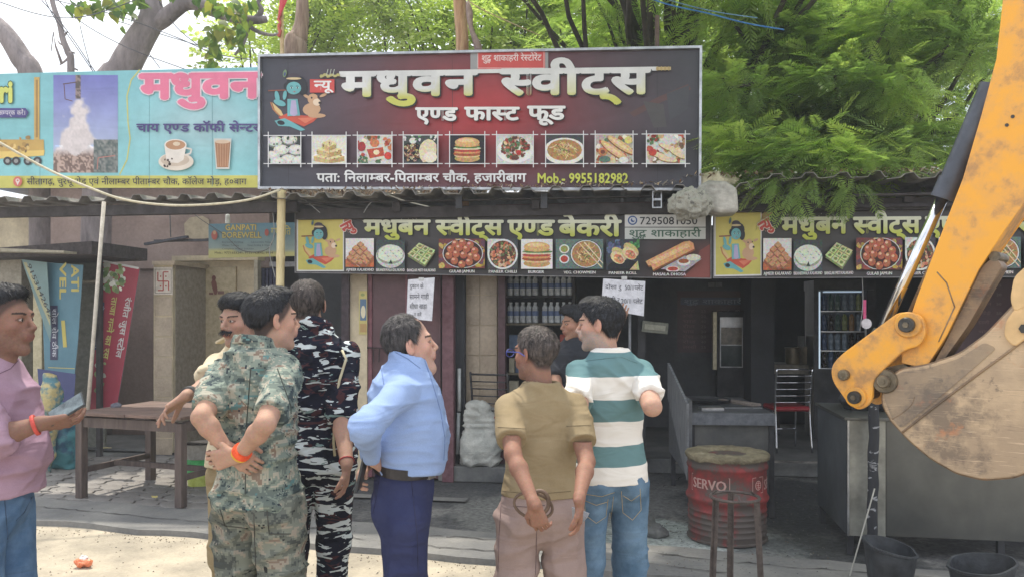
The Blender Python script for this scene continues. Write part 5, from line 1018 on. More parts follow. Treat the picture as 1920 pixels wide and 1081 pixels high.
prof += [(.273, .27), (.284, .285), (.292, .30), (.292, .31), (.284, .322), (.276, .335), (.274, .42), (.274, .50), (.284, .515), (.286, .53), (.278, .545), (.28, .575), (.288, .585), (.288, .60), (.27, .60)]
MB().lathe(prof, bc, 56).build('shell', m_, br, autos=True)
rng2 = random.Random(5); V = []; n = 48; rings = [(.292, .575), (.298, .60), (.29, .612), (.25, .62), (.20, .622), (.155, .618), (.135, .60), (.125, .50), (.0, .49)]
for (r, z) in rings:
    for k in range(n): t = 2 * math.pi * k / n; q = 1 + (rng2.uniform(-.03, .03) if .13 < r < .297 else 0); V.append((bc.x + r * q * math.cos(t), bc.y + r * q * math.sin(t), z + rng2.uniform(-.006, .006)))
F = [(i * n + k, i * n + (k + 1) % n, (i + 1) * n + (k + 1) % n, (i + 1) * n + k) for i in range(len(rings) - 1) for k in range(n)]
put('clay_rim', V, F, noise_mat('ashy_clay', (96, 88, 70), (140, 130, 106), scale=9, rough=.95, bump=1, bscale=60, c3=(166, 162, 152)), br, smooth=True)
class Cyl(Print):                                        # print wrapped on the drum, addressed by arc length (m) and height (m)
    def __init__(s, c, r): s.c = c; s.r = r; s.n = 0; s.step = .0003; s.off = .001; s.V = []; s.F = []; s.C = []
    def _emit(s, pts, faces, col):
        b = len(s.V); rr_ = s.r + s.off + s.step * s.n
        for x, y in pts: t = -math.pi / 2 + x / s.r; s.V.append(Vector((s.c.x + rr_ * math.cos(t), s.c.y + rr_ * math.sin(t), -y))); s.C.append(lin(col))
        s.F += [tuple(i + b for i in f) for f in faces]
cy = Cyl(bc, .2755); wc = (196, 160, 154)
cy.text('SERVO', -.345, -.075, -.385, -.455, wc, .03, head=.7); cy.text('SERVO', .235, .5, -.38, -.45, wc, .03, head=.7)
for q in ([(-.36, -.475), (-.055, -.475), (-.055, -.36), (-.36, -.36)], [(.11, -.475), (.215, -.475), (.215, -.365), (.11, -.365)]): cy.line(q + [q[0]], .004, wc)
cy.disc(.162, -.42, .03, .034, wc, 16); cy.disc(.162, -.42, .024, .028, (150, 56, 56), 16); cy.rect(.138, -.424, .186, -.417, wc); cy.rect(.159, -.445, .165, -.395, wc); cy.rect(.142, -.437, .182, -.433, wc); cy.rect(.142, -.408, .182, -.404, wc); cy.build('lettering', br)
# iron ring stand
sc = W(1378, HY, 4.25); sc.z = 0; stn = thing('iron_ring_stand', 'rusty iron ring stand on angle-iron legs in front of the red drum', 'stand', sc); M_IRON = noise_mat('rusty_iron', (76, 68, 66), (108, 98, 94), scale=14, rough=.7, metal=.4, bump=.4)
MB().tube([sc + Vector((.128 * math.cos(t), .128 * math.sin(t), .62)) for t in np.linspace(0, 2 * math.pi, 33)], .0085, 6, False).build('ring', M_IRON, stn)
for t in (R(205), R(325), R(85)):
    a = sc + Vector((.122 * math.cos(t), .122 * math.sin(t), .615)); b = sc + Vector((.155 * math.cos(t), .155 * math.sin(t), 0)); m = MB().bar(a, b, .032, .005, Vector((math.cos(t), math.sin(t), 0))); m.bar(a + Vector((.014 * math.sin(t), -.014 * math.cos(t), 0)), b + Vector((.014 * math.sin(t), -.014 * math.cos(t), 0)), .005, .032, Vector((math.cos(t), math.sin(t), 0))); m.build('leg', M_IRON, stn)
for t in (R(20), R(150), R(265)): MB().tube([sc + Vector((.13 * math.cos(t), .13 * math.sin(t), .62)), sc + Vector((.10 * math.cos(t), .10 * math.sin(t), .645))], .006, 5).build('lug', M_IRON, stn)
# griddle counter
P0, P1 = W(1293, 590, 6.25), W(1452, 590, 6.2); gx = (P1 - P0).normalized(); gy = Vector((-gx.y, gx.x, 0)); GL = (P1 - P0).length; ga = math.atan2(gx.y, gx.x); P0.z = 0
gc = thing('griddle_counter', 'sooty black dosa griddle counter behind the red drum', 'counter', P0 + gx * GL / 2); gq = lambda a, b, z: P0 + gx * a + gy * b + Vector((0, 0, z))
MB().box(gq(GL / 2, .6, .815), (GL, 1.2, .03), ga).build('top_plate', noise_mat('burnt_griddle', (56, 58, 64), (96, 98, 102), scale=4, rough=.45, metal=.3, bump=.2), gc, bevel=.004)
MB().box(gq(GL / 2, -.012, .78), (GL, .02, .09), ga).build('front_rail', plain('grey_rail', (96, 100, 108), .5, metal=.2), gc); MB().box(gq(GL / 2, .03, .44), (GL - .06, .02, .58), ga).build('front_panel', noise_mat('sooty_sheet', (70, 72, 74), (104, 104, 102), scale=3, rough=.7, bump=.3), gc)
MB().box(gq(.0, .6, .62), (.025, 1.3, .62), ga).build('side_panel', plain('dull_grey_sheet', (86, 88, 92), .5), gc)
MB().prism([gq(-.03, -.05, .9), gq(-.03, 1.2, 1.15), gq(-.03, 1.2, .82), gq(-.03, -.05, .3)], gx * .02).build('wind_shield', noise_mat('streaked_shield', (90, 92, 96), (140, 142, 146), scale=6, rough=.5, bump=.2, stretch=(1, 6, 1)), gc)
for a, b in ((.02, .02), (GL - .02, .02), (.02, 1.18), (GL - .02, 1.18)): MB().box(gq(a, b, .4), (.04, .04, .8), ga).build('leg', M_BLACKMETAL, gc)
def flat(name, label, cat_, a, b, z, poly, mat, th=.012, rot=0):
    c = gq(a, b, z); P = [c + gx * (x * math.cos(rot) - y * math.sin(rot)) + gy * (x * math.sin(rot) + y * math.cos(rot)) for x, y in poly]; tag(MB().prism(P, (0, 0, th)).build(name, mat, center=True), label, cat_)
flat('spatula', 'long steel spatula lying on the griddle counter', 'spatula', .45, .3, .832, [(-.12, -.008), (.1, -.008), (.1, -.03), (.18, -.03), (.18, .03), (.1, .03), (.1, .008), (-.12, .008)], M_STEEL, .006, .1)
flat('steel_tray', 'shallow steel tray at the front of the griddle counter', 'tray', .2, .18, .832, [(-.09, -.06), (.09, -.06), (.09, .06), (-.09, .06)], M_STEEL, .02, .05)
flat('cutting_board', 'wooden board lying askew on the griddle counter', 'board', .52, .65, .832, [(-.05, -.22), (.05, -.22), (.05, .22), (-.05, .22)], plain('scorched_board', (120, 110, 104), .7), .02, .5)
c = gq(.25, .75, .832); tw = MB().lathe([(0, 0), (.2, .005), (.22, .03), (.21, .03), (.19, .012), (0, .008)], c, 28); tag(tw.build('griddle_pan', M_BLACKMETAL, center=True, autos=True), 'round black griddle pan at the back of the griddle counter', 'pan')
# steel counter on the right
C0 = gp(1590, 1040); C1 = W(2080, 590, 5.0); C1.z = 0; cx_ = (C1 - C0).normalized(); cyv = Vector((-cx_.y, cx_.x, 0)); CL = (C1 - C0).length; ca = math.atan2(cx_.y, cx_.x); cq = lambda a, b, z: C0 + cx_ * a + cyv * b + Vector((0, 0, z))
sco = thing('steel_counter', 'long grey sheet-steel counter on short legs under the digger bucket', 'counter', cq(CL / 2, 0, 0)); M_SHEET = noise_mat('dull_stainless', (84, 85, 84), (108, 108, 104), scale=1.1, rough=.36, metal=.55, bump=.08, bscale=8)
MB().box(cq(CL / 2 + .12, .01, .52), (CL - .24, .02, .76), ca).build('front_panel', M_SHEET, sco); MB().box(cq(.12, .0, .52), (.225, .024, .77), ca).build('corner_panel', noise_mat('pale_stainless', (124, 124, 118), (156, 156, 148), scale=5, rough=.4, metal=.4, bump=.15), sco)
MB().box(cq(.0, .45, .52), (.02, .86, .76), ca).build('side_panel', noise_mat('dark_side_sheet', (66, 70, 76), (90, 94, 98), scale=2, rough=.5, metal=.2, bump=.1), sco); MB().box(cq(CL / 2, .42, .912), (CL + .06, .9, .02), ca).build('top', M_SHEET, sco, bevel=.004)
for a, b in ((.02, .04), (.02, .84), (.95, .04), (1.7, .04), (1.7, .84), (CL - .04, .04)): MB().box(cq(a, b, .07), (.04, .04, .14), ca).build('leg', M_BLACKMETAL, sco)
MB().box(cq(-.002, -.014, .52), (.012, .012, .77), ca).build('corner_trim', M_STEEL, sco)
lump('soot_bag', 'dark crumpled bag on the steel counter behind the digger linkage', 'bag', tuple(cq(.3, .5, 1.0)), (.25, .2, .1), M_BLACKWALL, 3, .4)
# post wrapped in striped cloth
pa, pb = W(1640, 700, 5.12), W(1634, HY, 5.1); pb.z = 0
m_, nt, b = newmat('spiral_striped_cloth'); L = nt.links; tc = nt.nodes.new('ShaderNodeTexCoord'); wv = nt.nodes.new('ShaderNodeTexWave'); wv.bands_direction = 'DIAGONAL'; wv.inputs['Scale'].default_value = 4.5; wv.inputs['Distortion'].default_value = 2; wv.inputs['Detail'].default_value = 3; pass
wv = nnode(nt, 'ShaderNodeTexNoise', Scale=9.0, Detail=3.0, Roughness=.6, Distortion=.8); mp_ = nt.nodes.new('ShaderNodeMapping'); mp_.inputs['Scale'].default_value = (1, 1, 2.2); mp_.inputs['Rotation'].default_value = (.9, .6, 0); L.new(tc.outputs['Object'], mp_.inputs[0]); L.new(mp_.outputs[0], wv.inputs['Vector'])
r_ = nt.nodes.new('ShaderNodeValToRGB'); e = r_.color_ramp.elements; e[0].position = .6; e[0].color = lin((40, 42, 48)); e[1].position = .64; e[1].color = lin((150, 152, 156)); L.new(wv.outputs['Fac'], r_.inputs[0]); L.new(r_.outputs[0], b.inputs['Base Color']); b.inputs['Roughness'].default_value = .7
tag(MB().tube([pa.lerp(pb, i / 12) + Vector((.004 * math.sin(i * 2), 0, 0)) for i in range(13)], [.031 + .003 * (i % 2) for i in range(13)], 12).build('wrapped_post', m_, smooth=True, center=True), 'black post wrapped in white-striped cloth in front of the steel counter', 'post')
a, b_ = W(1640, 915, 5.0), W(1596, 1070, 4.85); tag(MB().tube([a, a.lerp(b_, 1.12)], .005, 6).build('thin_rod', plain('pale_rod', (160, 158, 150), .5), center=True), 'thin pale rod leaning on the striped post', 'rod')
# tubs
def tub(px, d, r, h, label, tilt=0):
    c = W(px, HY, d); c.z = 0; m = MB(); m.lathe([(r * .78, 0), (r * .8, .01), (r, h), (r * 1.06, h + .005), (r * 1.06, h + .018), (r * .97, h + .018), (r * .93, h * .9), (r * .72, .03), (0, .028)], c, 26); ph_ = px * .7; m.V = [Vector((c.x + (v.x - c.x) * (1 + .09 * math.sin(2 * math.atan2(v.y - c.y, v.x - c.x) + ph_) + .03 * math.sin(7 * math.atan2(v.y - c.y, v.x - c.x))), c.y + (v.y - c.y) * (1 + .06 * math.sin(3 * math.atan2(v.y - c.y, v.x - c.x) + ph_)), v.z * (1 + .12 * math.sin(math.atan2(v.y - c.y, v.x - c.x) + ph_)))) for v in m.V]; tag(m.build('black_tub', noise_mat('scuffed_black_rubber', (34, 36, 42), (62, 66, 72), scale=9, rough=.55, bump=.3, bscale=40), center=True, autos=True), label, 'tub')
tub(1668, 4.6, .15, .24, 'black rubber tub on the ground by the striped post'); tub(1842, 4.4, .16, .20, 'black rubber tub at the right end under the counter'); tub(1770, 4.15, .15, .10, 'low black basin between the two rubber tubs, cut by the bottom edge')
# bottle rack and packs
ORD = ['first', 'second', 'third', 'fourth', 'fifth', 'sixth', 'seventh', 'eighth', 'ninth', 'tenth', 'eleventh']; SN = {(176, 170, 150): 'beige', (150, 60, 50): 'red', (200, 190, 120): 'yellow', (90, 110, 140): 'blue', (206, 206, 206): 'white', (120, 90, 60): 'brown'}
M_PET = noise_mat('clear_plastic', (176, 184, 194), (222, 228, 232), scale=30, rough=.15, bump=0, spec=.8); M_LABEL = plain('blue_label', (96, 116, 160), .4); M_CAP = plain('white_cap', (214, 218, 222), .4)
rk = thing('bottle_rack', 'dark shelf rack of packed water bottles inside the left doorway', 'rack', FW(fuz(1010, 700, 1.3)[0], 1.3, .1))
ua, ub = fuz(946, 600, 1.3)[0], fuz(1076, 600, 1.3)[0]
for y in (556, 607, 655, 700, 745): z = fuz(1000, y, 1.3)[1]; MB().box(FW((ua + ub) / 2, 1.4, z), (ub - ua, .3, .02), -FA).build('shelf', plain('rack_board', (120, 112, 96), .6) if y > 600 else M_BLACKMETAL, rk)
for u in (ua, ub): MB().box(FW(u, 1.4, 1.2), (.03, .3, 2.2), -FA).build('upright', M_BLACKWOOD, rk)
bm = MB().lathe([(.0, 0), (.030, .002), (.032, .02), (.029, .07), (.032, .075), (.032, .13), (.029, .135), (.031, .165), (.014, .195), (.012, .2)], (0, 0, 0), 9); b_me = mkmesh('bottle', bm.V, bm.F, M_PET, smooth=True)
lm = MB().lathe([(.0325, .078), (.0325, .128)], (0, 0, 0), 9); l_me = mkmesh('label_band', lm.V, lm.F[:-2], M_LABEL); cm = MB().lathe([(.0, .2), (.014, .2), (.014, .22), (0, .221)], (0, 0, 0), 8); c_me = mkmesh('cap', cm.V, cm.F, M_CAP)
k = 0
for row, y in enumerate((556, 607)):
    z = fuz(1000, y, 1.3)[1] + .012
    for cidx in range(2):
        w0 = ua + .03 + cidx * (ub - ua) * .5; root = thing('bottle_pack', ['upper left', 'upper right', 'lower left', 'lower right'][k] + ' shrink-wrapped pack of water bottles in the rack', 'bottle pack', FW(w0 + .17, 1.3, z), 0, 'packs of water bottles'); k += 1
        for i in range(5):
            for j in range(2):
                p = FW(w0 + .032 + i * .066, 1.3 + j * .066, z) - worldloc(root)
                b = link('bottle', b_me, root, p); link('label_band', l_me, b); link('cap', c_me, b)
for row, y in enumerate((655, 700, 745)):
    z = fuz(1000, y, 1.3)[1] + .011; u = ua + .05; rr = random.Random(row); kk_ = 0
    while u < ub - .08:
        w_, h_ = rr.uniform(.05, .1), rr.uniform(.08, .17); c = rr.choice([(176, 170, 150), (150, 60, 50), (200, 190, 120), (90, 110, 140), (206, 206, 206), (120, 90, 60)])
        o = MB().box(FW(u + w_ / 2, 1.32, z + h_ / 2), (w_, .08, h_), -FA).build('snack_box', plain('snack_print', c, .4), center=True, bevel=.006); tag(o, '%s snack packet, %s from the left on the %s lower shelf of the bottle rack' % (SN[c], ORD[kk_], ORD[row]), 'packet', 'snack packets on the rack'); kk_ += 1; u += w_ + .012
# fridge
fr = thing('drinks_fridge', 'dark upright drinks fridge with a lit glass door at the back of the shop', 'fridge', FW(fuz(1580, 690, 2.6)[0], 2.6, .15)); fu0, fz1 = fuz(1530, 540, 2.6); fu1, fz0 = fuz(1640, 692, 2.6)
part('cabinet_top', 1526, 1642, 524, 543, 2.6, .5, M_BLACKMETAL, fr); part('cabinet_back', 1532, 1630, 543, 700, 3.05, .05, plain('fridge_liner', (120, 130, 140), .5), fr, z0=.2); part('cabinet_side', 1526, 1535, 543, 700, 2.6, .45, M_BLACKMETAL, fr, z0=.15); part('cabinet_side', 1626, 1642, 543, 700, 2.6, .45, M_BLACKMETAL, fr, z0=.15); part('plinth', 1535, 1626, 692, 740, 2.61, .4, M_BLACKMETAL, fr, z0=.15)
m_, nt, b = newmat('fridge_led'); b.inputs['Emission Color'].default_value = lin((200, 226, 246)); b.inputs['Emission Strength'].default_value = .45; part('light_strip', 1535.5, 1538, 546, 690, 2.62, .01, m_, fr)
m_, nt, b = newmat('fridge_lamp'); b.inputs['Emission Color'].default_value = lin((190, 216, 240)); b.inputs['Emission Strength'].default_value = .3; part('lamp', 1545, 1620, 545, 548, 2.8, .06, m_, fr)
for y in (583, 621, 657, 690): z = fuz(1580, y, 2.7)[1]; MB().box(FW((fu0 + fu1) / 2, 2.84, z), (fu1 - fu0 - .12, .32, .012), -FA).build('shelf', M_STEEL, fr)
M_BOT = [noise_mat('drink_' + n_, tuple(v * .8 for v in c), c, scale=20, rough=.2, bump=0, spec=.7) for n_, c in (('cola', (52, 42, 44)), ('lime', (156, 168, 110)), ('water', (140, 158, 176)), ('green', (74, 106, 96)), ('orange', (170, 134, 96)), ('blue', (84, 104, 140)))]
rr = random.Random(9); mes = [mkmesh('drink_bottle', bm.V, bm.F, M_, smooth=True) for M_ in M_BOT]
for si, y in enumerate((583, 621, 657, 690)):
    z = fuz(1580, y, 2.7)[1] + .007
    for i in range(7):
        ci = rr.choice((0, 2, 3, 5)) if i < 3 or si in (2, 3) else rr.choice((1, 2, 1, 4)); o = link('drink_bottle', mes[ci]); o.location = FW(fu0 + .13 + i * .078, 2.76, z); tag(o, '%s bottle, %s from the left on the %s shelf of the drinks fridge' % (('dark cola', 'pale green', 'clear water', 'green', 'orange', 'blue')[ci], ORD[i], ORD[si]), 'bottle', 'bottles in the drinks fridge')
part('handle', 1622, 1625, 590, 640, 2.57, .02, M_STEEL, fr)
# shelf table with pots
sh = thing('side_table', 'low grey table with steel pots, between the chrome chair and the fridge', 'table', FW(fuz(1500, 700, 2.9)[0], 2.9, .15)); part('top', 1452, 1536, 684, 700, 2.85, .6, plain('grey_top', (110, 104, 92), .6), sh); part('leg', 1456, 1462, 700, 800, 2.9, .05, M_BLACKWOOD, sh, z0=.15); part('leg', 1528, 1534, 700, 800, 2.9, .05, M_BLACKWOOD, sh, z0=.15)
zt = fuz(1500, 684, 2.85)[1] + .002
for (px, r, h, lab) in ((1486, .085, .19, 'left steel pot on the low table by the fridge'), (1516, .12, .2, 'wide brass-coloured pot on the low table by the fridge')):
    u = fuz(px, 680, 3.05)[0]; tag(MB().lathe([(r * .9, 0), (r, .02), (r, h), (r * 1.08, h + .005), (r * 1.08, h + .015), (0, h + .02)], FW(u, 3.05, zt), 20).build('cooking_pot', noise_mat('dull_pot', (110, 100, 84), (150, 138, 114), scale=5, rough=.4, metal=.5, bump=.1), center=True, autos=True), lab, 'pot')
tag(MB().lathe([(.035, 0), (.04, .12), (.042, .12), (0, .121)], FW(fuz(1503, 620, 3.0)[0], 3.02, zt + .225), 14).build('steel_cup', plain('pale_cup', (150, 152, 148), .4), center=True, smooth=True), 'pale cup standing on the wide pot', 'cup')
# tissue box hung on the dark door
c = FPL(.9).at(1228, 613); tbx = thing('wall_box', 'small pale tissue box hung askew on the dark wall below the price sheet', 'box', c); Mx = Matrix.Rotation(-FA, 3, 'Z') @ Matrix.Rotation(R(6), 3, 'Y'); MB().box(c, (.25, .09, .11), Mx).build('case', plain('grey_case', (120, 122, 112), .6), tbx, bevel=.006); MB().box(c + Vector((-.008, -.05, 0)), (.2, .012, .05), Mx).build('slot', plain('pale_slot', (160, 160, 146), .6), tbx)
# switch plate
m = MB(); fbox(m, 1328, 1340, 529, 538, 3.37, .02); fbox(m, 1342, 1354, 529, 538, 3.37, .02); m.build('switch_plate', plain('grey_switch', (110, 110, 112), .5), shop)
# menu board on the right, behind the arm
mb_ = thing('menu_board', 'maroon menu board with rows of Hindi dish names and prices behind the digger arm', 'menu board', FPL(1.4).at(1825, 720)); panel(mb_, FPL(1.4), [(1735, 520), (1925, 520), (1925, 720), (1735, 720)], .02, M_BLACKWOOD); poster(1.39, 1738, 523, 1922, 717, mb_, (92, 62, 68), 9, 6, False)
# tea poster on the cream pillar
tpz = thing('tea_poster', 'small yellow and blue drink poster on the cream pillar beside the maroon door', 'poster', FPL(.41).at(681, 626)); pr = Print(FPL(.41), off=.002); pr.rect(673, 545, 688, 626, (206, 190, 110)); pr.rect(675, 560, 687, 600, (84, 116, 150)); pr.disc(681, 584, 4.5, 12, (226, 214, 180), 12); pr.disc(680, 552, 4, 3, (150, 160, 90), 8); pr.rect(675, 606, 687, 622, (190, 150, 90)); pr.build('print', tpz)
# stones and litter
for (px, py, r, lab) in ((1205, 985, .1, 'dark flat stone on the ground left of the red drum'), (1230, 1003, .09, 'speckled stone beside the red drum, nearest the striped man')):
    c = gp(px, py); lump('stone', lab, 'stone', (c.x, c.y, .03), (r, r * .8, .05), M_GRIME, int(px), .3)
c = gp(157, 1050); c.z = -.03; wr = thing('wrapper', 'crumpled orange and white wrapper lying on the sunlit road', 'wrapper', c); lump('film', '', '', (c.x, c.y, -.015), (.055, .04, .025), plain('orange_film', (226, 130, 90), .4), 4, .7, wr); lump('film', '', '', (c.x - .01, c.y + .015, .005), (.03, .025, .02), plain('white_film', (226, 222, 220), .4), 7, .7, wr)
rr = random.Random(12)
def scrap(px, py, w_, c_, lab, cat_='scrap'):
    c = gp(px, py); P = []; n = 9; ph = rr.uniform(0, 6)
    for k in range(n): t = 2 * math.pi * k / n; q = w_ * rr.uniform(.7, 1.1); P.append((c.x + q * math.cos(t + ph), c.y + q * .6 * math.sin(t + ph), .012 + rr.uniform(0, .02)))
    tag(MB().prism(P, (0, 0, .006)).build('litter', plain('litter_' + cat_, c_, .7), center=True), lab, cat_)
scrap(195, 842, .1, (214, 200, 150), 'yellowish torn paper on the pavers under the table', 'paper'); scrap(335, 825, .09, (200, 176, 110), 'curved yellow peel between the table legs', 'peel'); scrap(245, 815, .1, (120, 60, 66), 'dark red cloth scrap under the back of the table', 'cloth'); scrap(605, 945, .035, (206, 70, 60), 'small red and white packet near the boots of the striped camouflage man', 'packet'); scrap(641, 958, .02, (70, 100, 150), 'tiny blue bottle cap on the cement', 'cap'); scrap(888, 868, .07, (176, 176, 180), 'white scrap of paper by the white sack', 'paper'); scrap(290, 935, .03, (206, 190, 120), 'small pale leaf on the pavers under the table front', 'leaf')
V = []; F = []; C = []
for i in range(1100):                                     # fine crumbs and ash
    px, py = (rr.uniform(1180, 1560), rr.uniform(850, 1075)) if i % 3 else (rr.uniform(60, 900), rr.uniform(830, 1080)); c = gp(px, py); s = rr.uniform(.002, .009); n = len(V); a = rr.uniform(0, 3); z = .0 if c.y > kerb_y(c.x) + .05 else -.045
    for k in range(3): V.append((c.x + s * math.cos(a + k * 2.1), c.y + s * math.sin(a + k * 2.1), z + .001))
    V.append((c.x, c.y, z + s * .7)); F += [(n, n + 1, n + 3), (n + 1, n + 2, n + 3), (n + 2, n, n + 3)]; cc = lin(rr.choice([(60, 60, 62), (110, 106, 100), (100, 84, 70), (84, 82, 80), (130, 124, 114)])); C += [cc] * 4
tag(put('crumbs', V, F, vcol_mat('crumbs', .9), cols=C), kind='stuff')
for y_, s_ in ((846, 1), (866, 2)):                      # splintered laths along the step
    m = MB(); rr = random.Random(s_)
    a, b = FW(1.5, .9 + .1 * s_, .165 - .05 * s_ + .05), FW(4.0, .95 + .1 * s_, .16 - .05 * s_ + .05); tag(m.bar(a, b, .03, .02).build('lath', noise_mat('splintered_lath%d' % s_, (60, 58, 58), (150, 144, 138), scale=14, rough=.9, bump=.5, stretch=(.4, 3, 3)), center=True), ('upper' if s_ == 1 else 'lower') + ' splintered lath lying along the shop step', 'lath')
o_ = sheet('step_slab', [tuple(FW(-2.0, -.35, 0))[:2], tuple(FW(-.35, -.4, 0))[:2], tuple(FW(-.35, -.27, 0))[:2], tuple(FW(-2.0, -.22, 0))[:2]], .012, M_SLAB); tag(o_, kind='structure'); o_.name = 'step_slab'
# ---------------------------------------------------------------- digger arm and bucket, standing in an upright plane turned 42 degrees to the view
PHI = R(42); DN = Vector((math.sin(PHI), math.cos(PHI), 0)); DP = Plane(W(1700, HY, 3.6), -DN)      # DN points away from the viewer, across the bucket
M_YEL = noise_mat('digger_yellow_paint', (232, 150, 34), (242, 170, 48), scale=2.2, rough=.42, bump=.08, bscale=30, c3=(226, 158, 60), spec=.5)
def grime_yellow(name, lo_, hi_):
    m, nt, b = newmat(name); L = nt.links; tc = nt.nodes.new('ShaderNodeTexCoord'); n = nnode(nt, 'ShaderNodeTexNoise', Scale=7.0, Detail=9.0, Roughness=.68); L.new(tc.outputs['Object'], n.inputs['Vector'])
    n2 = nnode(nt, 'ShaderNodeTexNoise', Scale=1.6, Detail=3.0); L.new(tc.outputs['Object'], n2.inputs['Vector']); a = nt.nodes.new('ShaderNodeMath'); a.operation = 'MULTIPLY_ADD'; a.inputs[1].default_value = .6; L.new(n2.outputs['Fac'], a.inputs[0]); L.new(n.outputs['Fac'], a.inputs[2])
    sx = nt.nodes.new('ShaderNodeSeparateXYZ'); L.new(tc.outputs['Object'], sx.inputs[0]); mr = nt.nodes.new('ShaderNodeMapRange'); mr.inputs[1].default_value = lo_; mr.inputs[2].default_value = hi_; mr.inputs[3].default_value = .16; mr.inputs[4].default_value = -.08; L.new(sx.outputs[2], mr.inputs[0]); s = nt.nodes.new('ShaderNodeMath'); L.new(a.outputs[0], s.inputs[0]); L.new(mr.outputs[0], s.inputs[1])
    r = nt.nodes.new('ShaderNodeValToRGB'); e = r.color_ramp.elements; e[0].position = .68; e[0].color = lin((236, 168, 56)); e[1].position = 1.0; e[1].color = lin((150, 118, 76))
    for p_, c_ in ((.78, (226, 164, 76)), (.89, (186, 138, 84))): q = e.new(p_); q.color = lin(c_)
    L.new(s.outputs[0], r.inputs[0]); L.new(r.outputs[0], b.inputs['Base Color']); b.inputs['Roughness'].default_value = .45
    bp = nt.nodes.new('ShaderNodeBump'); bp.inputs['Strength'].default_value = .25; bp.inputs['Distance'].default_value = .003; L.new(n.outputs['Fac'], bp.inputs['Height']); L.new(bp.outputs[0], b.inputs['Normal']); return m
M_YEL2 = grime_yellow('worn_yellow_paint', -.2, 1.0); M_YEL3 = grime_yellow('worn_yellow_link', -.3, .9)
def scraped(name, light, mid, dark_, rust, bias=0):
    """worn plate: paint-bare patches, rust blooms, mud smears and long scratches"""
    m, nt, b = newmat(name); L = nt.links; tc = nt.nodes.new('ShaderNodeTexCoord')
    def nz(sc, det, rough, loc=0, st=(1, 1, 1), rot=(0, 0, 0)):
        mp = nt.nodes.new('ShaderNodeMapping'); mp.inputs['Location'].default_value = (loc,) * 3; mp.inputs['Scale'].default_value = st; mp.inputs['Rotation'].default_value = rot; L.new(tc.outputs['Object'], mp.inputs[0]); n = nnode(nt, 'ShaderNodeTexNoise', Scale=float(sc), Detail=float(det), Roughness=rough); L.new(mp.outputs[0], n.inputs['Vector']); return n.outputs['Fac']
    out = None
    def lay(fac, lo, hi, col, amt):
        nonlocal out
        k = nt.nodes.new('ShaderNodeMapRange'); k.inputs[1].default_value = lo; k.inputs[2].default_value = hi; k.inputs[4].default_value = amt; L.new(fac, k.inputs[0]); q = nt.nodes.new('ShaderNodeMix'); q.data_type = 'RGBA'; L.new(k.outputs[0], q.inputs[0]); q.inputs[7].default_value = lin(col)
        if out is None: q.inputs[6].default_value = lin(light)
        else: L.new(out, q.inputs[6])
        out = q.outputs[2]
    lay(nz(2.2, 8, .65), .42 - bias, .6 - bias, mid, .9); lay(nz(3.1, 9, .7, 7), .52 - bias, .62 - bias, dark_, .8); lay(nz(6, 8, .7, 3), .58, .66, rust, .7); lay(nz(22, 5, .6, 5), .62, .7, dark_, .75)
    sc_ = nz(9, 6, .6, 1, (1, 1, 26), (0, 1.0, .7)); lay(sc_, .6, .66, tuple(min(255, v + 26) for v in light), .55); lay(nz(9, 6, .6, 11, (1, 1, 30), (0, .3, .7)), .62, .67, dark_, .5)
    L.new(out, b.inputs['Base Color']); b.inputs['Roughness'].default_value = .55; b.inputs['Metallic'].default_value = .12
    bp = nt.nodes.new('ShaderNodeBump'); bp.inputs['Strength'].default_value = .45; bp.inputs['Distance'].default_value = .006; L.new(nz(14, 8, .7), bp.inputs['Height']); L.new(bp.outputs[0], b.inputs['Normal']); return m
M_BUCK = scraped('scraped_bucket_steel', (200, 174, 142), (166, 144, 120), (112, 98, 86), (190, 130, 92), .02); M_BUCKD = scraped('brown_worn_steel', (158, 132, 102), (126, 104, 84), (84, 72, 64), (150, 100, 70), .03); M_PIN = noise_mat('greasy_pin', (92, 84, 72), (130, 118, 98), scale=20, rough=.45, metal=.5, bump=.2); M_PIND = plain('dark_grease', (52, 50, 48), .4)
dg = thing('digger_arm', 'yellow digger arm with a chrome ram and a scraped round-backed bucket at the right', 'digger arm', DP.at(1700, 900))
def dp(px, py, b=0.0): return DP.at(px, py) + DN * b
def dplate(name, poly, b, th, mat, parent=dg, bevel=.006, smoothpoly=0):
    P = [dp(x, y, b) for x, y in poly]; o = MB().prism(P, DN * th).build(name, mat, parent, bevel=bevel); return o
def rnd(poly, rad):                                      # round the corners of an outline; rad per corner in photo pixels
    out = []; n = len(poly)
    for i, (x, y) in enumerate(poly):
        r = rad[i] if isinstance(rad, (list, tuple)) else rad; a = Vector(poly[i - 1]) - Vector((x, y)); b = Vector(poly[(i + 1) % n]) - Vector((x, y))
        if r <= 0: out.append((x, y)); continue
        ra, rb = min(r, a.length * .45), min(r, b.length * .45); p, q = Vector((x, y)) + a.normalized() * ra, Vector((x, y)) + b.normalized() * rb
        for k in range(6): t = k / 5; v = p * (1 - t) ** 2 + Vector((x, y)) * 2 * t * (1 - t) + q * t * t; out.append((v.x, v.y))
    return out
AW = .2
arm = [(1897, -160), (1880, 0), (1868, 110), (1840, 215), (1805, 335), (1762, 445), (1718, 560), (1692, 640), (1690, 680), (1735, 690), (1775, 628), (1835, 505), (1885, 430), (1935, 360), (2000, 240), (2060, 60), (2090, -160)]
def strip(poly_in, inset): return poly_in
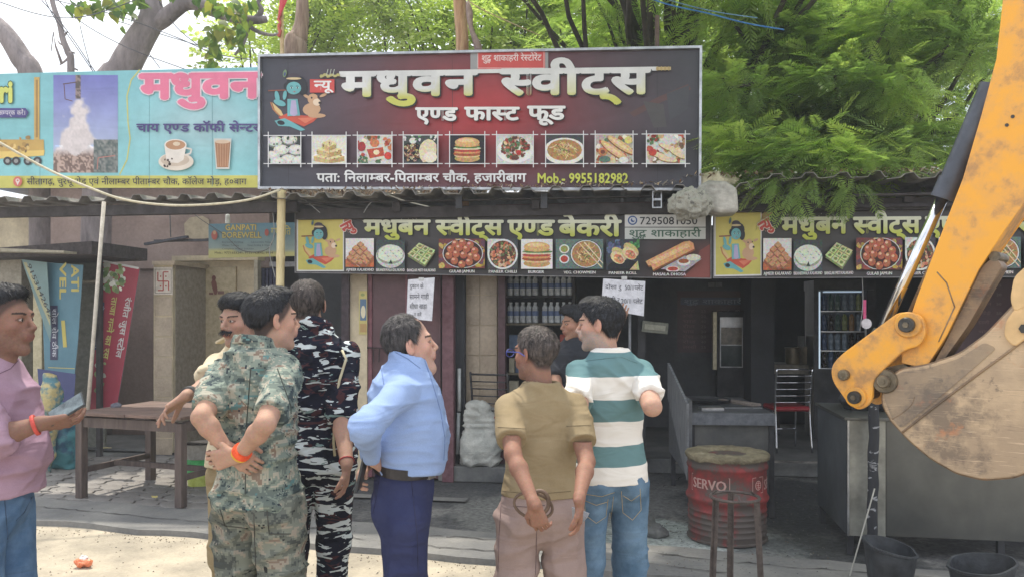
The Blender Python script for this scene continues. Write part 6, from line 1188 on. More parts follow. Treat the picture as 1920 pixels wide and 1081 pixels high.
# box section: two side plates with the edge plates set between them
dplate('arm_side_plate', arm, 0, .012, M_YEL2, bevel=.004); dplate('arm_side_plate', arm, AW - .012, .012, M_YEL2, bevel=0)
m = MB()
def edgeplate(pts, th=.01, ins=.012):
    V = []; n = len(pts)
    cen = Vector((0, 0, 0))
    for q in arm: cen += dp(*q)
    cen /= len(arm)
    for x, y in pts: p = dp(x, y); d = (cen - p).normalized(); V += [p + d * .004 + DN * ins, p + d * .004 + DN * (AW - ins)]
    F = [(2 * i, 2 * i + 1, 2 * i + 3, 2 * i + 2) for i in range(n - 1)]; return V, F
V, F = edgeplate(arm[9:17]); o = put('arm_underside', V, F, grime_yellow('dirty_yellow_underside', .2, 2.2), dg); md = o.modifiers.new('t', 'SOLIDIFY'); md.thickness = .008
V, F = edgeplate(arm[0:9]); o = put('arm_upper_face', V, F, M_YEL2, dg); md = o.modifiers.new('t', 'SOLIDIFY'); md.thickness = .008
# rust-brown casting along the lower edge
dplate('wear_casting', rnd([(1838, 500), (1862, 478), (1876, 498), (1812, 610), (1758, 686), (1742, 690), (1770, 640)], 6), .03, .13, M_BUCKD, bevel=.01)
MB().tube([dp(1862, 480, .03), dp(1862, 480, AW + .02)], .022, 14).build('pin', M_PIN, dg)
for x, y in ((1899, 219), (1888, 235)): MB().tube([dp(x, y, -.001), dp(x, y, -.004)], .0075, 12).build('bolt_hole', M_PIND, dg)
m = MB(); ln = [(1760, 640), (1790, 575), (1775, 530), (1757, 510)]
for a, b in zip(ln[:-1], ln[1:]): m.tube([dp(*a), dp(*b)], .003, 6)
m.build('weld_seam', M_BUCKD, dg, smooth=True)
# ram: black barrel and chrome rod
rb = .5 * AW; m = MB(); m.tube([dp(1852, 150, rb), dp(1762, 362, rb)], .052, 20); m.tube([dp(1775, 330, rb), dp(1758, 368, rb)], .056, 20); m.build('ram_barrel', noise_mat('black_ram_paint', (60, 64, 76), (86, 92, 104), scale=5, rough=.35, bump=.06), dg, autos=True)
MB().tube([dp(1758, 362, rb), dp(1632, 640, rb)], .026, 18).build('ram_rod', M_CHROME, dg, smooth=True); MB().tube([dp(1785, 362, rb + .06), dp(1668, 630, rb + .06)], .012, 8).build('hose_guard', M_BUCKD, dg, smooth=True)
MB().tube([dp(1640, 622, rb), dp(1592, 700, rb)], .04, 16).build('ram_eye', M_PIND, dg, smooth=True)
# tipping link
link_p = rnd([(1692, 583), (1735, 590), (1742, 625), (1728, 648), (1700, 655), (1663, 690), (1643, 712), (1641, 752), (1618, 768), (1598, 757), (1566, 712), (1564, 685), (1582, 664)], [14, 14, 12, 10, 14, 14, 12, 16, 14, 16, 16, 16, 14])
dplate('tipping_link', link_p, -.045, .03, M_YEL3, bevel=.006); dplate('tipping_link', link_p, AW + .015, .03, M_YEL3, bevel=.006)
for (x, y, r1, r2) in ((1709, 608, .058, .034), (1612, 742, .048, .03), (1590, 701, .03, .026), (1663, 713, .056, .03)):
    f0 = -.045 if x != 1663 else -.02
    if r1 > .04: MB().lathe([(0, 0), (r1, 0), (r1, .012), (r1 * .92, .018), (0, .018)], dp(x, y, f0), 28, axis=-DN).build('pin_boss', M_YEL3 if x != 1663 else M_PIN, dg, autos=True)
    pn = MB().lathe([(0, 0), (r2, 0), (r2, .022), (r2 * .85, .028), (0, .028)], dp(x, y, f0 - (.017 if r1 > .04 else .0)), 22, axis=-DN).build('pin', M_PIN if x not in (1709, 1612) else M_PIND, dg, autos=True)
    MB().lathe([(0, 0), (r2 * .4, 0), (r2 * .4, .006), (0, .006)], dp(x, y, f0 - .045), 6, axis=-DN).build('grease_nipple', M_PIN, pn)
    MB().tube([dp(x, y, -.03), dp(x, y, AW + .03)], r2 * .9, 14).build('pin_shaft', M_PIND, dg)
dplate('bucket_hinge', rnd([(1650, 690), (1700, 680), (1712, 735), (1690, 760), (1655, 745)], 14), .02, .05, M_PIN); dplate('bucket_hinge', rnd([(1650, 690), (1700, 680), (1712, 735), (1690, 760), (1655, 745)], 14), AW - .07, .05, M_PIN)
MB().tube([dp(1648, 740, .1), dp(1668, 762, .1)], .03, 10).build('link_bar', M_YEL3, dg)
# bucket
side = rnd([(1654, 752), (1662, 715), (1690, 692), (1740, 684), (1800, 664), (1850, 628), (1900, 575), (1965, 510), (2050, 470), (2075, 700), (2010, 820), (1960, 868), (1905, 892), (1845, 897), (1795, 885), (1745, 856), (1705, 822), (1672, 786)], [18, 14, 14, 10, 14, 14, 10, 20, 10, 30, 14, 14, 12, 12, 12, 12, 12, 10])
BW = .62; b0 = -.02
dplate('bucket_side', side, b0, .016, M_BUCK, bevel=.005); dplate('bucket_side', side, b0 + BW - .016, .016, M_BUCK, bevel=.005)
k0 = next(i for i, p in enumerate(side) if p[0] > 2040); k1 = next(i for i, p in enumerate(side) if i > k0 and p[1] > 690 and p[0] < 2074)
loop = side[k1:] + side[:k0 - 8]; V = []
for x, y in loop: V += [dp(x, y, b0 + .012), dp(x, y, b0 + BW - .012)]
F = [(2 * i, 2 * i + 1, 2 * i + 3, 2 * i + 2) for i in range(len(loop) - 1)]; o = put('bucket_shell', V, F, M_BUCKD, dg, smooth=True); md = o.modifiers.new('t', 'SOLIDIFY'); md.thickness = .014; md.offset = 0
# wear band welded along the curved back and lower side, seam lines
wear = [(1656, 752), (1672, 783), (1705, 820), (1745, 853), (1762, 862), (1756, 850), (1744, 815), (1752, 790), (1745, 778), (1722, 783), (1694, 800), (1678, 776), (1660, 740)]
m = MB()
for ln, r in (([(1693, 810), (1750, 765), (1820, 712), (1880, 668), (1930, 632), (1990, 600)], .006), ([(1676, 784), (1697, 771), (1712, 757), (1718, 742)], .0045), ([(1740, 686), (1760, 700), (1800, 690)], .0)):
    if r: m.tube(smoothpts([dp(x, y, b0 - .001) for x, y in ln], 5), r, 6)
m.build('weld_seam', M_BUCKD, dg, smooth=True)
dplate('wear_plate', rnd([(1660, 742), (1664, 716), (1692, 696), (1740, 690), (1800, 671), (1848, 641), (1870, 652), (1790, 722), (1692, 802), (1674, 780)], 8), b0 - .004, .004, scraped('grey_wear_plate', (166, 144, 118), (136, 120, 104), (104, 94, 86), (160, 112, 90), .03), bevel=0)
dplate('side_cutter', rnd([(1886, 630), (1890, 600), (1925, 555), (1990, 500), (2050, 480), (2060, 560), (1960, 610), (1905, 650)], 10), b0 - .028, .026, noise_mat('sandy_cutter', (206, 170, 120), (226, 190, 140), scale=4, rough=.55, bump=.2), bevel=.006)
for x, y in ((1925, 615), (1985, 560)): MB().lathe([(0, 0), (.02, 0), (.02, .012), (0, .012)], dp(x, y, b0 - .028), 6, axis=-DN).build('bolt', M_PIND, dg)
dplate('guard_plate', rnd([(1898, 560), (1905, 520), (1960, 470), (1990, 500), (1930, 575), (1905, 585)], 10), b0 - .03, .02, noise_mat('sandy_guard', (206, 170, 120), (222, 186, 134), scale=4, rough=.55, bump=.2), bevel=.006)
# ---------------------------------------------------------------- trees
def leaf_mat(name, trans=.58):
    m, nt, b = newmat(name); L = nt.links; a = nt.nodes.new('ShaderNodeVertexColor'); a.layer_name = 'Col'; b.inputs['Roughness'].default_value = .55; b.inputs['Specular IOR Level'].default_value = .3
    t = nt.nodes.new('ShaderNodeBsdfTranslucent'); mx = nt.nodes.new('ShaderNodeMixShader'); mx.inputs[0].default_value = trans; g = nt.nodes.new('ShaderNodeMix'); g.data_type = 'RGBA'; g.blend_type = 'MULTIPLY'; g.inputs[0].default_value = 1; g.inputs[7].default_value = (1.6, 1.65, .95, 1)
    L.new(a.outputs[0], b.inputs['Base Color']); L.new(a.outputs[0], g.inputs[6]); L.new(g.outputs[2], t.inputs[0]); L.new(b.outputs[0], mx.inputs[1]); L.new(t.outputs[0], mx.inputs[2]); L.new(mx.outputs[0], nt.nodes['Material Output'].inputs[0]); return m
M_LEAF = leaf_mat('feathery_leaf'); M_BARK = noise_mat('grey_bark', (110, 102, 104), (156, 146, 146), scale=3, rough=.95, bump=1, bscale=24, stretch=(1, 1, .35), bdist=.02, c3=(176, 166, 164)); M_BARKD = noise_mat('dark_bark', (56, 52, 50), (86, 80, 76), scale=4, rough=.95, bump=.6, bscale=30)
def frond_template(npair=11, plen=.24, pw=.05, seed=0):
    rr = random.Random(seed); V = [(0, -.006, 0), (0, .006, 0), (1, .003, -.16), (1, -.003, -.16)]; F = [(0, 1, 2, 3)]
    for i in range(npair):
        t = .12 + .88 * i / (npair - 1); zz = -.16 * t * t; l = plen * (math.sin(math.pi * (.18 + .75 * t)) ** .6) * rr.uniform(.85, 1.1)
        for s in (-1, 1):
            a = R(58 - 22 * t) + rr.uniform(-.12, .12); dx, dy = math.cos(a), s * math.sin(a); n = len(V); w = pw; dz = rr.uniform(-.06, .0) * l * 3
            V += [(t, 0, zz), (t + dx * l * .45 - dy * w * .5, dy * l * .45 + dx * w * .5, zz + dz * .4), (t + dx * l, dy * l, zz + dz), (t + dx * l * .45 + dy * w * .5, dy * l * .45 - dx * w * .5, zz + dz * .4)]; F.append((n, n + 1, n + 2, n + 3))
    return np.array(V), np.array(F)
def spray_template(n=9, seed=0):                        # a twig end with small simple leaves
    rr = random.Random(seed); V = []; F = []
    for i in range(n):
        t = i / (n - 1); s = 1 if i % 2 else -1; a = rr.uniform(.5, 1.1) * s; l = rr.uniform(.22, .36); w = l * .3; x, y, z = t * .9, 0, rr.uniform(-.05, .05); dx, dy = math.cos(a), math.sin(a); k = len(V); dz = rr.uniform(-.15, .05)
        V += [(x, y, z), (x + dx * l * .5 - dy * w, y + dy * l * .5 + dx * w, z + dz * .5), (x + dx * l, y + dy * l, z + dz), (x + dx * l * .5 + dy * w, y + dy * l * .5 - dx * w, z + dz * .5)]; F.append((k, k + 1, k + 2, k + 3))
    return np.array(V), np.array(F)
def scatter(name, tmpl, pos, dirs, scale, cols, parent, mat=M_LEAF, roll=.5):
    """one mesh of many sprays; this is foliage nobody could count"""
    V, F = tmpl; M = len(pos); d = dirs / np.linalg.norm(dirs, axis=1, keepdims=True); up = np.array([0, 0, 1.0]) + rng.normal(0, roll, (M, 3)); b = np.cross(up, d); b /= np.linalg.norm(b, axis=1, keepdims=True) + 1e-9; c = np.cross(d, b)
    Rm = np.stack([d, b, c], 2) * scale[:, None, None]; VV = np.einsum('mij,nj->mni', Rm, V) + pos[:, None, :]; FF = F[None] + (np.arange(M) * len(V))[:, None, None]; CC = np.repeat(cols, len(V), 0)
    return tag(put(name, VV.reshape(-1, 3), FF.reshape(-1, 4), mat, parent, CC), kind='stuff')
def limb(mb, a, b, r0, r1, seed=0, n=8, wob=.06, kids=0, out=None, klen=.45):
    rr = random.Random(seed); a, b = Vector(a), Vector(b); L_ = (b - a).length; pts = []
    o = Vector((rr.uniform(-1, 1), rr.uniform(-1, 1), rr.uniform(-1, 1))) * wob * L_
    for i in range(n + 1): t = i / n; pts.append(a.lerp(b, t) + o * math.sin(math.pi * t) + Vector([rr.uniform(-1, 1) for _ in range(3)]) * L_ * .012)
    mb.tube(pts, [r0 + (r1 - r0) * i / n for i in range(n + 1)], 8 if r0 > .03 else 5)
    for k in range(kids):
        i = rr.randrange(n // 3, n); d = (b - a).normalized(); q = Vector([rr.uniform(-1, 1) for _ in range(3)]); q = (d * .7 + q).normalized(); e = pts[i] + q * L_ * klen * rr.uniform(.6, 1.1); r = (r0 + (r1 - r0) * i / n) * .5; limb(mb, pts[i], e, r, r * .3, seed * 7 + k, 5, .08, 0, out)
        if out is not None: out.append(e)
    if out is not None: out.append(pts[-1])
    return pts
def greens(n, base, var=.25, yel=.3, P=None, ns=1.3, seed=0):
    c = np.array(base)[None] * (1 + var * rng.normal(0, .6, (n, 1))); y = rng.random((n, 1)) ** 2 * yel
    if P is not None: cl = vnoise(P, (ns,) * 3, seed)[:, None]; y = np.clip(y + (cl - .45) * .9, 0, 1); c = c * (.45 + 1.1 * cl)
    c = c * (1 - y) + np.array([[.42, .48, .15]]) * y * 1.0; return np.clip(np.concatenate([c, np.ones((n, 1))], 1), .004, 1)
T1 = frond_template(13, .25, .038, 1); T2 = frond_template(9, .3, .07, 2); T3 = spray_template(9, 3)
def feathery(root_label, base, trunk_top, clusters, nper, size, flen, base_col, seed, bias, bark=M_BARKD, trunk_r=.2, T=T1, squash=(.7, .7, .28), yel=.35, name='tree', ns=2.2):
    root = thing(name, root_label, 'tree', base); m = MB(); tp_ = limb(m, base, trunk_top, trunk_r, trunk_r * .6, seed, 8, .03); m.build('trunk', bark, root, smooth=True)
    P = []; D = []; S_ = []; m = MB()
    for i, c in enumerate(clusters):
        c = Vector(c); st = tp_[min(8, 4 + i % 5)]; limb(m, st, c, trunk_r * .28, .012, seed + i, 7, .07)
        rr = np.random.default_rng(seed * 100 + i); q = rr.normal(0, 1, (nper, 3)); q /= np.linalg.norm(q, axis=1, keepdims=True); q *= rr.random((nper, 1)) ** .4; q *= np.array(squash) * size * rr.uniform(.7, 1.25)
        tilt = rotm(rr.uniform(0, 360), rr.uniform(-25, 25)); q = q @ tilt.T; P.append(q + np.array(c)); dd = q / size * .9 + np.array(bias) + rr.normal(0, .35, (nper, 3)) * np.array([1, 1, .45]); D.append(dd); S_.append(flen * rr.uniform(.6, 1.2, nper))
    m.build('branch', bark, root, smooth=True); P = np.concatenate(P); D = np.concatenate(D); S_ = np.concatenate(S_)
    scatter('foliage', T, P, D, S_, greens(len(P), base_col, P=P, yel=yel, ns=ns, seed=seed), root, roll=.3); return root
rr = random.Random(3)
def cl(n, x0, x1, y0, y1, d0, d1, cond=None):
    out = []
    while len(out) < n:
        px, py, d = rr.uniform(x0, x1), rr.uniform(y0, y1), rr.uniform(d0, d1)
        if cond is None or cond(px, py): out.append(W(px, py, d))
    return out
G1, G2, G3 = (.23, .34, .12), (.30, .38, .15), (.17, .25, .09)
# the big feathery tree on the right, leaning over the roof
near = cl(62, 1345, 1880, -60, 300, 7.4, 9.0, lambda x, y: y < 310 - max(0, (x - 1560)) * .12) + [W(1430, 300, 7.1), W(1500, 305, 7.0), W(1560, 300, 6.95), W(1610, 290, 6.9), W(1480, 270, 7.0), W(1380, 270, 7.2), W(1660, 280, 7.1)]
near = [Vector((c.x, max(c.y, facade_y(c.x) + .35 if c.z < 3.4 else 6.9), c.z)) for c in near]
feathery('big feathery-leaved green tree spreading over the roof at the right', Vector((4.6, 11, 0)), Vector((4.2, 10, 4.4)), near, 92, .62, .38, G1, 11, (-.45, -.35, -.12), trunk_r=.24, yel=.5)
# the sprays that hang in front of the right banner
hang = [W(1470, 335, 6.72), W(1530, 330, 6.7), W(1590, 345, 6.64), W(1440, 340, 6.75), W(1585, 362, 6.6), W(1480, 362, 6.68)]
feathery('thin tree whose drooping sprays hang in front of the right bakery banner', Vector((5.6, 10.4, 0)), Vector((4.9, 9.6, 4.0)), hang, 12, .2, .3, G1, 17, (-.35, -.3, -.55), trunk_r=.09, yel=.4)
ov_ = [Vector((x, y, z)) for x, y, z in [(rr.uniform(-.4, 4.8), rr.uniform(6.2, 9.8), rr.uniform(5.2, 7.6)) for _ in range(13)]] + [Vector((x, y, z)) for x, y, z in [(rr.uniform(-.5, 2.9), rr.uniform(6.0, 8.0), rr.uniform(5.0, 6.8)) for _ in range(17)]] + [Vector((x, y, z)) for x, y, z in [(rr.uniform(.5, 3.8), rr.uniform(4.9, 6.2), rr.uniform(5.0, 6.0)) for _ in range(12)]]  # overhead clusters out of view, added to shade the ground on the right
feathery('tall feathery tree above the frame, throwing shade on the ground before the sweet shop', Vector((2.2, 12, 0)), Vector((2.2, 11, 5)), ov_ + cl(14, 1010, 1400, -80, 190, 9, 11), 62, .75, .48, G1, 23, (-.3, -.2, -.1), trunk_r=.2, yel=.45)
feathery('bushy dark green tree filling the gap behind the right end of the big signboard', Vector((5.2, 16, 0)), Vector((5, 15.5, 4)), cl(52, 1300, 1900, -80, 400, 12.5, 16) , 90, 1.25, .62, G3, 31, (-.3, -.2, -.1), trunk_r=.25, T=T2, squash=(.8, .8, .5), yel=.15)
feathery('pale green airy tree behind the middle of the big signboard', Vector((-.4, 14.5, 0)), Vector((-.6, 14, 5)), cl(34, 600, 1010, -60, 120, 11.5, 14.5), 52, .9, .36, G2, 41, (.1, -.2, -.25), trunk_r=.11, T=T3, squash=(.9, .9, .4), yel=.5)
feathery('second airy tree behind the signboard, right of the middle pole', Vector((2.4, 15, 0)), Vector((2.2, 14.5, 5)), cl(34, 960, 1320, -60, 160, 12, 15), 66, .9, .42, G2, 43, (-.2, -.2, -.2), trunk_r=.12, T=T3, squash=(.9, .9, .4), yel=.4)
feathery('small yellow-green tree behind the left end of the big signboard', Vector((-4.6, 15, 0)), Vector((-4.4, 14.6, 4)), cl(13, 430, 640, 40, 130, 12.5, 14.5) + cl(7, 570, 640, -40, 60, 12.5, 14), 52, .75, .36, G2, 47, (-.2, -.2, .1), trunk_r=.09, T=T3, squash=(.9, .9, .4), yel=.8)
# grey-barked tree at the upper left with big heart-shaped leaves
pt = thing('tree', 'grey-barked forked tree with a few large heart-shaped leaves behind the turquoise signboard', 'tree', Vector((W(215, 590, 10.5).x - .3, 10.5, 0))); m = MB()
T_ = lambda x, y, d=10.5: W(x, y, d)
b0_ = T_(180, 260); b0_.z = 0; m.tube(smoothpts([b0_, T_(195, 230), T_(232, 130), T_(262, 75), T_(284, 35), T_(282, -5), T_(276, -70)], 5), [.24 - .0042 * i_ for i_ in range(31)], 14)
m.build('trunk', M_BARK, pt, smooth=True)
def br(pts, r0, r1): q = smoothpts([T_(*p) for p in pts], 5); m = MB(); m.tube(q, [r0 + (r1 - r0) * i / (len(q) - 1) for i in range(len(q))], 9); m.build('branch', M_BARK, pt, smooth=True)
br([(276, 50), (305, 36), (328, 18), (350, 6), (380, 10), (400, 22), (440, 34), (478, 38), (500, 36)], .125, .045); br([(330, 14), (345, -10), (350, -40)], .09, .05); br([(478, 38), (490, 20), (484, 4), (500, -14)], .045, .02); br([(470, 38), (462, 60), (455, 84), (440, 104)], .045, .015); br([(455, 38), (480, 58), (510, 66), (530, 60)], .035, .012); br([(284, 10), (262, -6), (240, -30)], .1, .05); br([(240, 6), (244, 22), (252, 40), (250, 58)], .02, .008)
# heart-shaped leaves one by one
P_ = [(0, 0), (.32, -.12), (.5, .12), (.42, .45), (.2, .75), (0, 1.15), (-.2, .75), (-.42, .45), (-.5, .12), (-.32, -.12)]
def leafmesh(c): 
    V = [(x, y, -.12 * x * x - .1 * y * y) for x, y in P_] + [(0, .35, .03)]; F = [(i, (i + 1) % 10, 10) for i in range(10)]; return mkmesh('leaf', V, F, M_LEAF, [c] * len(V), True)
lms = [leafmesh(c) for c in ((.10, .16, .045, 1), (.14, .19, .05, 1), (.07, .13, .045, 1), (.19, .2, .05, 1))]; rr = random.Random(5); n_ = 0
for (cx_, cy_, sx_, sy_, k_) in ((150, 8, 16, 12, 16), (185, 14, 26, 14, 26), (225, 16, 22, 22, 34), (262, 0, 18, 10, 10), (330, -10, 60, 8, 14), (405, 10, 28, 14, 26), (440, 26, 20, 16, 30), (404, 52, 14, 18, 18), (398, 96, 14, 22, 22), (392, 122, 12, 7, 8), (430, 70, 18, 12, 14), (470, 6, 16, 10, 12), (455, 52, 12, 8, 8)):
    for i in range(k_):
        o = link('leaf', lms[rr.randrange(4)], pt); p = T_(rr.gauss(cx_, sx_ * .6), rr.gauss(cy_, sy_ * .6), 10.4 + rr.uniform(-.6, .6)); o.location = p - worldloc(pt); s = rr.uniform(.09, .15); o.scale = (s, s, s); o.rotation_euler = (R(-90) + rr.uniform(-.9, .9), rr.uniform(-.7, .7) + R(180) * 0, rr.uniform(-1.2, 1.2)); n_ += 1
        o.rotation_euler.x = R(90) + math.pi + rr.uniform(-.8, .8) if rr.random() < .8 else rr.uniform(-2, 2)
for (lab, pts, r0, r1) in (('leaning bare trunk at the very left edge above the turquoise signboard', [(80, 330), (60, 150), (40, 110), (12, 66), (-20, 36), (-60, 10)], .19, .10), ('thin crooked bare tree between the leaning trunk and the forked tree', [(128, 360), (133, 130), (128, 100), (118, 74), (112, 46), (100, 10), (92, -30)], .055, .03)):
    t_ = thing('tree', lab, 'tree', W(pts[0][0], HY, 11.2) - Vector((0, 0, CAMH))); b0_ = W(pts[0][0], HY, 11.2); b0_.z = 0; q = smoothpts([b0_] + [W(x, y, 11.2) for x, y in pts], 5); m = MB(); m.tube(q, [r0 + (r1 - r0) * i / (len(q) - 1) for i in range(len(q))], 12); m.build('trunk', M_BARK, t_, smooth=True)
    if r0 < .1:
        for P4 in ([(124, 88), (112, 82), (108, 76)], [(130, 108), (118, 118), (112, 122)], [(126, 96), (140, 100)], [(116, 120), (104, 86), (100, 60), (96, 96)], [(130, 124), (146, 132)], [(118, 70), (126, 60)]): m = MB(); q = [W(x, y, 11.2) for x, y in P4]; m.tube(q, [.02, .012, .008, .006][:len(q)], 6); m.build('branch', M_BARK, t_, smooth=True)
# trimmed trunks used as poles behind the signs
def polelab(name, label, pts, d, r, mat, cat_='pole', extra=None): o = MB().tube(smoothpts([W(x, y, d) for x, y in pts], 5), r, 12).build(name, mat, smooth=True, center=True); tag(o, label, cat_); return o
MBK = noise_mat('stripped_grey_wood', (120, 100, 90), (176, 156, 140), scale=5, rough=.9, bump=.9, bscale=30, stretch=(3, 3, .5), c3=(140, 116, 104)); q = [(551, 380), (553, 104), (560, 70), (566, 40), (567, 0), (566, -60)]; pts = smoothpts([W(x, y, 7.9) for x, y in q], 5)
rs_ = [.1, .1, .1, .1, .1, .12, .115, .105, .1, .095, .09, .085, .08, .075, .07, .07, .068, .066, .064, .062, .06, .06, .06, .06, .06, .06][:len(pts)]; pb_ = W(551, HY, 7.9); tag(MB().tube(pts, rs_, 14).build('dead_trunk', MBK, smooth=True, center=True), 'flaring dead grey trunk standing up behind the left end of the dark signboard', 'trunk')
pole2 = polelab('peeling_pole', 'peeling brown wooden pole behind the middle of the dark signboard', [(868, 400), (867, 98), (864, 40), (859, -40)], 7.75, .062, noise_mat('peeling_bark', (150, 108, 84), (206, 170, 136), scale=6, rough=.9, bump=1, bscale=30, stretch=(3, 3, .5), c3=(120, 90, 76)))
V = []; F = []
for i in range(9): t = i / 8; a = W(874 + 14 * t - 3 * math.sin(t * 5), 5 + 96 * t, 7.62); b = W(880 + 16 * t + 8 * t * t + 3 * math.sin(t * 9), 4 + 94 * t, 7.6); V += [a, a.lerp(b, .5) + Vector((0, -.02, 0)), b]
for i in range(8):
    for k in range(2): n = i * 3 + k; F.append((n, n + 1, n + 4, n + 3))
o = put('rag_strip', V, F, plain('grey_brown_rag', (150, 130, 124), .9), smooth=True, center=True); o.modifiers.new('t', 'SOLIDIFY').thickness = .004; tag(o, 'torn grey-brown rag hanging down the right side of the peeling pole', 'rag')
fl = thing('flag_pole', 'bamboo flag pole with a red pennant at the left end of the dark signboard', 'flag', W(529, HY, 7.6) - Vector((0, 0, CAMH))); q = [W(529, 380, 7.6), W(529, 100, 7.6), W(528, 30, 7.6), W(527, -60, 7.6)]; MB().tube(q, .02, 8).build('pole', plain('flag_bamboo', (196, 170, 130), .6), fl, smooth=True)
V = []; F = []
for i in range(7): t = i / 6; V += [W(523 + t * 2 + 2 * math.sin(t * 6), -20 + t * 58, 7.56), W(545 - t * 18 + 3 * math.sin(t * 4), -30 + t * 62, 7.5)]
for i in range(6): F.append((2 * i, 2 * i + 1, 2 * i + 3, 2 * i + 2))
o = put('pennant', V, F, plain('red_cloth', (186, 66, 74), .9), fl, smooth=True); o.modifiers.new('t', 'SOLIDIFY').thickness = .003; MB().tube([W(524 + 2 * math.sin(i * 1.9), 22 + i * 5.2, 7.57) for i in range(10)], [.012, .02] * 5, 6).build('cloth_knots', plain('faded_red_cloth', (190, 100, 90), .9), fl, smooth=True)
# wires against the sky
WL = ['sagging dark wire entering at the left edge and rising to the forked tree', 'wire from the top left corner running steeply down behind the turquoise signboard', 'steep wire just right of the thin crooked tree', 'wire from the thin crooked tree down past the forked trunk to the signboard edge', 'long wire crossing behind the forked trunk towards the dark signboard', 'short wire falling through the gap right of the forked trunk', 'almost level wire in the gap under the right fork', 'very short wire beside the right foot of the forked trunk', 'thin drooping wire between the crooked tree and the forked trunk', 'wire dropping through the leaves right of the fork']
wm = plain('black_wire', (70, 72, 80), .6); WR = [[(-40, -10), (60, 24), (130, 34), (200, 20), (330, -30)], [(60, -20), (120, 50), (175, 130), (190, 150)], [(70, -30), (100, 30), (130, 70), (175, 135)], [(96, -14), (150, 40), (240, 90), (360, 135)], [(100, 0), (220, 30), (330, 70), (400, 100), (470, 112)], [(290, -10), (330, 50), (380, 92)], [(220, 40), (300, 64), (400, 94)], [(276, 96), (300, 128)], [(150, 48), (160, 90), (172, 132)], [(380, -20), (420, 30), (470, 60)]]
for i, P4 in enumerate(WR): tag(MB().tube(smoothpts([W(x, y, 9.2 + .25 * i) for x, y in P4], 5), .006, 5).build('wire', wm, center=True), WL[i], 'wire', 'overhead wires at the upper left')
tag(MB().tube(smoothpts([W(1190, -14, 7.2), W(1250, 8, 7.2), (W(1330, 26, 7.2)), W(1400, 44, 7.25), W(1470, 56, 7.3)], 5), .007, 5).build('wire', plain('blue_wire', (60, 120, 190), .5), center=True), 'bright blue wire running from the rusty rod into the feathery tree', 'wire'); tag(MB().tube(smoothpts([W(1190, -24, 7.25), W(1260, 2, 7.25), W(1340, 22, 7.25), W(1420, 34, 7.3)], 5), .005, 5).build('wire', plain('pale_blue_wire', (110, 150, 190), .5), center=True), 'paler blue wire just above the bright blue one', 'wire')
tag(MB().tube(smoothpts([W(868, -6, 7.5), W(900, 16, 7.6), W(960, 44, 7.9), W(1010, 66, 8.2)], 4), .006, 5).build('wire', plain('tan_rope', (196, 176, 140), .8), center=True), 'tan rope slanting down to the right from the peeling pole', 'rope')
# ---------------------------------------------------------------- people
M_SKIN = vcol_mat('skin', rough=.64, bump=.22, bscale=240, spec=.25, sss=.08, grain=.12, gscale=140)
def hair_mat(name, c1, c2):
    m = noise_mat(name, c1, c2, scale=90, rough=.6, bump=.3, bscale=320, stretch=(1, 1, .25), spec=.4, bdist=.004); return m
def cloth_mat(name, c, var=6, rough=.85, scale=6, fine=420, bump=.25):
    return noise_mat(name, tuple(max(0, v - var) for v in c), tuple(min(255, v + var) for v in c), scale=scale, rough=rough, bump=bump, bscale=fine, spec=.15, bdist=.0015, detail=4, wr=True)
def camo_mat(name, cols, pos, scale, stretch=(1, 1, 1), cell=0, seed=0, over=None):
    m, nt, b = newmat(name); L = nt.links; tc = nt.nodes.new('ShaderNodeTexCoord'); src = tc.outputs['Object']
    if cell:
        v = nt.nodes.new('ShaderNodeVectorMath'); v.operation = 'SNAP'; v.inputs[1].default_value = (cell,) * 3; L.new(src, v.inputs[0]); src = v.outputs[0]
    def nz(sc, off, st=stretch, det=2.5, dist=.6):
        mp = nt.nodes.new('ShaderNodeMapping'); mp.inputs['Scale'].default_value = st; mp.inputs['Location'].default_value = (off, off * 2.3, off * .7); L.new(src, mp.inputs[0])
        n = nnode(nt, 'ShaderNodeTexNoise', Scale=sc, Detail=det, Roughness=.6, Distortion=dist); L.new(mp.outputs[0], n.inputs['Vector']); return n.outputs['Fac']
    r = nt.nodes.new('ShaderNodeValToRGB'); r.color_ramp.interpolation = 'CONSTANT'; e = r.color_ramp.elements
    e[0].position = 0; e[0].color = lin(cols[0]); e[1].position = pos[0]; e[1].color = lin(cols[1])
    for p_, c_ in zip(pos[1:], cols[2:]): q = e.new(p_); q.color = lin(c_)
    L.new(nz(scale, seed), r.inputs[0]); out = r.outputs[0]
    for (sc, thr, c_, off, st) in (over or []):
        t = nt.nodes.new('ShaderNodeMath'); t.operation = 'GREATER_THAN'; t.inputs[1].default_value = thr; L.new(nz(sc, off, st), t.inputs[0])
        q = nt.nodes.new('ShaderNodeMix'); q.data_type = 'RGBA'; L.new(t.outputs[0], q.inputs[0]); L.new(out, q.inputs[6]); q.inputs[7].default_value = lin(c_); out = q.outputs[2]
    L.new(out, b.inputs['Base Color']); b.inputs['Roughness'].default_value = .9; b.inputs['Specular IOR Level'].default_value = .12
    n = nnode(nt, 'ShaderNodeTexNoise', Scale=380.0, Detail=3.0); L.new(tc.outputs['Object'], n.inputs['Vector'])
    bp = nt.nodes.new('ShaderNodeBump'); bp.inputs['Strength'].default_value = .2; bp.inputs['Distance'].default_value = .0015; L.new(n.outputs['Fac'], bp.inputs['Height']); L.new(bp.outputs[0], b.inputs['Normal']); crease(nt, bp, tc, 7.0, .02)
    return m
def smin2(a, b, k): h = np.clip(.5 + .5 * (b - a) / k, 0, 1); return b * (1 - h) + a * h - k * h * (1 - h)
HEADRES = .0032
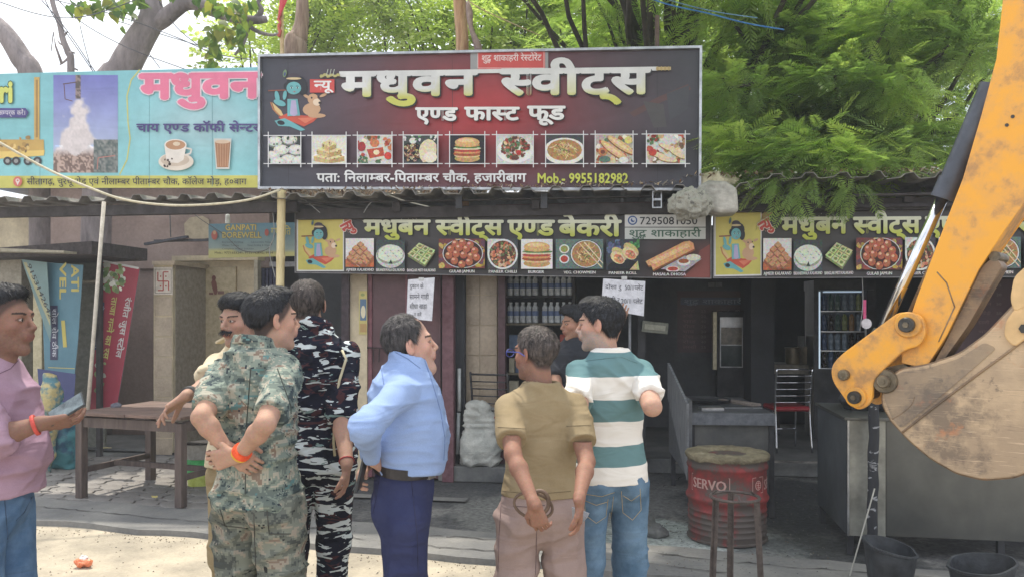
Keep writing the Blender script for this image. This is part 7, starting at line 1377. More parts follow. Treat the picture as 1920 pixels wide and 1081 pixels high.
def head_field(o):
    f = Field((-.11, -.135, -.2), (.11, .15, .16), HEADRES); j = o.get('jowl', 0)
    f.ell((0, -.018, .038), (.077, .097, .083), .02); f.ell((0, .022, -.03), (.063 + j * .5, .066, .09), .03)
    for s in (-1, 1):
        f.cone((s * .044, .012, -.066), (s * .006, .068, -.1), .024 + j, .018 + j * .5, .02); f.ell((s * .042, .054, -.02), (.022, .02, .02), .02)
    f.cone((-.034, .077, .024), (.034, .077, .024), .013, .013, .018)
    f.cone((0, .087, .014), (0, .109, -.024), .0065, .0108, .012)
    for s in (-1, 1): f.ell((s * .012, .098, -.029), (.0075, .010, .007), .006)
    f.ell((0, .085, -.05), (.03, .018, .022), .015)
    for s in (-1, 1): f.ell((s * .031, .096, .005), (.016, .015, .0095), .012, 's')
    for s in (-1, 1): f.ell((s * .031, .0745, .005), (.0135, .0135, .0125), .003)
    f.ell((0, .095, -.053), (.023, .009, .0055), .005); f.ell((0, .092, -.0635), (.02, .009, .0065), .005)
    f.cone((-.02, .104, -.0585), (.02, .104, -.0585), .002, .002, .003, 's')
    for s in (-1, 1):
        M = rotm(s * -18).T
        f.ell((s * .081, -.012, -.002), (.0075, .02, .033), .007, M=M); f.ell((s * .09, -.006, .002), (.007, .011, .018), .006, 's', M=M)
    f.cone((0, -.018, -.06), (0, -.034, -.22), .056 + j * .7, .062 + j, .025)
    if j: f.ell((0, .045, -.108), (.045, .04, .022), .03)
    return f
def head(o):
    """returns skin (P, F, C) and hair (P, F) in head space: x right, y forward, z up"""
    f = head_field(o); P, F = f.mesh()
    x, y, z = P.T; ax = np.abs(x); sk = V3(lin(o['skin'])[:3]); C = np.ones((len(P), 3)) * sk
    n = vnoise(P, (30, 30, 30)); C *= (1 + .16 * (n - .5))[:, None]
    red = np.exp(-((ax - .045) ** 2 + (z + .02) ** 2) / .0009) * (y > 0) + (ax > .077) * .8
    C *= np.stack([1 + .07 * red, 1 - .06 * red, 1 - .06 * red], 1)
    def mixc(m, c):
        c = V3(lin(c)[:3]); m = np.clip(m, 0, 1)[:, None]; C[:] = C * (1 - m) + c * m
    st = o.get('stubble', 0)
    if st:
        jaw = sstep(-z + .15 * y, .018, .045) * sstep(y + .6 * (-z - .03), -.03, .01) * sstep(z, -.135, -.112) * (1 - np.exp(-((x / .024) ** 2 + ((z + .058) / .012) ** 2) ** 2) * (y > .07)); mo = (ax < .032) * (z < -.034) * (z > -.05) * (y > .075)
        mixc(np.maximum(jaw, mo) * st * (.55 + .9 * (vnoise(P, (220, 220, 220)) - .3)), o.get('beard', (40, 36, 36)))
    mixc(((ax < .024) & (z > -.07) & (z < -.047) & (y > .082)) * .75, o.get('lip', (140, 92, 84)))
    mixc((np.abs(z - .0265 - .12 * (ax - .03) - 6 * (ax - .031) ** 2 * -1) < .0042) * (ax > .013) * (ax < .052) * (y > .05) * .9, (28, 24, 24))
    ex = ax - .031; er = np.sqrt((ex / .0125) ** 2 + ((z - .005) / .0055) ** 2)
    mixc((er < 1) * (y > .07), (168, 156, 150)); mixc((np.sqrt(ex ** 2 + (z - .005) ** 2) < .0055) * (er < 1.15) * (y > .07), (22, 16, 14)); mixc((er > .95) * (er < 1.35) * (y > .07) * .55, (45, 30, 26))
    sh = o.get('fade', 0)                               # shaved hair showing as a dark tint on the scalp
    hl = o.get('line', ([-.12, -.05, -.02, .02, .05, .08, .12], [-.075, -.06, -.02, .012, .045, .07, .078]))
    fl = ([-.12, -.05, -.02, .02, .05, .08, .12], [-.078, -.062, -.022, .008, .043, .07, .078])
    if sh: mixc(sstep(z - np.interp(y, fl[0], fl[1]), -.014, .012) * (ax < .083) * sh, o['hairc'])
    # hair shell
    X, Y, Z = np.meshgrid(*f.ax, indexing='ij', sparse=True); s2 = Field(f.lo, f.lo + f.h * (f.n - 1), f.h); s2.n = f.n; s2.ax = f.ax; s2.D = np.full(f.n, .5, np.float32)
    s2.ell((0, -.018, .038), (.077, .097, .083), .02); s2.ell((0, .022, -.03), (.06, .06, .09), .03); s2.cone((0, -.018, -.06), (0, -.034, -.22), .056, .062, .025)
    lz = np.interp(Y, hl[0], hl[1]); m = np.clip((Z - lz) / o.get('soft', .02), 0, 1)
    t = o.get('thick', .012) + o.get('top', .008) * np.clip((Z - .06) / .05, 0, 1) * np.clip((Y + .06) / .1, 0, 1) + o.get('front', 0) * np.clip((Y - .02) / .05, 0, 1) * np.clip((Z - .05) / .04, 0, 1)
    th = t * m - .012 * (1 - m)
    for (cx_, cy_, cz_, r_, a_) in o.get('bald', []): th = th - a_ * np.exp(-((X - cx_) ** 2 + (Y - cy_) ** 2 + (Z - cz_) ** 2) / r_ ** 2)
    G = np.stack(np.broadcast_arrays(X, Y, Z), -1).reshape(-1, 3); msk = (np.abs(s2.D.ravel()) < .04); nn = np.zeros(len(G), np.float32)
    g = G[msk]; nn[msk] = (vnoise(g, (70, 30, 50)) - .5) * .0038 * o.get('mess', 1) + (vnoise(g, (170, 60, 120), 9) - .5) * .0025 * o.get('mess', 1)
    s2.D = (s2.D - th - nn.reshape(s2.D.shape) * np.clip(m, 0, 1)).astype(np.float32)
    for s in (-1, 1): s2.ell((s * .088, -.008, -.004), (.02, .024, .036), .004, 's')
    if o.get('moust'):
        for s in (-1, 1): s2.cone((s * .003, .104, -.042), (s * .026, .093, -.047), .0065, .0055, .006); s2.cone((s * .026, .093, -.047), (s * .037, .084, -.042), .0055, .002, .004)
    if o.get('beardgeo'):
        gg = o['beardgeo']
        for s in (-1, 1): s2.cone((s * .05, .03, -.075), (s * .012, .078, -.1), .02 + gg, .019 + gg, .02); s2.cone((s * .066, .0, -.03), (s * .05, .03, -.075), .006, .02 + gg * .6, .02)
        s2.ell((0, .098, -.0585), (.026, .02, .013), .004, 's'); s2.ell((0, .09, -.02), (.035, .03, .024), .01, 's')
    HP, HF = s2.mesh()
    keep = HP[HF].mean(1)[:, 2] > -.125; HF = HF[keep]
    return (P, F, C), (HP, HF)
def hand_prims(f, Wp, d, n, side, curl, hs=1.0, spread=.0, thumb=.5, curls=None):
    """d: where the fingers point, n: where the palm faces, side: +1/-1 picks on which side the thumb sits"""
    d = Vector(d).normalized(); n = Vector(n); n = (n - d * n.dot(d)).normalized(); s = d.cross(n).normalized() * side; Wp = Vector(Wp)
    for i, (o_, l, r) in enumerate(((.030, .071, .0078), (.010, .079, .008), (-.0105, .073, .0077), (-.030, .056, .0067))):
        b = Wp + d * (.086 - .004 * abs(i - 1)) * hs + s * o_ * hs
        f.cone(Wp + s * o_ * .45 * hs, b, .017 * hs, .0115 * hs, .012)
        c = (curls[i] if curls else curl); a = 0; p = b; dd = d + s * (spread * (1.5 - i))
        for k, fr in enumerate((.45, .31, .26)):
            a += c * (.75, 1.1, .8)[k]; v = (dd * math.cos(a) + n * math.sin(a)).normalized(); q = p + v * l * fr * hs
            rr = r * hs * (1.04 - .1 * k); f.cone(p, q, rr, rr * .92, .0035); p = q
    p = Wp + d * .022 * hs + s * .022 * hs; v = (d * .62 + s * .72 + n * .25).normalized(); q = p + v * .042 * hs; f.cone(p, q, .0155 * hs, .012 * hs, .01)
    v = (d * .85 + s * (.55 - thumb) + n * (.2 + thumb)).normalized(); p = q; q = p + v * .034 * hs; f.cone(p, q, .0112 * hs, .01 * hs, .004)
    v = (d * .9 + s * (.25 - thumb) + n * (.2 + thumb * 1.2)).normalized(); f.cone(q, q + v * .026 * hs, .0098 * hs, .0078 * hs, .003)
def forearm(f, E, Wp, k=1.0):
    E, Wp = Vector(E), Vector(Wp); m = E.lerp(Wp, .3)
    f.cone(E, m, .035 * k, .038 * k, .015); f.cone(m, Wp, .038 * k, .0245 * k, .015); f.cone(Wp, Wp + (Wp - E).normalized() * .02, .024 * k, .021 * k, .01)
PEOPLE = []
def strands(HP, HF, sc, Rh, off, hc, par, seed):
    """fine locks lying along the cap of hair and breaking its outline"""
    r = np.random.default_rng(seed + 50); N = vnormals(HP, HF); used = np.unique(HF); M = hc.get('strands', 7000); i = r.choice(used, M); P = HP[i] + r.normal(0, .0012, (M, 3)); n = N[i]
    cr = np.array([.01, -.035, .125]); d = P - cr; d[:, 2] -= .02; d += np.array([.03, .035, 0]) * (HP[i][:, 1:2] > .0) ; d += r.normal(0, .022, (M, 3)); d -= n * (d * n).sum(1, keepdims=True); d /= np.linalg.norm(d, axis=1, keepdims=True) + 1e-9
    L_ = hc.get('slen', .026) * r.uniform(.5, 1.2, (M, 1)); w_ = np.cross(n, d) * r.uniform(.0008, .0018, (M, 1)); lift = r.uniform(.0, .005, (M, 1)) * hc.get('lift', 1)
    a = P - n * .001; b = P + d * L_ * .5 + n * (lift * .6 + .0012); c = P + d * L_ + n * lift * .6 - np.array([0, 0, .002])
    V = np.stack([a - w_, a + w_, b + w_ * .8, b - w_ * .8, c], 1).reshape(-1, 3); k = (np.arange(M) * 5)[:, None]; F = np.concatenate([k + np.array([[0, 1, 2, 3]]), k + np.array([[3, 2, 4, 4]])]); F4 = [tuple(f) for f in (k + np.array([[0, 1, 2, 3]]))] + [tuple(f) for f in (k + np.array([[3, 2, 4]]))]
    o = put('hair_strands', (V * sc) @ Rh.T + off, F4, hc['mat'], None); o.parent = par.parent; o.data.transform(Matrix.Translation(-worldloc(par.parent))); o['kind'] = 'stuff'
def person(sp):
    H = sp.get('H', 1.72); k = H / 1.72; d = sp['d']; base = W(sp['px'], HY, d); base.z = 0
    yaw = sp['yaw']; Rb = rotm(yaw); Rm = Matrix(Rb.tolist()); lean = Vector(sp.get('lean', (0, 0)))
    toL = lambda p: Rm.transposed() @ (Vector(p) - base)
    root = thing('person', sp['label'], 'person', base)
    sw = sp.get("sw", .145)
    # --- arms
    arms = []
    for sd_, a in zip((-1, 1), sp['arms']):
        Sh = Vector((sd_ * sw, -.012, 1.355 * k))
        if a is None: arms.append(None); continue
        def solve(O, pq, L):                            # a joint on its sight line, a bone's length from the one above it
            if len(pq) == 3 and not isinstance(pq[2], str): return toL(W(pq[0], pq[1], d + pq[2]))
            c = Vector((0, 0, CAMH)); r = Vector(((pq[0] - CX) / FPX, 1, (HY - pq[1]) / FPX)).normalized(); Ow = base + Rm @ O
            t0 = (Ow - c).dot(r); q = c + r * t0; h2 = L * L - (q - Ow).length_squared
            t = t0 + (math.sqrt(h2) if h2 > 0 else 0) * (-1 if pq[2] == 'near' else 1)
            return toL(c + r * t)
        E = solve(Sh, a['E'], .29 * k); Wp = solve(E, a['W'], .255 * k)
        hd = Rm.transposed() @ Vector(a['hd']); hn = Rm.transposed() @ Vector(a['hn'])
        arms.append((Sh, E, Wp, hd, hn, a, sd_))
    # --- skin: head, neck, forearms and hands in one mesh
    hc = sp['head']; hs = hc.get('s', 1.0) * k * .965; hz = hc.get('sz', 1.0)
    Rh = rotm(hc['yaw'], hc.get('pitch', 0), hc.get('roll', 0))
    hp = np.array(W(hc['at'][0], hc['at'][1], d + hc.get('dd', 0)) - base)
    (P, F, C), (HP, HF) = head(hc); sc = np.array([hs, hs, hs * hz])
    Vs, Fs, Cs = [(P * sc) @ Rh.T + hp], [F], [C]; n0 = len(P)
    skc = V3(lin(hc['skin'])[:3]) * .96
    m = MB(); nb = Vector((0, -.03, 1.40 * k)); m.tube([Vector(tuple(Rb.T @ hp)) - Vector((0, 0, .13)), nb, Vector((0, 0, 1.0 * k))], .04, 8)
    for a in arms:
        if a is not None: m.tube([nb, a[0], a[0].lerp(a[1], .6)], .03, 8)
    bt = np.array([tuple(v) for v in m.V]); bf = [f for f in m.F if len(f) == 4]; Vs.append(bt @ Rb.T); Fs.append(np.array(bf) + n0); Cs.append(np.ones((len(bt), 3)) * skc); n0 += len(bt)
    for a in arms:
        if a is None: continue
        Sh, E, Wp, hd, hn, ad, sd_ = a
        pts = [E, Wp, Wp + hd.normalized() * .2] + ([Sh] if ad.get('bare') else [])
        lo = np.min([list(p) for p in pts], 0) - .07; hi = np.max([list(p) for p in pts], 0) + .07
        f = Field(lo, hi, .0036)
        ar = ad.get('r', 1.0) * k
        f.cone(Sh.lerp(E, .35), E, .046 * ar, .036 * ar, .015); forearm(f, E, Wp, ar * .94)
        hand_prims(f, Wp + hd.normalized() * .012, hd, hn, ad.get('ts', 1), ad.get('curl', .35), .94 * k, ad.get('spread', .07), ad.get('thumb', .3), ad.get('curls'))
        P, F = f.mesh(); P = P @ Rb.T; Vs.append(P); Fs.append(F + n0); n0 += len(P)
        Cs.append(skc * (1 + .2 * (vnoise(P, (25, 25, 25)) - .5) + .14 * (vnoise(P, (150, 150, 150)) - .5))[:, None] * np.array([1, .99, .98]))
    V = np.concatenate(Vs) + np.array(base); b = put('body', V, np.concatenate(Fs), M_SKIN, root, np.concatenate(Cs), smooth=True)
    HPw = (HP * sc) @ Rh.T + hp + np.array(base); ho = put('hair', HPw, HF, hc['mat'], root, smooth=True); strands(HP, HF, sc, Rh, hp + np.array(base), hc, ho, sp.get('seed', 0))
    # --- upper garment
    hem, t = sp.get('hem', .86) * k, sp.get('torso', 1.0); b_ = sp.get('depth', 1.0)
    zz = np.array([.60, .84, .95, 1.08, 1.22, 1.34, 1.40, 1.45, 1.49]) * k
    ncy = sp.get('ncy', 0); A = np.array([.165, .162, .157, .145, .152, .158, .135, .085, .062]) * t; B = np.array([.13, .13, .128, .115, .124, .12, .1, .078, .065]) * b_; Yc = np.array([0, 0, .005, .0, .0, -.008, -.018 + ncy * .3, -.025 + ncy * .7, -.03 + ncy])
    if 'belt' not in sp: B[:3] += .013; A[:3] += .006
    if 'A' in sp: A = A * np.array(sp['A'])
    if 'B' in sp: B = B * np.array(sp['B'])
    if 'Yc' in sp: Yc = Yc + np.array(sp['Yc'])
    pts = [(-.28, -.28, hem), (.28, .34, 1.52 * k)]
    for a in arms:
        if a is not None: pts.append(tuple(a[0])); pts.append(tuple(a[1])); pts.append(tuple(a[2]) if a[5].get('sleeve', .6) > 1 else tuple(a[1]))
    lo = np.min(pts, 0) - .09; hi = np.max(pts, 0) + .09; lo[2] = hem - .02
    f = Field(lo, hi, sp.get('res', .0075)); X, Y, Z = np.meshgrid(*f.ax, indexing='ij', sparse=True)
    a_, bb, yc = np.interp(Z, zz, A), np.interp(Z, zz, B), np.interp(Z, zz, Yc)
    p_ = 2.4; D = ((np.abs(X / a_) ** p_ + np.abs((Y - yc) / bb) ** p_) ** (1 / p_) - 1) * np.minimum(a_, bb); D = np.maximum(D, Z - 1.475 * k); D = np.maximum(D, hem - .05 - Z); f.D = D.astype(np.float32)
    if sp.get('belly'):
        for c_, r_ in sp['belly']: f.ell(c_, r_, .06)
    f.cone((-sw + .02, -.016, 1.355 * k), (sw - .02, -.016, 1.355 * k), .045, .045, .03); 
    for s in (-1, 1): f.cone((0, -.028 + ncy * .8, 1.445 * k), (s * sw * .95, -.018, 1.365 * k), .04, .038, .02)
    f2 = Field(lo, hi, f.h)
    for a in arms:
        if a is None: continue
        Sh, E, Wp, hd, hn, ad, sd_ = a; sv = ad.get('sleeve', .6); r0, r1 = [q * .87 for q in ad.get('sr', (.064, .06))]; g = Field(lo, hi, f.h)
        g.cone(Sh, E, r0, r1 if sv <= 1 else (r0 + r1) / 2, .03)
        if sv > 1:
            q = E.lerp(Wp, min(1, sv - 1)); g.cone(E, q, (r0 + r1) / 2 * .95, r1 * .8, .03)
            if sv < 1.98: g.cut(q, q - E)
            if 'roll' in ad: g.cone(q - (q - E).normalized() * .035, q - (q - E).normalized() * .008, ad['roll'] * .93, ad['roll'] * .93, .004); g.cut(q, q - E)
        else:
            q = Sh.lerp(E, sv); g.cut(q, E - Sh)
            if 'roll' in ad: g.cone(q - (E - Sh).normalized() * .05, q - (E - Sh).normalized() * .006, ad['roll'] * .93, ad['roll'] * .93, .004); g.cut(q, E - Sh)
        f2.D = np.minimum(f2.D, g.D)
    kk = .018; h = np.clip(.5 + .5 * (f.D - f2.D) / kk, 0, 1); f.D = f.D * (1 - h) + f2.D * h - kk * h * (1 - h)
    cy = -.03 + ncy
    if sp.get('collar'):
        R_ = np.sqrt(X ** 2 + ((Y - cy) * .95) ** 2); zc = 1.478 * k - .25 * (Y - cy)
        f.merge((slice(None),) * 3, (np.sqrt((R_ - .066 - .25 * np.clip(zc + .0 - Z, 0, .05)) ** 2 + ((Z - zc) * .42) ** 2) - .0085).astype(np.float32), .006)
    f.cone((0, cy - .005, 1.44 * k), (0, cy + .02, 1.62 * k), .056, .062, .006, 's')
    f.cut((0, 0, hem), (0, .0, -1))
    P, F = f.mesh(); P = relax(P, F, 1); N = vnormals(P, F); P = folds(P, N, sp.get('fold', .008) * 1.5, sp.get('seed', 0), kind='shirt')
    lowm = sstep(-P[:, 2], -hem - .03, -hem)[:, None]; P[:, 2] += lowm[:, 0] * (vnoise(P, (9, 9, 1), sp.get('seed', 0)) - .5) * .014
    put(sp.get('top_name', 'shirt'), P @ Rb.T + np.array(base), F, sp['top'], root, smooth=True)
    # --- trousers
    lg = sp.get('leg', 1.0); st = sp.get('stance', .1); hx = .088
    ft = sp.get('feet', [(-st, 0.0), (st, .02)]); kn = sp.get('knee', .03)
    f = Field((-.3, -.26, .03), (.3, .3, 1.08 * k), .009)
    f.ell((0, -.004, .95 * k), (.15 * t, .113 * b_, .2), .03); f.ell((-.07, -.035, .88 * k), (.08, .095, .1), .03); f.ell((.07, -.035, .88 * k), (.08, .095, .1), .03)
    g = Field((-.3, -.26, .03), (.3, .3, 1.08 * k), .009)
    for s, (fx, fy) in zip((-1, 1), ft):
        K = Vector((s * hx * .5 + fx * .5, kn + fy * .5 - .01, .49 * k)); Hp = Vector((s * hx, -.005, .86 * k)); An = Vector((fx, fy - .02, .09))
        g.cone(Hp, K, .088 * lg, .068 * lg, .015); g.cone(K, An, .068 * lg, .058 * lg, .03)
    kk = .025; h = np.clip(.5 + .5 * (f.D - g.D) / kk, 0, 1); f.D = f.D * (1 - h) + g.D * h - kk * h * (1 - h); f.cut((0, 0, .06), (0, 0, -1)); f.cut((0, 0, hem + .035), (0, 0, 1))
    P, F = f.mesh(); P = relax(P, F, 1); N = vnormals(P, F); P = folds(P, N, sp.get('tfold', .012), sp.get('seed', 0) + 11, kind='trousers'); TP = P
    put('trousers', P @ Rb.T + np.array(base), F, sp['bottom'], root, smooth=True)
    # --- shoes
    for s, (fx, fy) in zip((-1, 1), ft):
        f = Field((fx - .07, fy - .12, -.005), (fx + .07, fy + .22, .14), .008)
        f.cone((fx, fy - .06, .04), (fx + s * .012, fy + .13, .03), .038, .036, .02); f.cone((fx, fy - .04, .06), (fx, fy + .03, .09), .042, .04, .03); f.cut((0, 0, .002), (0, 0, -1))
        P, F = f.mesh(); put('shoe', P @ Rb.T + np.array(base), F, sp.get('shoe', M_BLACKMETAL), root, smooth=True)
    if 'belt' in sp:                                    # follows the waist of the trousers
        bz, tilt_, bang = sp['belt']; n = 48; ang = np.arctan2(TP[:, 1], TP[:, 0]); rad = np.hypot(TP[:, 0], TP[:, 1]); V = []
        for q in range(n):
            th = 2 * math.pi * q / n - math.pi; zc = bz + tilt_ * math.sin(th); dlt = np.abs((ang - th + math.pi) % (2 * math.pi) - math.pi); mk = (dlt < .12) & (np.abs(TP[:, 2] - zc) < .03); r_ = rad[mk].max() if mk.any() else .15
            for rr_, dz in ((r_ - .01, -.019), (r_ + .007, -.019), (r_ + .008, .019), (r_ - .01, .019)): V.append((rr_ * math.cos(th), rr_ * math.sin(th), zc + dz))
        FF = [(q * 4 + i, q * 4 + (i + 1) % 4, ((q + 1) % n) * 4 + (i + 1) % 4, ((q + 1) % n) * 4 + i) for q in range(n) for i in range(4)]
        V = np.array(V); bo = put('belt', V @ Rb.T + np.array(base), FF, plain('belt_leather', (38, 34, 36), .45), root); q = int((R(bang) + math.pi) / (2 * math.pi) * n) % n; c = Vector(V[q * 4 + 1]) + Vector((0, 0, .019)); m = MB().box(c * 1.0, (.012, .05, .04), R(bang)); V2 = np.array([tuple(v) for v in m.V]); put('belt_buckle', V2 @ Rb.T + np.array(base), m.F, M_STEEL, root)
    sp['_root'] = root; sp['_base'] = base; sp['_arms'] = arms; sp['_Rm'] = Rm; sp['_hp'] = hp; sp['_Rh'] = Rh; PEOPLE.append(sp)
    return sp
def band(sp, arm, frac, r, wd, mat, name='wristband', tilt=0):
    Sh, E, Wp, hd, hn, ad, sd_ = sp['_arms'][arm]; c = E.lerp(Wp, frac); ax_ = (Wp - E).normalized(); M = sp['_Rm']
    m = MB(); cc = sp['_base'] + M @ c; a = M @ ax_; m.lathe([(r, -wd / 2), (r + .003, -wd / 2), (r + .004, 0), (r + .003, wd / 2), (r, wd / 2)], cc, 20, axis=a)
    return m.build(name, mat, sp['_root'], smooth=False)
HB = hair_mat('black_hair', (14, 15, 19), (46, 48, 56)); HB2 = hair_mat('black_cropped_hair', (20, 20, 22), (62, 60, 62)); HG = hair_mat('greying_hair', (30, 30, 33), (92, 88, 90)); HG2 = hair_mat('grey_brown_hair', (34, 31, 32), (106, 96, 92)); HW = hair_mat('white_stubble_hair', (70, 66, 64), (210, 205, 200))
DIGI = camo_mat('digital_camouflage', [(66, 76, 78), (104, 114, 108), (130, 140, 130), (166, 162, 148), (132, 116, 104), (112, 128, 126)], (.38, .47, .55, .62, .70), 15, (1, 1, 1.5), .007, 3, over=[(30, .66, (48, 54, 66), 9, (1, 1, 1.6)), (26, .69, (168, 162, 146), 4, (1, 1, 2)), (12, .66, (96, 128, 128), 14, (1, 1, 2.4))])
DIGI2 = camo_mat('digital_camouflage_trousers', [(74, 78, 76), (100, 104, 98), (122, 126, 116), (146, 138, 126), (122, 108, 98), (102, 110, 104)], (.40, .49, .57, .64, .71), 12, (1, 1, 1.5), .008, 8, over=[(24, .67, (52, 54, 56), 9, (1, 1, 1.6)), (20, .70, (140, 134, 122), 4, (1, 1, 2))])
TIGER = camo_mat('striped_camouflage', [(26, 28, 40), (30, 32, 46), (72, 46, 50), (30, 32, 44)], (.44, .57, .64), 9, (1, 1, 2.2), 0, 5, over=[(9, .555, (196, 204, 206), 21, (1, 1, 4.2)), (10, .66, (120, 142, 140), 31, (1, 1, 3.4))])
def people():
    # man in the mauve shirt, left edge
    p1 = person(dict(label='man in a mauve shirt and blue jeans holding a phone at the left edge', px=-16, d=2.9, H=1.72, yaw=-88, seed=1, torso=1.0, depth=1.12, hem=.95, collar=1, fold=.009,
        head=dict(at=(8, 603), yaw=-90, pitch=2, s=1.03, sz=1.05, skin=(132, 100, 87), lip=(120, 78, 74), mat=HB, hairc=(30, 30, 34), fade=.7, thick=.008, top=.012, front=.008, stubble=.3, soft=.04, line=([-.12, -.05, -.025, .0, .02, .05, .08, .12], [-.05, -.035, -.01, .016, .034, .056, .072, .078])),
        belly=[((0, .06, 1.1), (.14, .13, .17))],
        arms=[dict(E=(40, 815, .15), W=(90, 796, .10), hd=(.9, -.1, .25), hn=(-.1, .2, 1), ts=1, curl=.45, sleeve=1.1, sr=(.068, .06), roll=.056),
              dict(E=(-12, 822, -.18), W=(72, 794, -.13), hd=(.95, .35, .08), hn=(-.2, .6, .8), ts=-1, curl=.5, sleeve=1.35, sr=(.07, .064), roll=.058, r=1.12)],
        top=cloth_mat('mauve_shirt', (156, 128, 146), 8), bottom=cloth_mat('blue_jeans', (84, 112, 146), 14, scale=9), feet=[(-.09, .03), (.09, -.02)], leg=1.08))
    band(p1, 1, .93, .034, .012, plain('red_thread', (190, 70, 60)))
    # placket edge and pocket line
    # police officer
    kh = cloth_mat('khaki_uniform', (196, 184, 158), 6)
    p2 = person(dict(label='policeman in khaki with a thick black moustache, arm held out over the table', px=449, d=3.62, H=1.73, yaw=158, torso=.94, depth=.85, leg=.82, stance=.06, seed=4, collar=1, hem=.9,
        head=dict(at=(450, 601), yaw=152, pitch=-4, s=.97, sz=1.02, skin=(169, 135, 118), lip=(150, 96, 88), mat=HB, hairc=(26, 26, 30), thick=.01, top=.014, front=.012, moust=1, stubble=.25, line=([-.12, -.05, -.02, .02, .05, .08, .12], [-.075, -.06, -.02, .012, .04, .058, .066])),
        arms=[dict(E=(520, 760, .1), W=(500, 800, -.05), hd=(-.2, -.4, -.8), hn=(0, 1, 0), sleeve=.7),
              dict(E=(392, 722, 'near'), W=(353, 739, 'near'), hd=(-.62, -.35, -.5), hn=(.1, -.3, -.9), ts=-1, curl=.3, spread=.12, sleeve=.75, sr=(.07, .07), curls=(.12, .3, .5, .6))],
        top=kh, bottom=cloth_mat('khaki_trousers', (150, 134, 104), 6)))
    band(p2, 1, .95, .029, .03, plain('steel_watch', (90, 92, 96), .35, metal=.6), 'wristwatch')
    m = MB(); c0 = p2['_base'] + p2['_Rm'] @ Vector((.15, -.03, 1.47)); c1 = p2['_base'] + p2['_Rm'] @ Vector((.075, -.03, 1.505)); m.bar(c0, c1, .045, .012); m.build('epaulette', kh, p2['_root'], bevel=.003)
    # man in striped camouflage
    p4 = person(dict(label='man in black and white striped camouflage seen from behind with cropped greying hair', px=592, d=3.72, H=1.79, yaw=8, seed=6, collar=1, hem=.84, torso=1.06, depth=1.08,
        head=dict(at=(575, 572), dd=0, yaw=14, pitch=0, s=.98, sz=1.0, skin=(169, 133, 116), mat=HG2, hairc=(60, 54, 54), fade=.85, thick=.0045, top=.003, mess=.6, bald=[(0, -.03, .13, .05, .006)]),
        arms=[dict(E=(520, 770, .0), W=(530, 860, -.05), hd=(0, 0, -1), hn=(1, 0, 0), sleeve=1.05),
              dict(E=(640, 780, 'near'), W=(650, 866, 'near'), hd=(-.05, .15, -1), hn=(-1, -.1, 0), ts=-1, curl=.38, sleeve=1.12, sr=(.078, .068), roll=.06, r=1.12)],
        top=TIGER, top_name='jacket', bottom=TIGER, leg=1.12, feet=[(-.13, -.02), (.06, .04)]))
    band(p4, 1, .97, .03, .006, plain('red_cord', (150, 50, 50)))
    m = MB(); L_ = p4['_Rm']; pts = [p4['_base'] + L_ @ Vector(q) for q in ((.13, -.125, 1.44), (.15, -.14, 1.40), (.12, -.15, 1.30), (.10, -.145, 1.15), (.095, -.15, 1.02), (.1, -.15, .96))]
    m.tube(pts, .006, 6).build('lanyard', plain('cream_cord', (190, 180, 150)), p4['_root'], smooth=True)
    # man in digital camouflage
    p3 = person(dict(label='man in grey-green digital camouflage with rolled sleeves, hands clasped behind his back', px=485, d=3.08, sw=.136, H=1.74, yaw=-22, seed=9, collar=1, hem=.86, torso=.92, depth=.98, fold=.008, tfold=.016, leg=1.14,
        head=dict(at=(511, 601), dd=.03, yaw=-52, pitch=2, s=.97, sz=1.03, skin=(177, 141, 122), lip=(150, 98, 88), mat=HB, hairc=(34, 34, 38), fade=.85, thick=.007, top=.02, front=.006, soft=.05, mess=1.3, line=([-.12, -.06, -.03, .01, .03, .06, .08, .12], [-.06, -.045, -.01, .014, .035, .064, .07, .075])),
        arms=[dict(E=(378, 782, 'near'), W=(424, 840, -.21), hd=(.75, .1, -.55), hn=(-.3, 1, -.1), ts=1, curl=.5, spread=0, sleeve=.82, sr=(.07, .066), roll=.063, r=1.0),
              dict(E=(497, 795, 'near'), W=(449, 852, -.24), hd=(-.85, .05, -.2), hn=(-.1, 1, .1), ts=-1, curl=.6, spread=0, sleeve=.8, sr=(.072, .068), roll=.066, r=1.0)],
        top=DIGI, top_name='jacket', bottom=DIGI2, feet=[(-.14, 0), (.12, .02)]))
    band(p3, 1, .9, .032, .022, plain('orange_thread', (232, 84, 40))); band(p3, 1, 1.0, .029, .008, plain('yellow_thread', (214, 170, 60)))
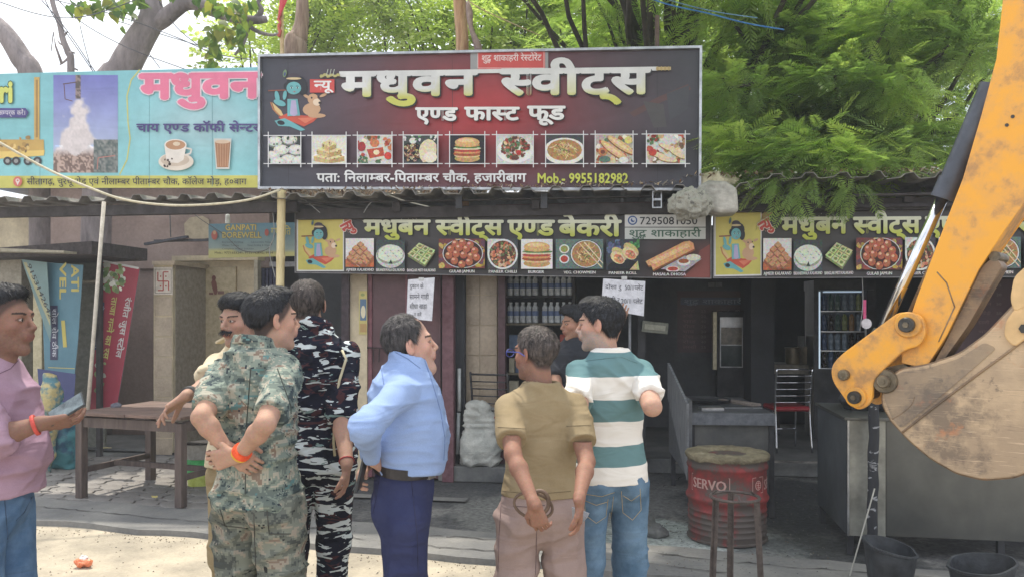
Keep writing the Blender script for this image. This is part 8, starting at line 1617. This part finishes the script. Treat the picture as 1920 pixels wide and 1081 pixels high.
    # heavy man in the blue shirt
    p5 = person(dict(label='heavy man in a light blue long-sleeved shirt and navy trousers looking up to the right', px=758, d=3.1, H=1.66, yaw=-80, seed=13, collar=1, hem=1.03, torso=.98, depth=1.06, fold=.0032, ncy=.045, tfold=.012,
        A=[1.0, 1.03, 1.05, 1.06, 1.04, 1, 1, 1, 1], Yc=[.0, .0, .01, .02, .01, 0, 0, 0, 0], belly=[((0, .035, 1.12), (.14, .135, .14)), ((0, .01, 1.25), (.13, .115, .13))],
        head=dict(at=(770, 647), dd=.02, yaw=-76, pitch=9, s=.97, sz=1.1, skin=(189, 152, 136), lip=(160, 106, 98), jowl=.006, mat=HG, hairc=(60, 58, 60), fade=.45, thick=.008, top=.0, soft=.02, stubble=.25, beard=(110, 104, 104), bald=[(0, .075, .095, .05, .02)], line=([-.12, -.05, -.02, .02, .04, .06, .12], [-.078, -.06, -.02, .012, .055, .08, .1])),
        arms=[dict(E=(700, 800, .16), W=(694, 862, .02), hd=(-.3, -.5, -.5), hn=(.8, .2, 0), ts=1, curl=.7, sleeve=1.9, sr=(.07, .055)),
              dict(E=(683, 800, 'near'), W=(699, 860, -.14), hd=(.25, .75, -.35), hn=(.9, -.2, .2), ts=-1, curl=.5, sleeve=1.92, sr=(.064, .047))],
        top=cloth_mat('light_blue_shirt', (142, 164, 206), 5), bottom=cloth_mat('navy_trousers', (50, 55, 88), 5), leg=1.12, belt=(1.0, -.012, 58), feet=[(-.09, .02), (.09, -.02)]))
    # striped T-shirt man
    m_, nt, b = newmat('striped_jersey'); tc = nt.nodes.new('ShaderNodeTexCoord'); sx = nt.nodes.new('ShaderNodeSeparateXYZ'); nt.links.new(tc.outputs['Object'], sx.inputs[0])
    rr = nt.nodes.new('ShaderNodeValToRGB'); rr.color_ramp.interpolation = 'CONSTANT'; e = rr.color_ramp.elements; wt, tl = lin((226, 222, 216)), lin((102, 134, 138))
    mp_ = nt.nodes.new('ShaderNodeMapRange'); mp_.inputs[1].default_value = .8; mp_.inputs[2].default_value = 1.6; nn = nnode(nt, 'ShaderNodeTexNoise', Scale=5.0, Detail=2.0); nt.links.new(tc.outputs['Object'], nn.inputs['Vector'])
    ad = nt.nodes.new('ShaderNodeMath'); ad.operation = 'MULTIPLY_ADD'; ad.inputs[1].default_value = .03; nt.links.new(nn.outputs['Fac'], ad.inputs[0]); nt.links.new(sx.outputs[2], ad.inputs[2]); nt.links.new(ad.outputs[0], mp_.inputs[0]); nt.links.new(mp_.outputs[0], rr.inputs[0])
    e[0].position = 0; e[0].color = wt; e[1].position = (.968 - .8) / .8; e[1].color = tl
    for z_, c_ in ((1.055, wt), (1.157, tl), (1.253, wt), (1.353, tl), (1.452, wt)): q = e.new((z_ - .8) / .8); q.color = c_
    nt.links.new(rr.outputs[0], b.inputs['Base Color']); bp = nt.nodes.new('ShaderNodeBump'); bp.inputs['Strength'].default_value = .1; bp.inputs['Distance'].default_value = .001; nt.links.new(nn.outputs['Fac'], bp.inputs['Height']); nt.links.new(bp.outputs[0], b.inputs['Normal']); crease(nt, bp, tc); b.inputs['Roughness'].default_value = .9; b.inputs['Specular IOR Level'].default_value = .1
    p7 = person(dict(label='bearded man in a teal and white striped T-shirt and jeans, back to the street', px=1143, d=3.5, H=1.7, yaw=12, seed=17, hem=.875, torso=.99, depth=1.05, collar=0, fold=.005,
        head=dict(at=(1124, 609), yaw=70, pitch=-2, s=.98, skin=(188, 150, 132), mat=HB, hairc=(24, 24, 28), fade=.3, thick=.01, top=.014, front=.012, stubble=.85, beard=(150, 142, 138)),
        arms=[dict(E=(1086, 775, 'near'), W=(1096, 850, .05), hd=(.1, .3, -1), hn=(1, 0, 0), sleeve=.72, sr=(.068, .066)),
              dict(E=(1223, 762, 'near'), W=(1195, 700, .25), hd=(-.3, .5, .4), hn=(-1, 0, 0), ts=-1, sleeve=.74, sr=(.066, .061), r=1.1)],
        top=m_, top_name='t_shirt', bottom=cloth_mat('washed_jeans', (92, 118, 142), 16, scale=9), leg=1.06, feet=[(-.11, .0), (.12, .0)], tfold=.008))
    # tan T-shirt man
    p6 = person(dict(label='man with glasses in an olive brown T-shirt holding a leather strap behind him', px=1014, d=3.2, sw=.132, H=1.555, yaw=6, seed=21, hem=.875 / .904, torso=1.0, depth=1.0, collar=0, fold=.0055,
        head=dict(at=(1003, 663), yaw=48, pitch=0, s=1.02, skin=(143, 106, 90), mat=HG2, hairc=(52, 48, 50), fade=.8, thick=.006, top=.006, mess=.9, stubble=.3, soft=.03),
        arms=[dict(E=(962, 852, 'near'), W=(1000, 940, 'near'), hd=(.3, .05, -1), hn=(.4, .9, .1), ts=-1, curl=.75, sleeve=.72, sr=(.07, .071), r=1.0),
              dict(E=(1100, 865, 'near'), W=(1086, 932, 'near'), hd=(.05, .2, -1), hn=(-1, .1, 0), ts=-1, curl=.4, sleeve=.68, sr=(.07, .07), r=1.0)],
        top=cloth_mat('olive_tshirt', (146, 130, 102), 7), top_name='t_shirt', bottom=cloth_mat('mauve_brown_trousers', (150, 131, 126), 5), leg=1.08, feet=[(-.12, .0), (.12, .0)]))
    hp, Rh, bs = p6['_hp'], p6['_Rh'], np.array(p6['_base']); m = MB(); g = lambda x, y, z: Vector(tuple(Rh @ np.array((x, y, z)) * .97 + hp + bs))
    for s in (-1, 1):
        m.tube([g(s * .035 + .024 * math.cos(t_), .108, .003 + .017 * math.sin(t_)) for t_ in np.linspace(0, 2 * math.pi, 15)], .002, 5, False)
        m.tube([g(s * .058, .107, .008), g(s * .078, .07, .01), g(s * .088, .01, .01), g(s * .088, -.02, -.004)], .002, 5)
    m.tube([g(-.011, .109, .006), g(.011, .109, .006)], .002, 5); m.build('glasses', plain('blue_frames', (52, 66, 150), .3), p6['_root'])
    # man in black behind
    p8 = person(dict(label='man in a black T-shirt mostly hidden behind the man in the striped T-shirt', px=1076, d=5.5, H=1.7, yaw=140, seed=25, hem=.86,
        head=dict(at=(1079, 606), yaw=105, pitch=-6, s=1.0, skin=(160, 124, 106), mat=HB, hairc=(24, 24, 28), thick=.014, top=.018, front=.016, stubble=.3),
        arms=[dict(E=(1142, 645, -.1), W=(1163, 606, .0), hd=(.25, .2, 1), hn=(.2, .9, 0), sleeve=.7), dict(E=(1044, 720, 'near'), W=(1062, 760, 'near'), hd=(0, -.3, -1), hn=(1, 0, 0), sleeve=.75)],
        top=cloth_mat('black_tshirt', (48, 50, 56), 4), top_name='t_shirt', bottom=cloth_mat('dark_trousers', (50, 52, 60), 4)))
people()
# seams, pockets and plackets, laid on the cloth where they are seen
from mathutils.bvhtree import BVHTree
def seams(idx, part_, lines, mat, r=.0016, name='seam'):
    root = PEOPLE[idx]['_root']; o = [c for c in root.children if c.name.split('.')[0] == part_][0]; base = Vector(root.location); t = BVHTree.FromPolygons([v.co + base for v in o.data.vertices], [tuple(p.vertices) for p in o.data.polygons]); m = MB(); eye = Vector((0, 0, CAMH))
    for ln in lines:
        pts = []; dense = []
        for a, b in zip(ln[:-1], ln[1:]):
            k = max(2, int(math.hypot(b[0] - a[0], b[1] - a[1]) / 5)); dense += [(a[0] + (b[0] - a[0]) * i / k, a[1] + (b[1] - a[1]) * i / k) for i in range(k)]
        dense.append(ln[-1])
        for (x, y) in dense:
            d = Vector(((x - CX) / FPX, 1, (HY - y) / FPX)).normalized(); h = t.ray_cast(eye, d)
            if h[0] is not None and (not pts or (h[0] - pts[-1]).length < .06): pts.append(h[0] + h[1] * r * .4 * (1 if h[1].dot(d) < 0 else -1))
        if len(pts) > 1: m.tube(pts, r, 5)
    if m.V: m.build(name, mat, root, smooth=True)
def dark(c): return plain('thread_%d_%d_%d' % c, c, .9)
seams(0, 'shirt', [[(52, 668), (75, 710), (92, 770), (100, 840), (102, 905)], [(88, 705), (98, 712)], [(-2, 700), (20, 690), (40, 668)]], dark((112, 84, 104)))
seams(0, 'trousers', [[(8, 930), (14, 1000), (10, 1078)], [(60, 930), (45, 960), (30, 975)]], dark((60, 80, 110)))
seams(3, 'jacket', [[(402, 676), (440, 668), (490, 672), (540, 690)], [(470, 690), (462, 800), (460, 925)], [(520, 690), (545, 760), (548, 900)], [(400, 770), (412, 840), (410, 915)]], dark((60, 66, 62)), .002)
seams(3, 'trousers', [[(410, 945), (422, 985), (470, 990), (472, 945)], [(500, 950), (505, 1000), (545, 1000)], [(476, 960), (480, 1075)]], dark((64, 64, 60)), .002)
seams(4, 'shirt', [[(795, 672), (810, 715), (826, 770), (834, 820), (832, 862)], [(715, 690), (722, 730), (716, 790), (706, 830)], [(742, 660), (765, 672), (788, 690)]], dark((106, 128, 170)), .0018)
seams(4, 'trousers', [[(712, 892), (706, 930), (700, 960)], [(770, 890), (782, 1000), (784, 1075)]], dark((40, 42, 72)), .0016)
seams(5, 't_shirt', [[(1098, 676), (1130, 672), (1165, 668), (1195, 680)]], dark((90, 120, 124)), .0016)
seams(5, 'trousers', [[(1095, 925), (1128, 930), (1152, 922)], [(1095, 930), (1098, 965), (1118, 980), (1136, 968), (1140, 935)], [(1165, 920), (1168, 960), (1186, 974), (1202, 955), (1200, 915)], [(1098, 938), (1118, 946), (1138, 940)], [(1150, 930), (1143, 1000), (1140, 1076)], [(1168, 928), (1184, 938), (1200, 926)]], dark((170, 150, 110)), .0013)
seams(6, 't_shirt', [[(966, 722), (1005, 712), (1050, 722)], [(934, 800), (985, 803)], [(1062, 798), (1108, 796)], [(932, 918), (1000, 926), (1070, 920)]], dark((112, 98, 74)), .0014)
seams(6, 'trousers', [[(962, 948), (1000, 950), (1022, 946)], [(1008, 950), (1006, 1000), (1004, 1076)], [(940, 945), (936, 1000), (934, 1070)]], dark((104, 84, 84)), .0016)
# things held
def phone(px, py, d, u, v, label, thick=.009, size=(.075, .155), group=None):
    c = W(px, py, d); u = Vector(u).normalized(); v = Vector(v); v = (v - u * v.dot(u)).normalized(); M = Matrix((u, v, u.cross(v))).transposed()
    r = thing('mobile_phone', label, 'phone', c)
    MB().box(c, (size[0], size[1], thick), M).build('case', plain('phone_case', (46, 50, 56), .4), r, bevel=.003)
    MB().box(c + M @ Vector((0, 0, thick * .5 + .0008)), (size[0] * .9, size[1] * .94, .001), M).build('screen', noise_mat('phone_glass', (50, 58, 64), (120, 134, 140), scale=18, rough=.08, bump=0), r)
phone(125, 766, 2.80, (.5, -.6, -.62), (.8, .1, .5), 'phone in a dark case held up by the man in the mauve shirt', size=(.068, .135))
phone(680, 882, 2.98, (.1, 1, .1), (-.25, .05, -1), 'phone held low behind his back by the man in the blue shirt')
m = MB(); c = W(1000, 950, 2.9); m.tube([W(1000 + 36 * math.cos(t), 947 + 24 * math.sin(t) + 6 * math.cos(t), 2.93) for t in np.linspace(0, 2 * math.pi, 25)], .006, 6, False)
m.tube([W(1012 + 17 * math.cos(t), 941 + 22 * math.sin(t), 2.92) for t in np.linspace(0, 2 * math.pi, 19)], .008, 6, False)
tag(m.build('strap', plain('brown_leather', (104, 84, 70), .6), smooth=True, center=True), 'brown leather strap looped in the hand of the man in the olive T-shirt', 'strap')
pp_ = [W(1072, 950, 3.02), W(1104, 962, 2.98), W(1100, 970, 2.98), W(1076, 998, 3.06)]
tag(MB().prism(pp_, (.004, .008, 0)).build('folded_paper', plain('grey_paper', (150, 152, 160), .8), center=True), 'folded grey sheet of paper in the right hand of the man in the olive T-shirt', 'paper')
# ---------------------------------------------------------------- smoky air
HZ = MB().box((0, 28, 6.9), (150, 130, 16.2)).build('haze', None); tag(HZ, kind='stuff')
hm = bpy.data.materials.new('haze_air'); hm.use_nodes = True; hm.node_tree.nodes.remove(hm.node_tree.nodes['Principled BSDF']); pvn = hm.node_tree.nodes.new('ShaderNodeVolumePrincipled'); pvn.inputs['Color'].default_value = (.84, .91, 1, 1); pvn.inputs['Density'].default_value = .003; pvn.inputs['Anisotropy'].default_value = .2
hm.node_tree.links.new(pvn.outputs[0], hm.node_tree.nodes['Material Output'].inputs['Volume']); HZ.data.materials.append(hm)
S.cycles.volume_bounces = 1
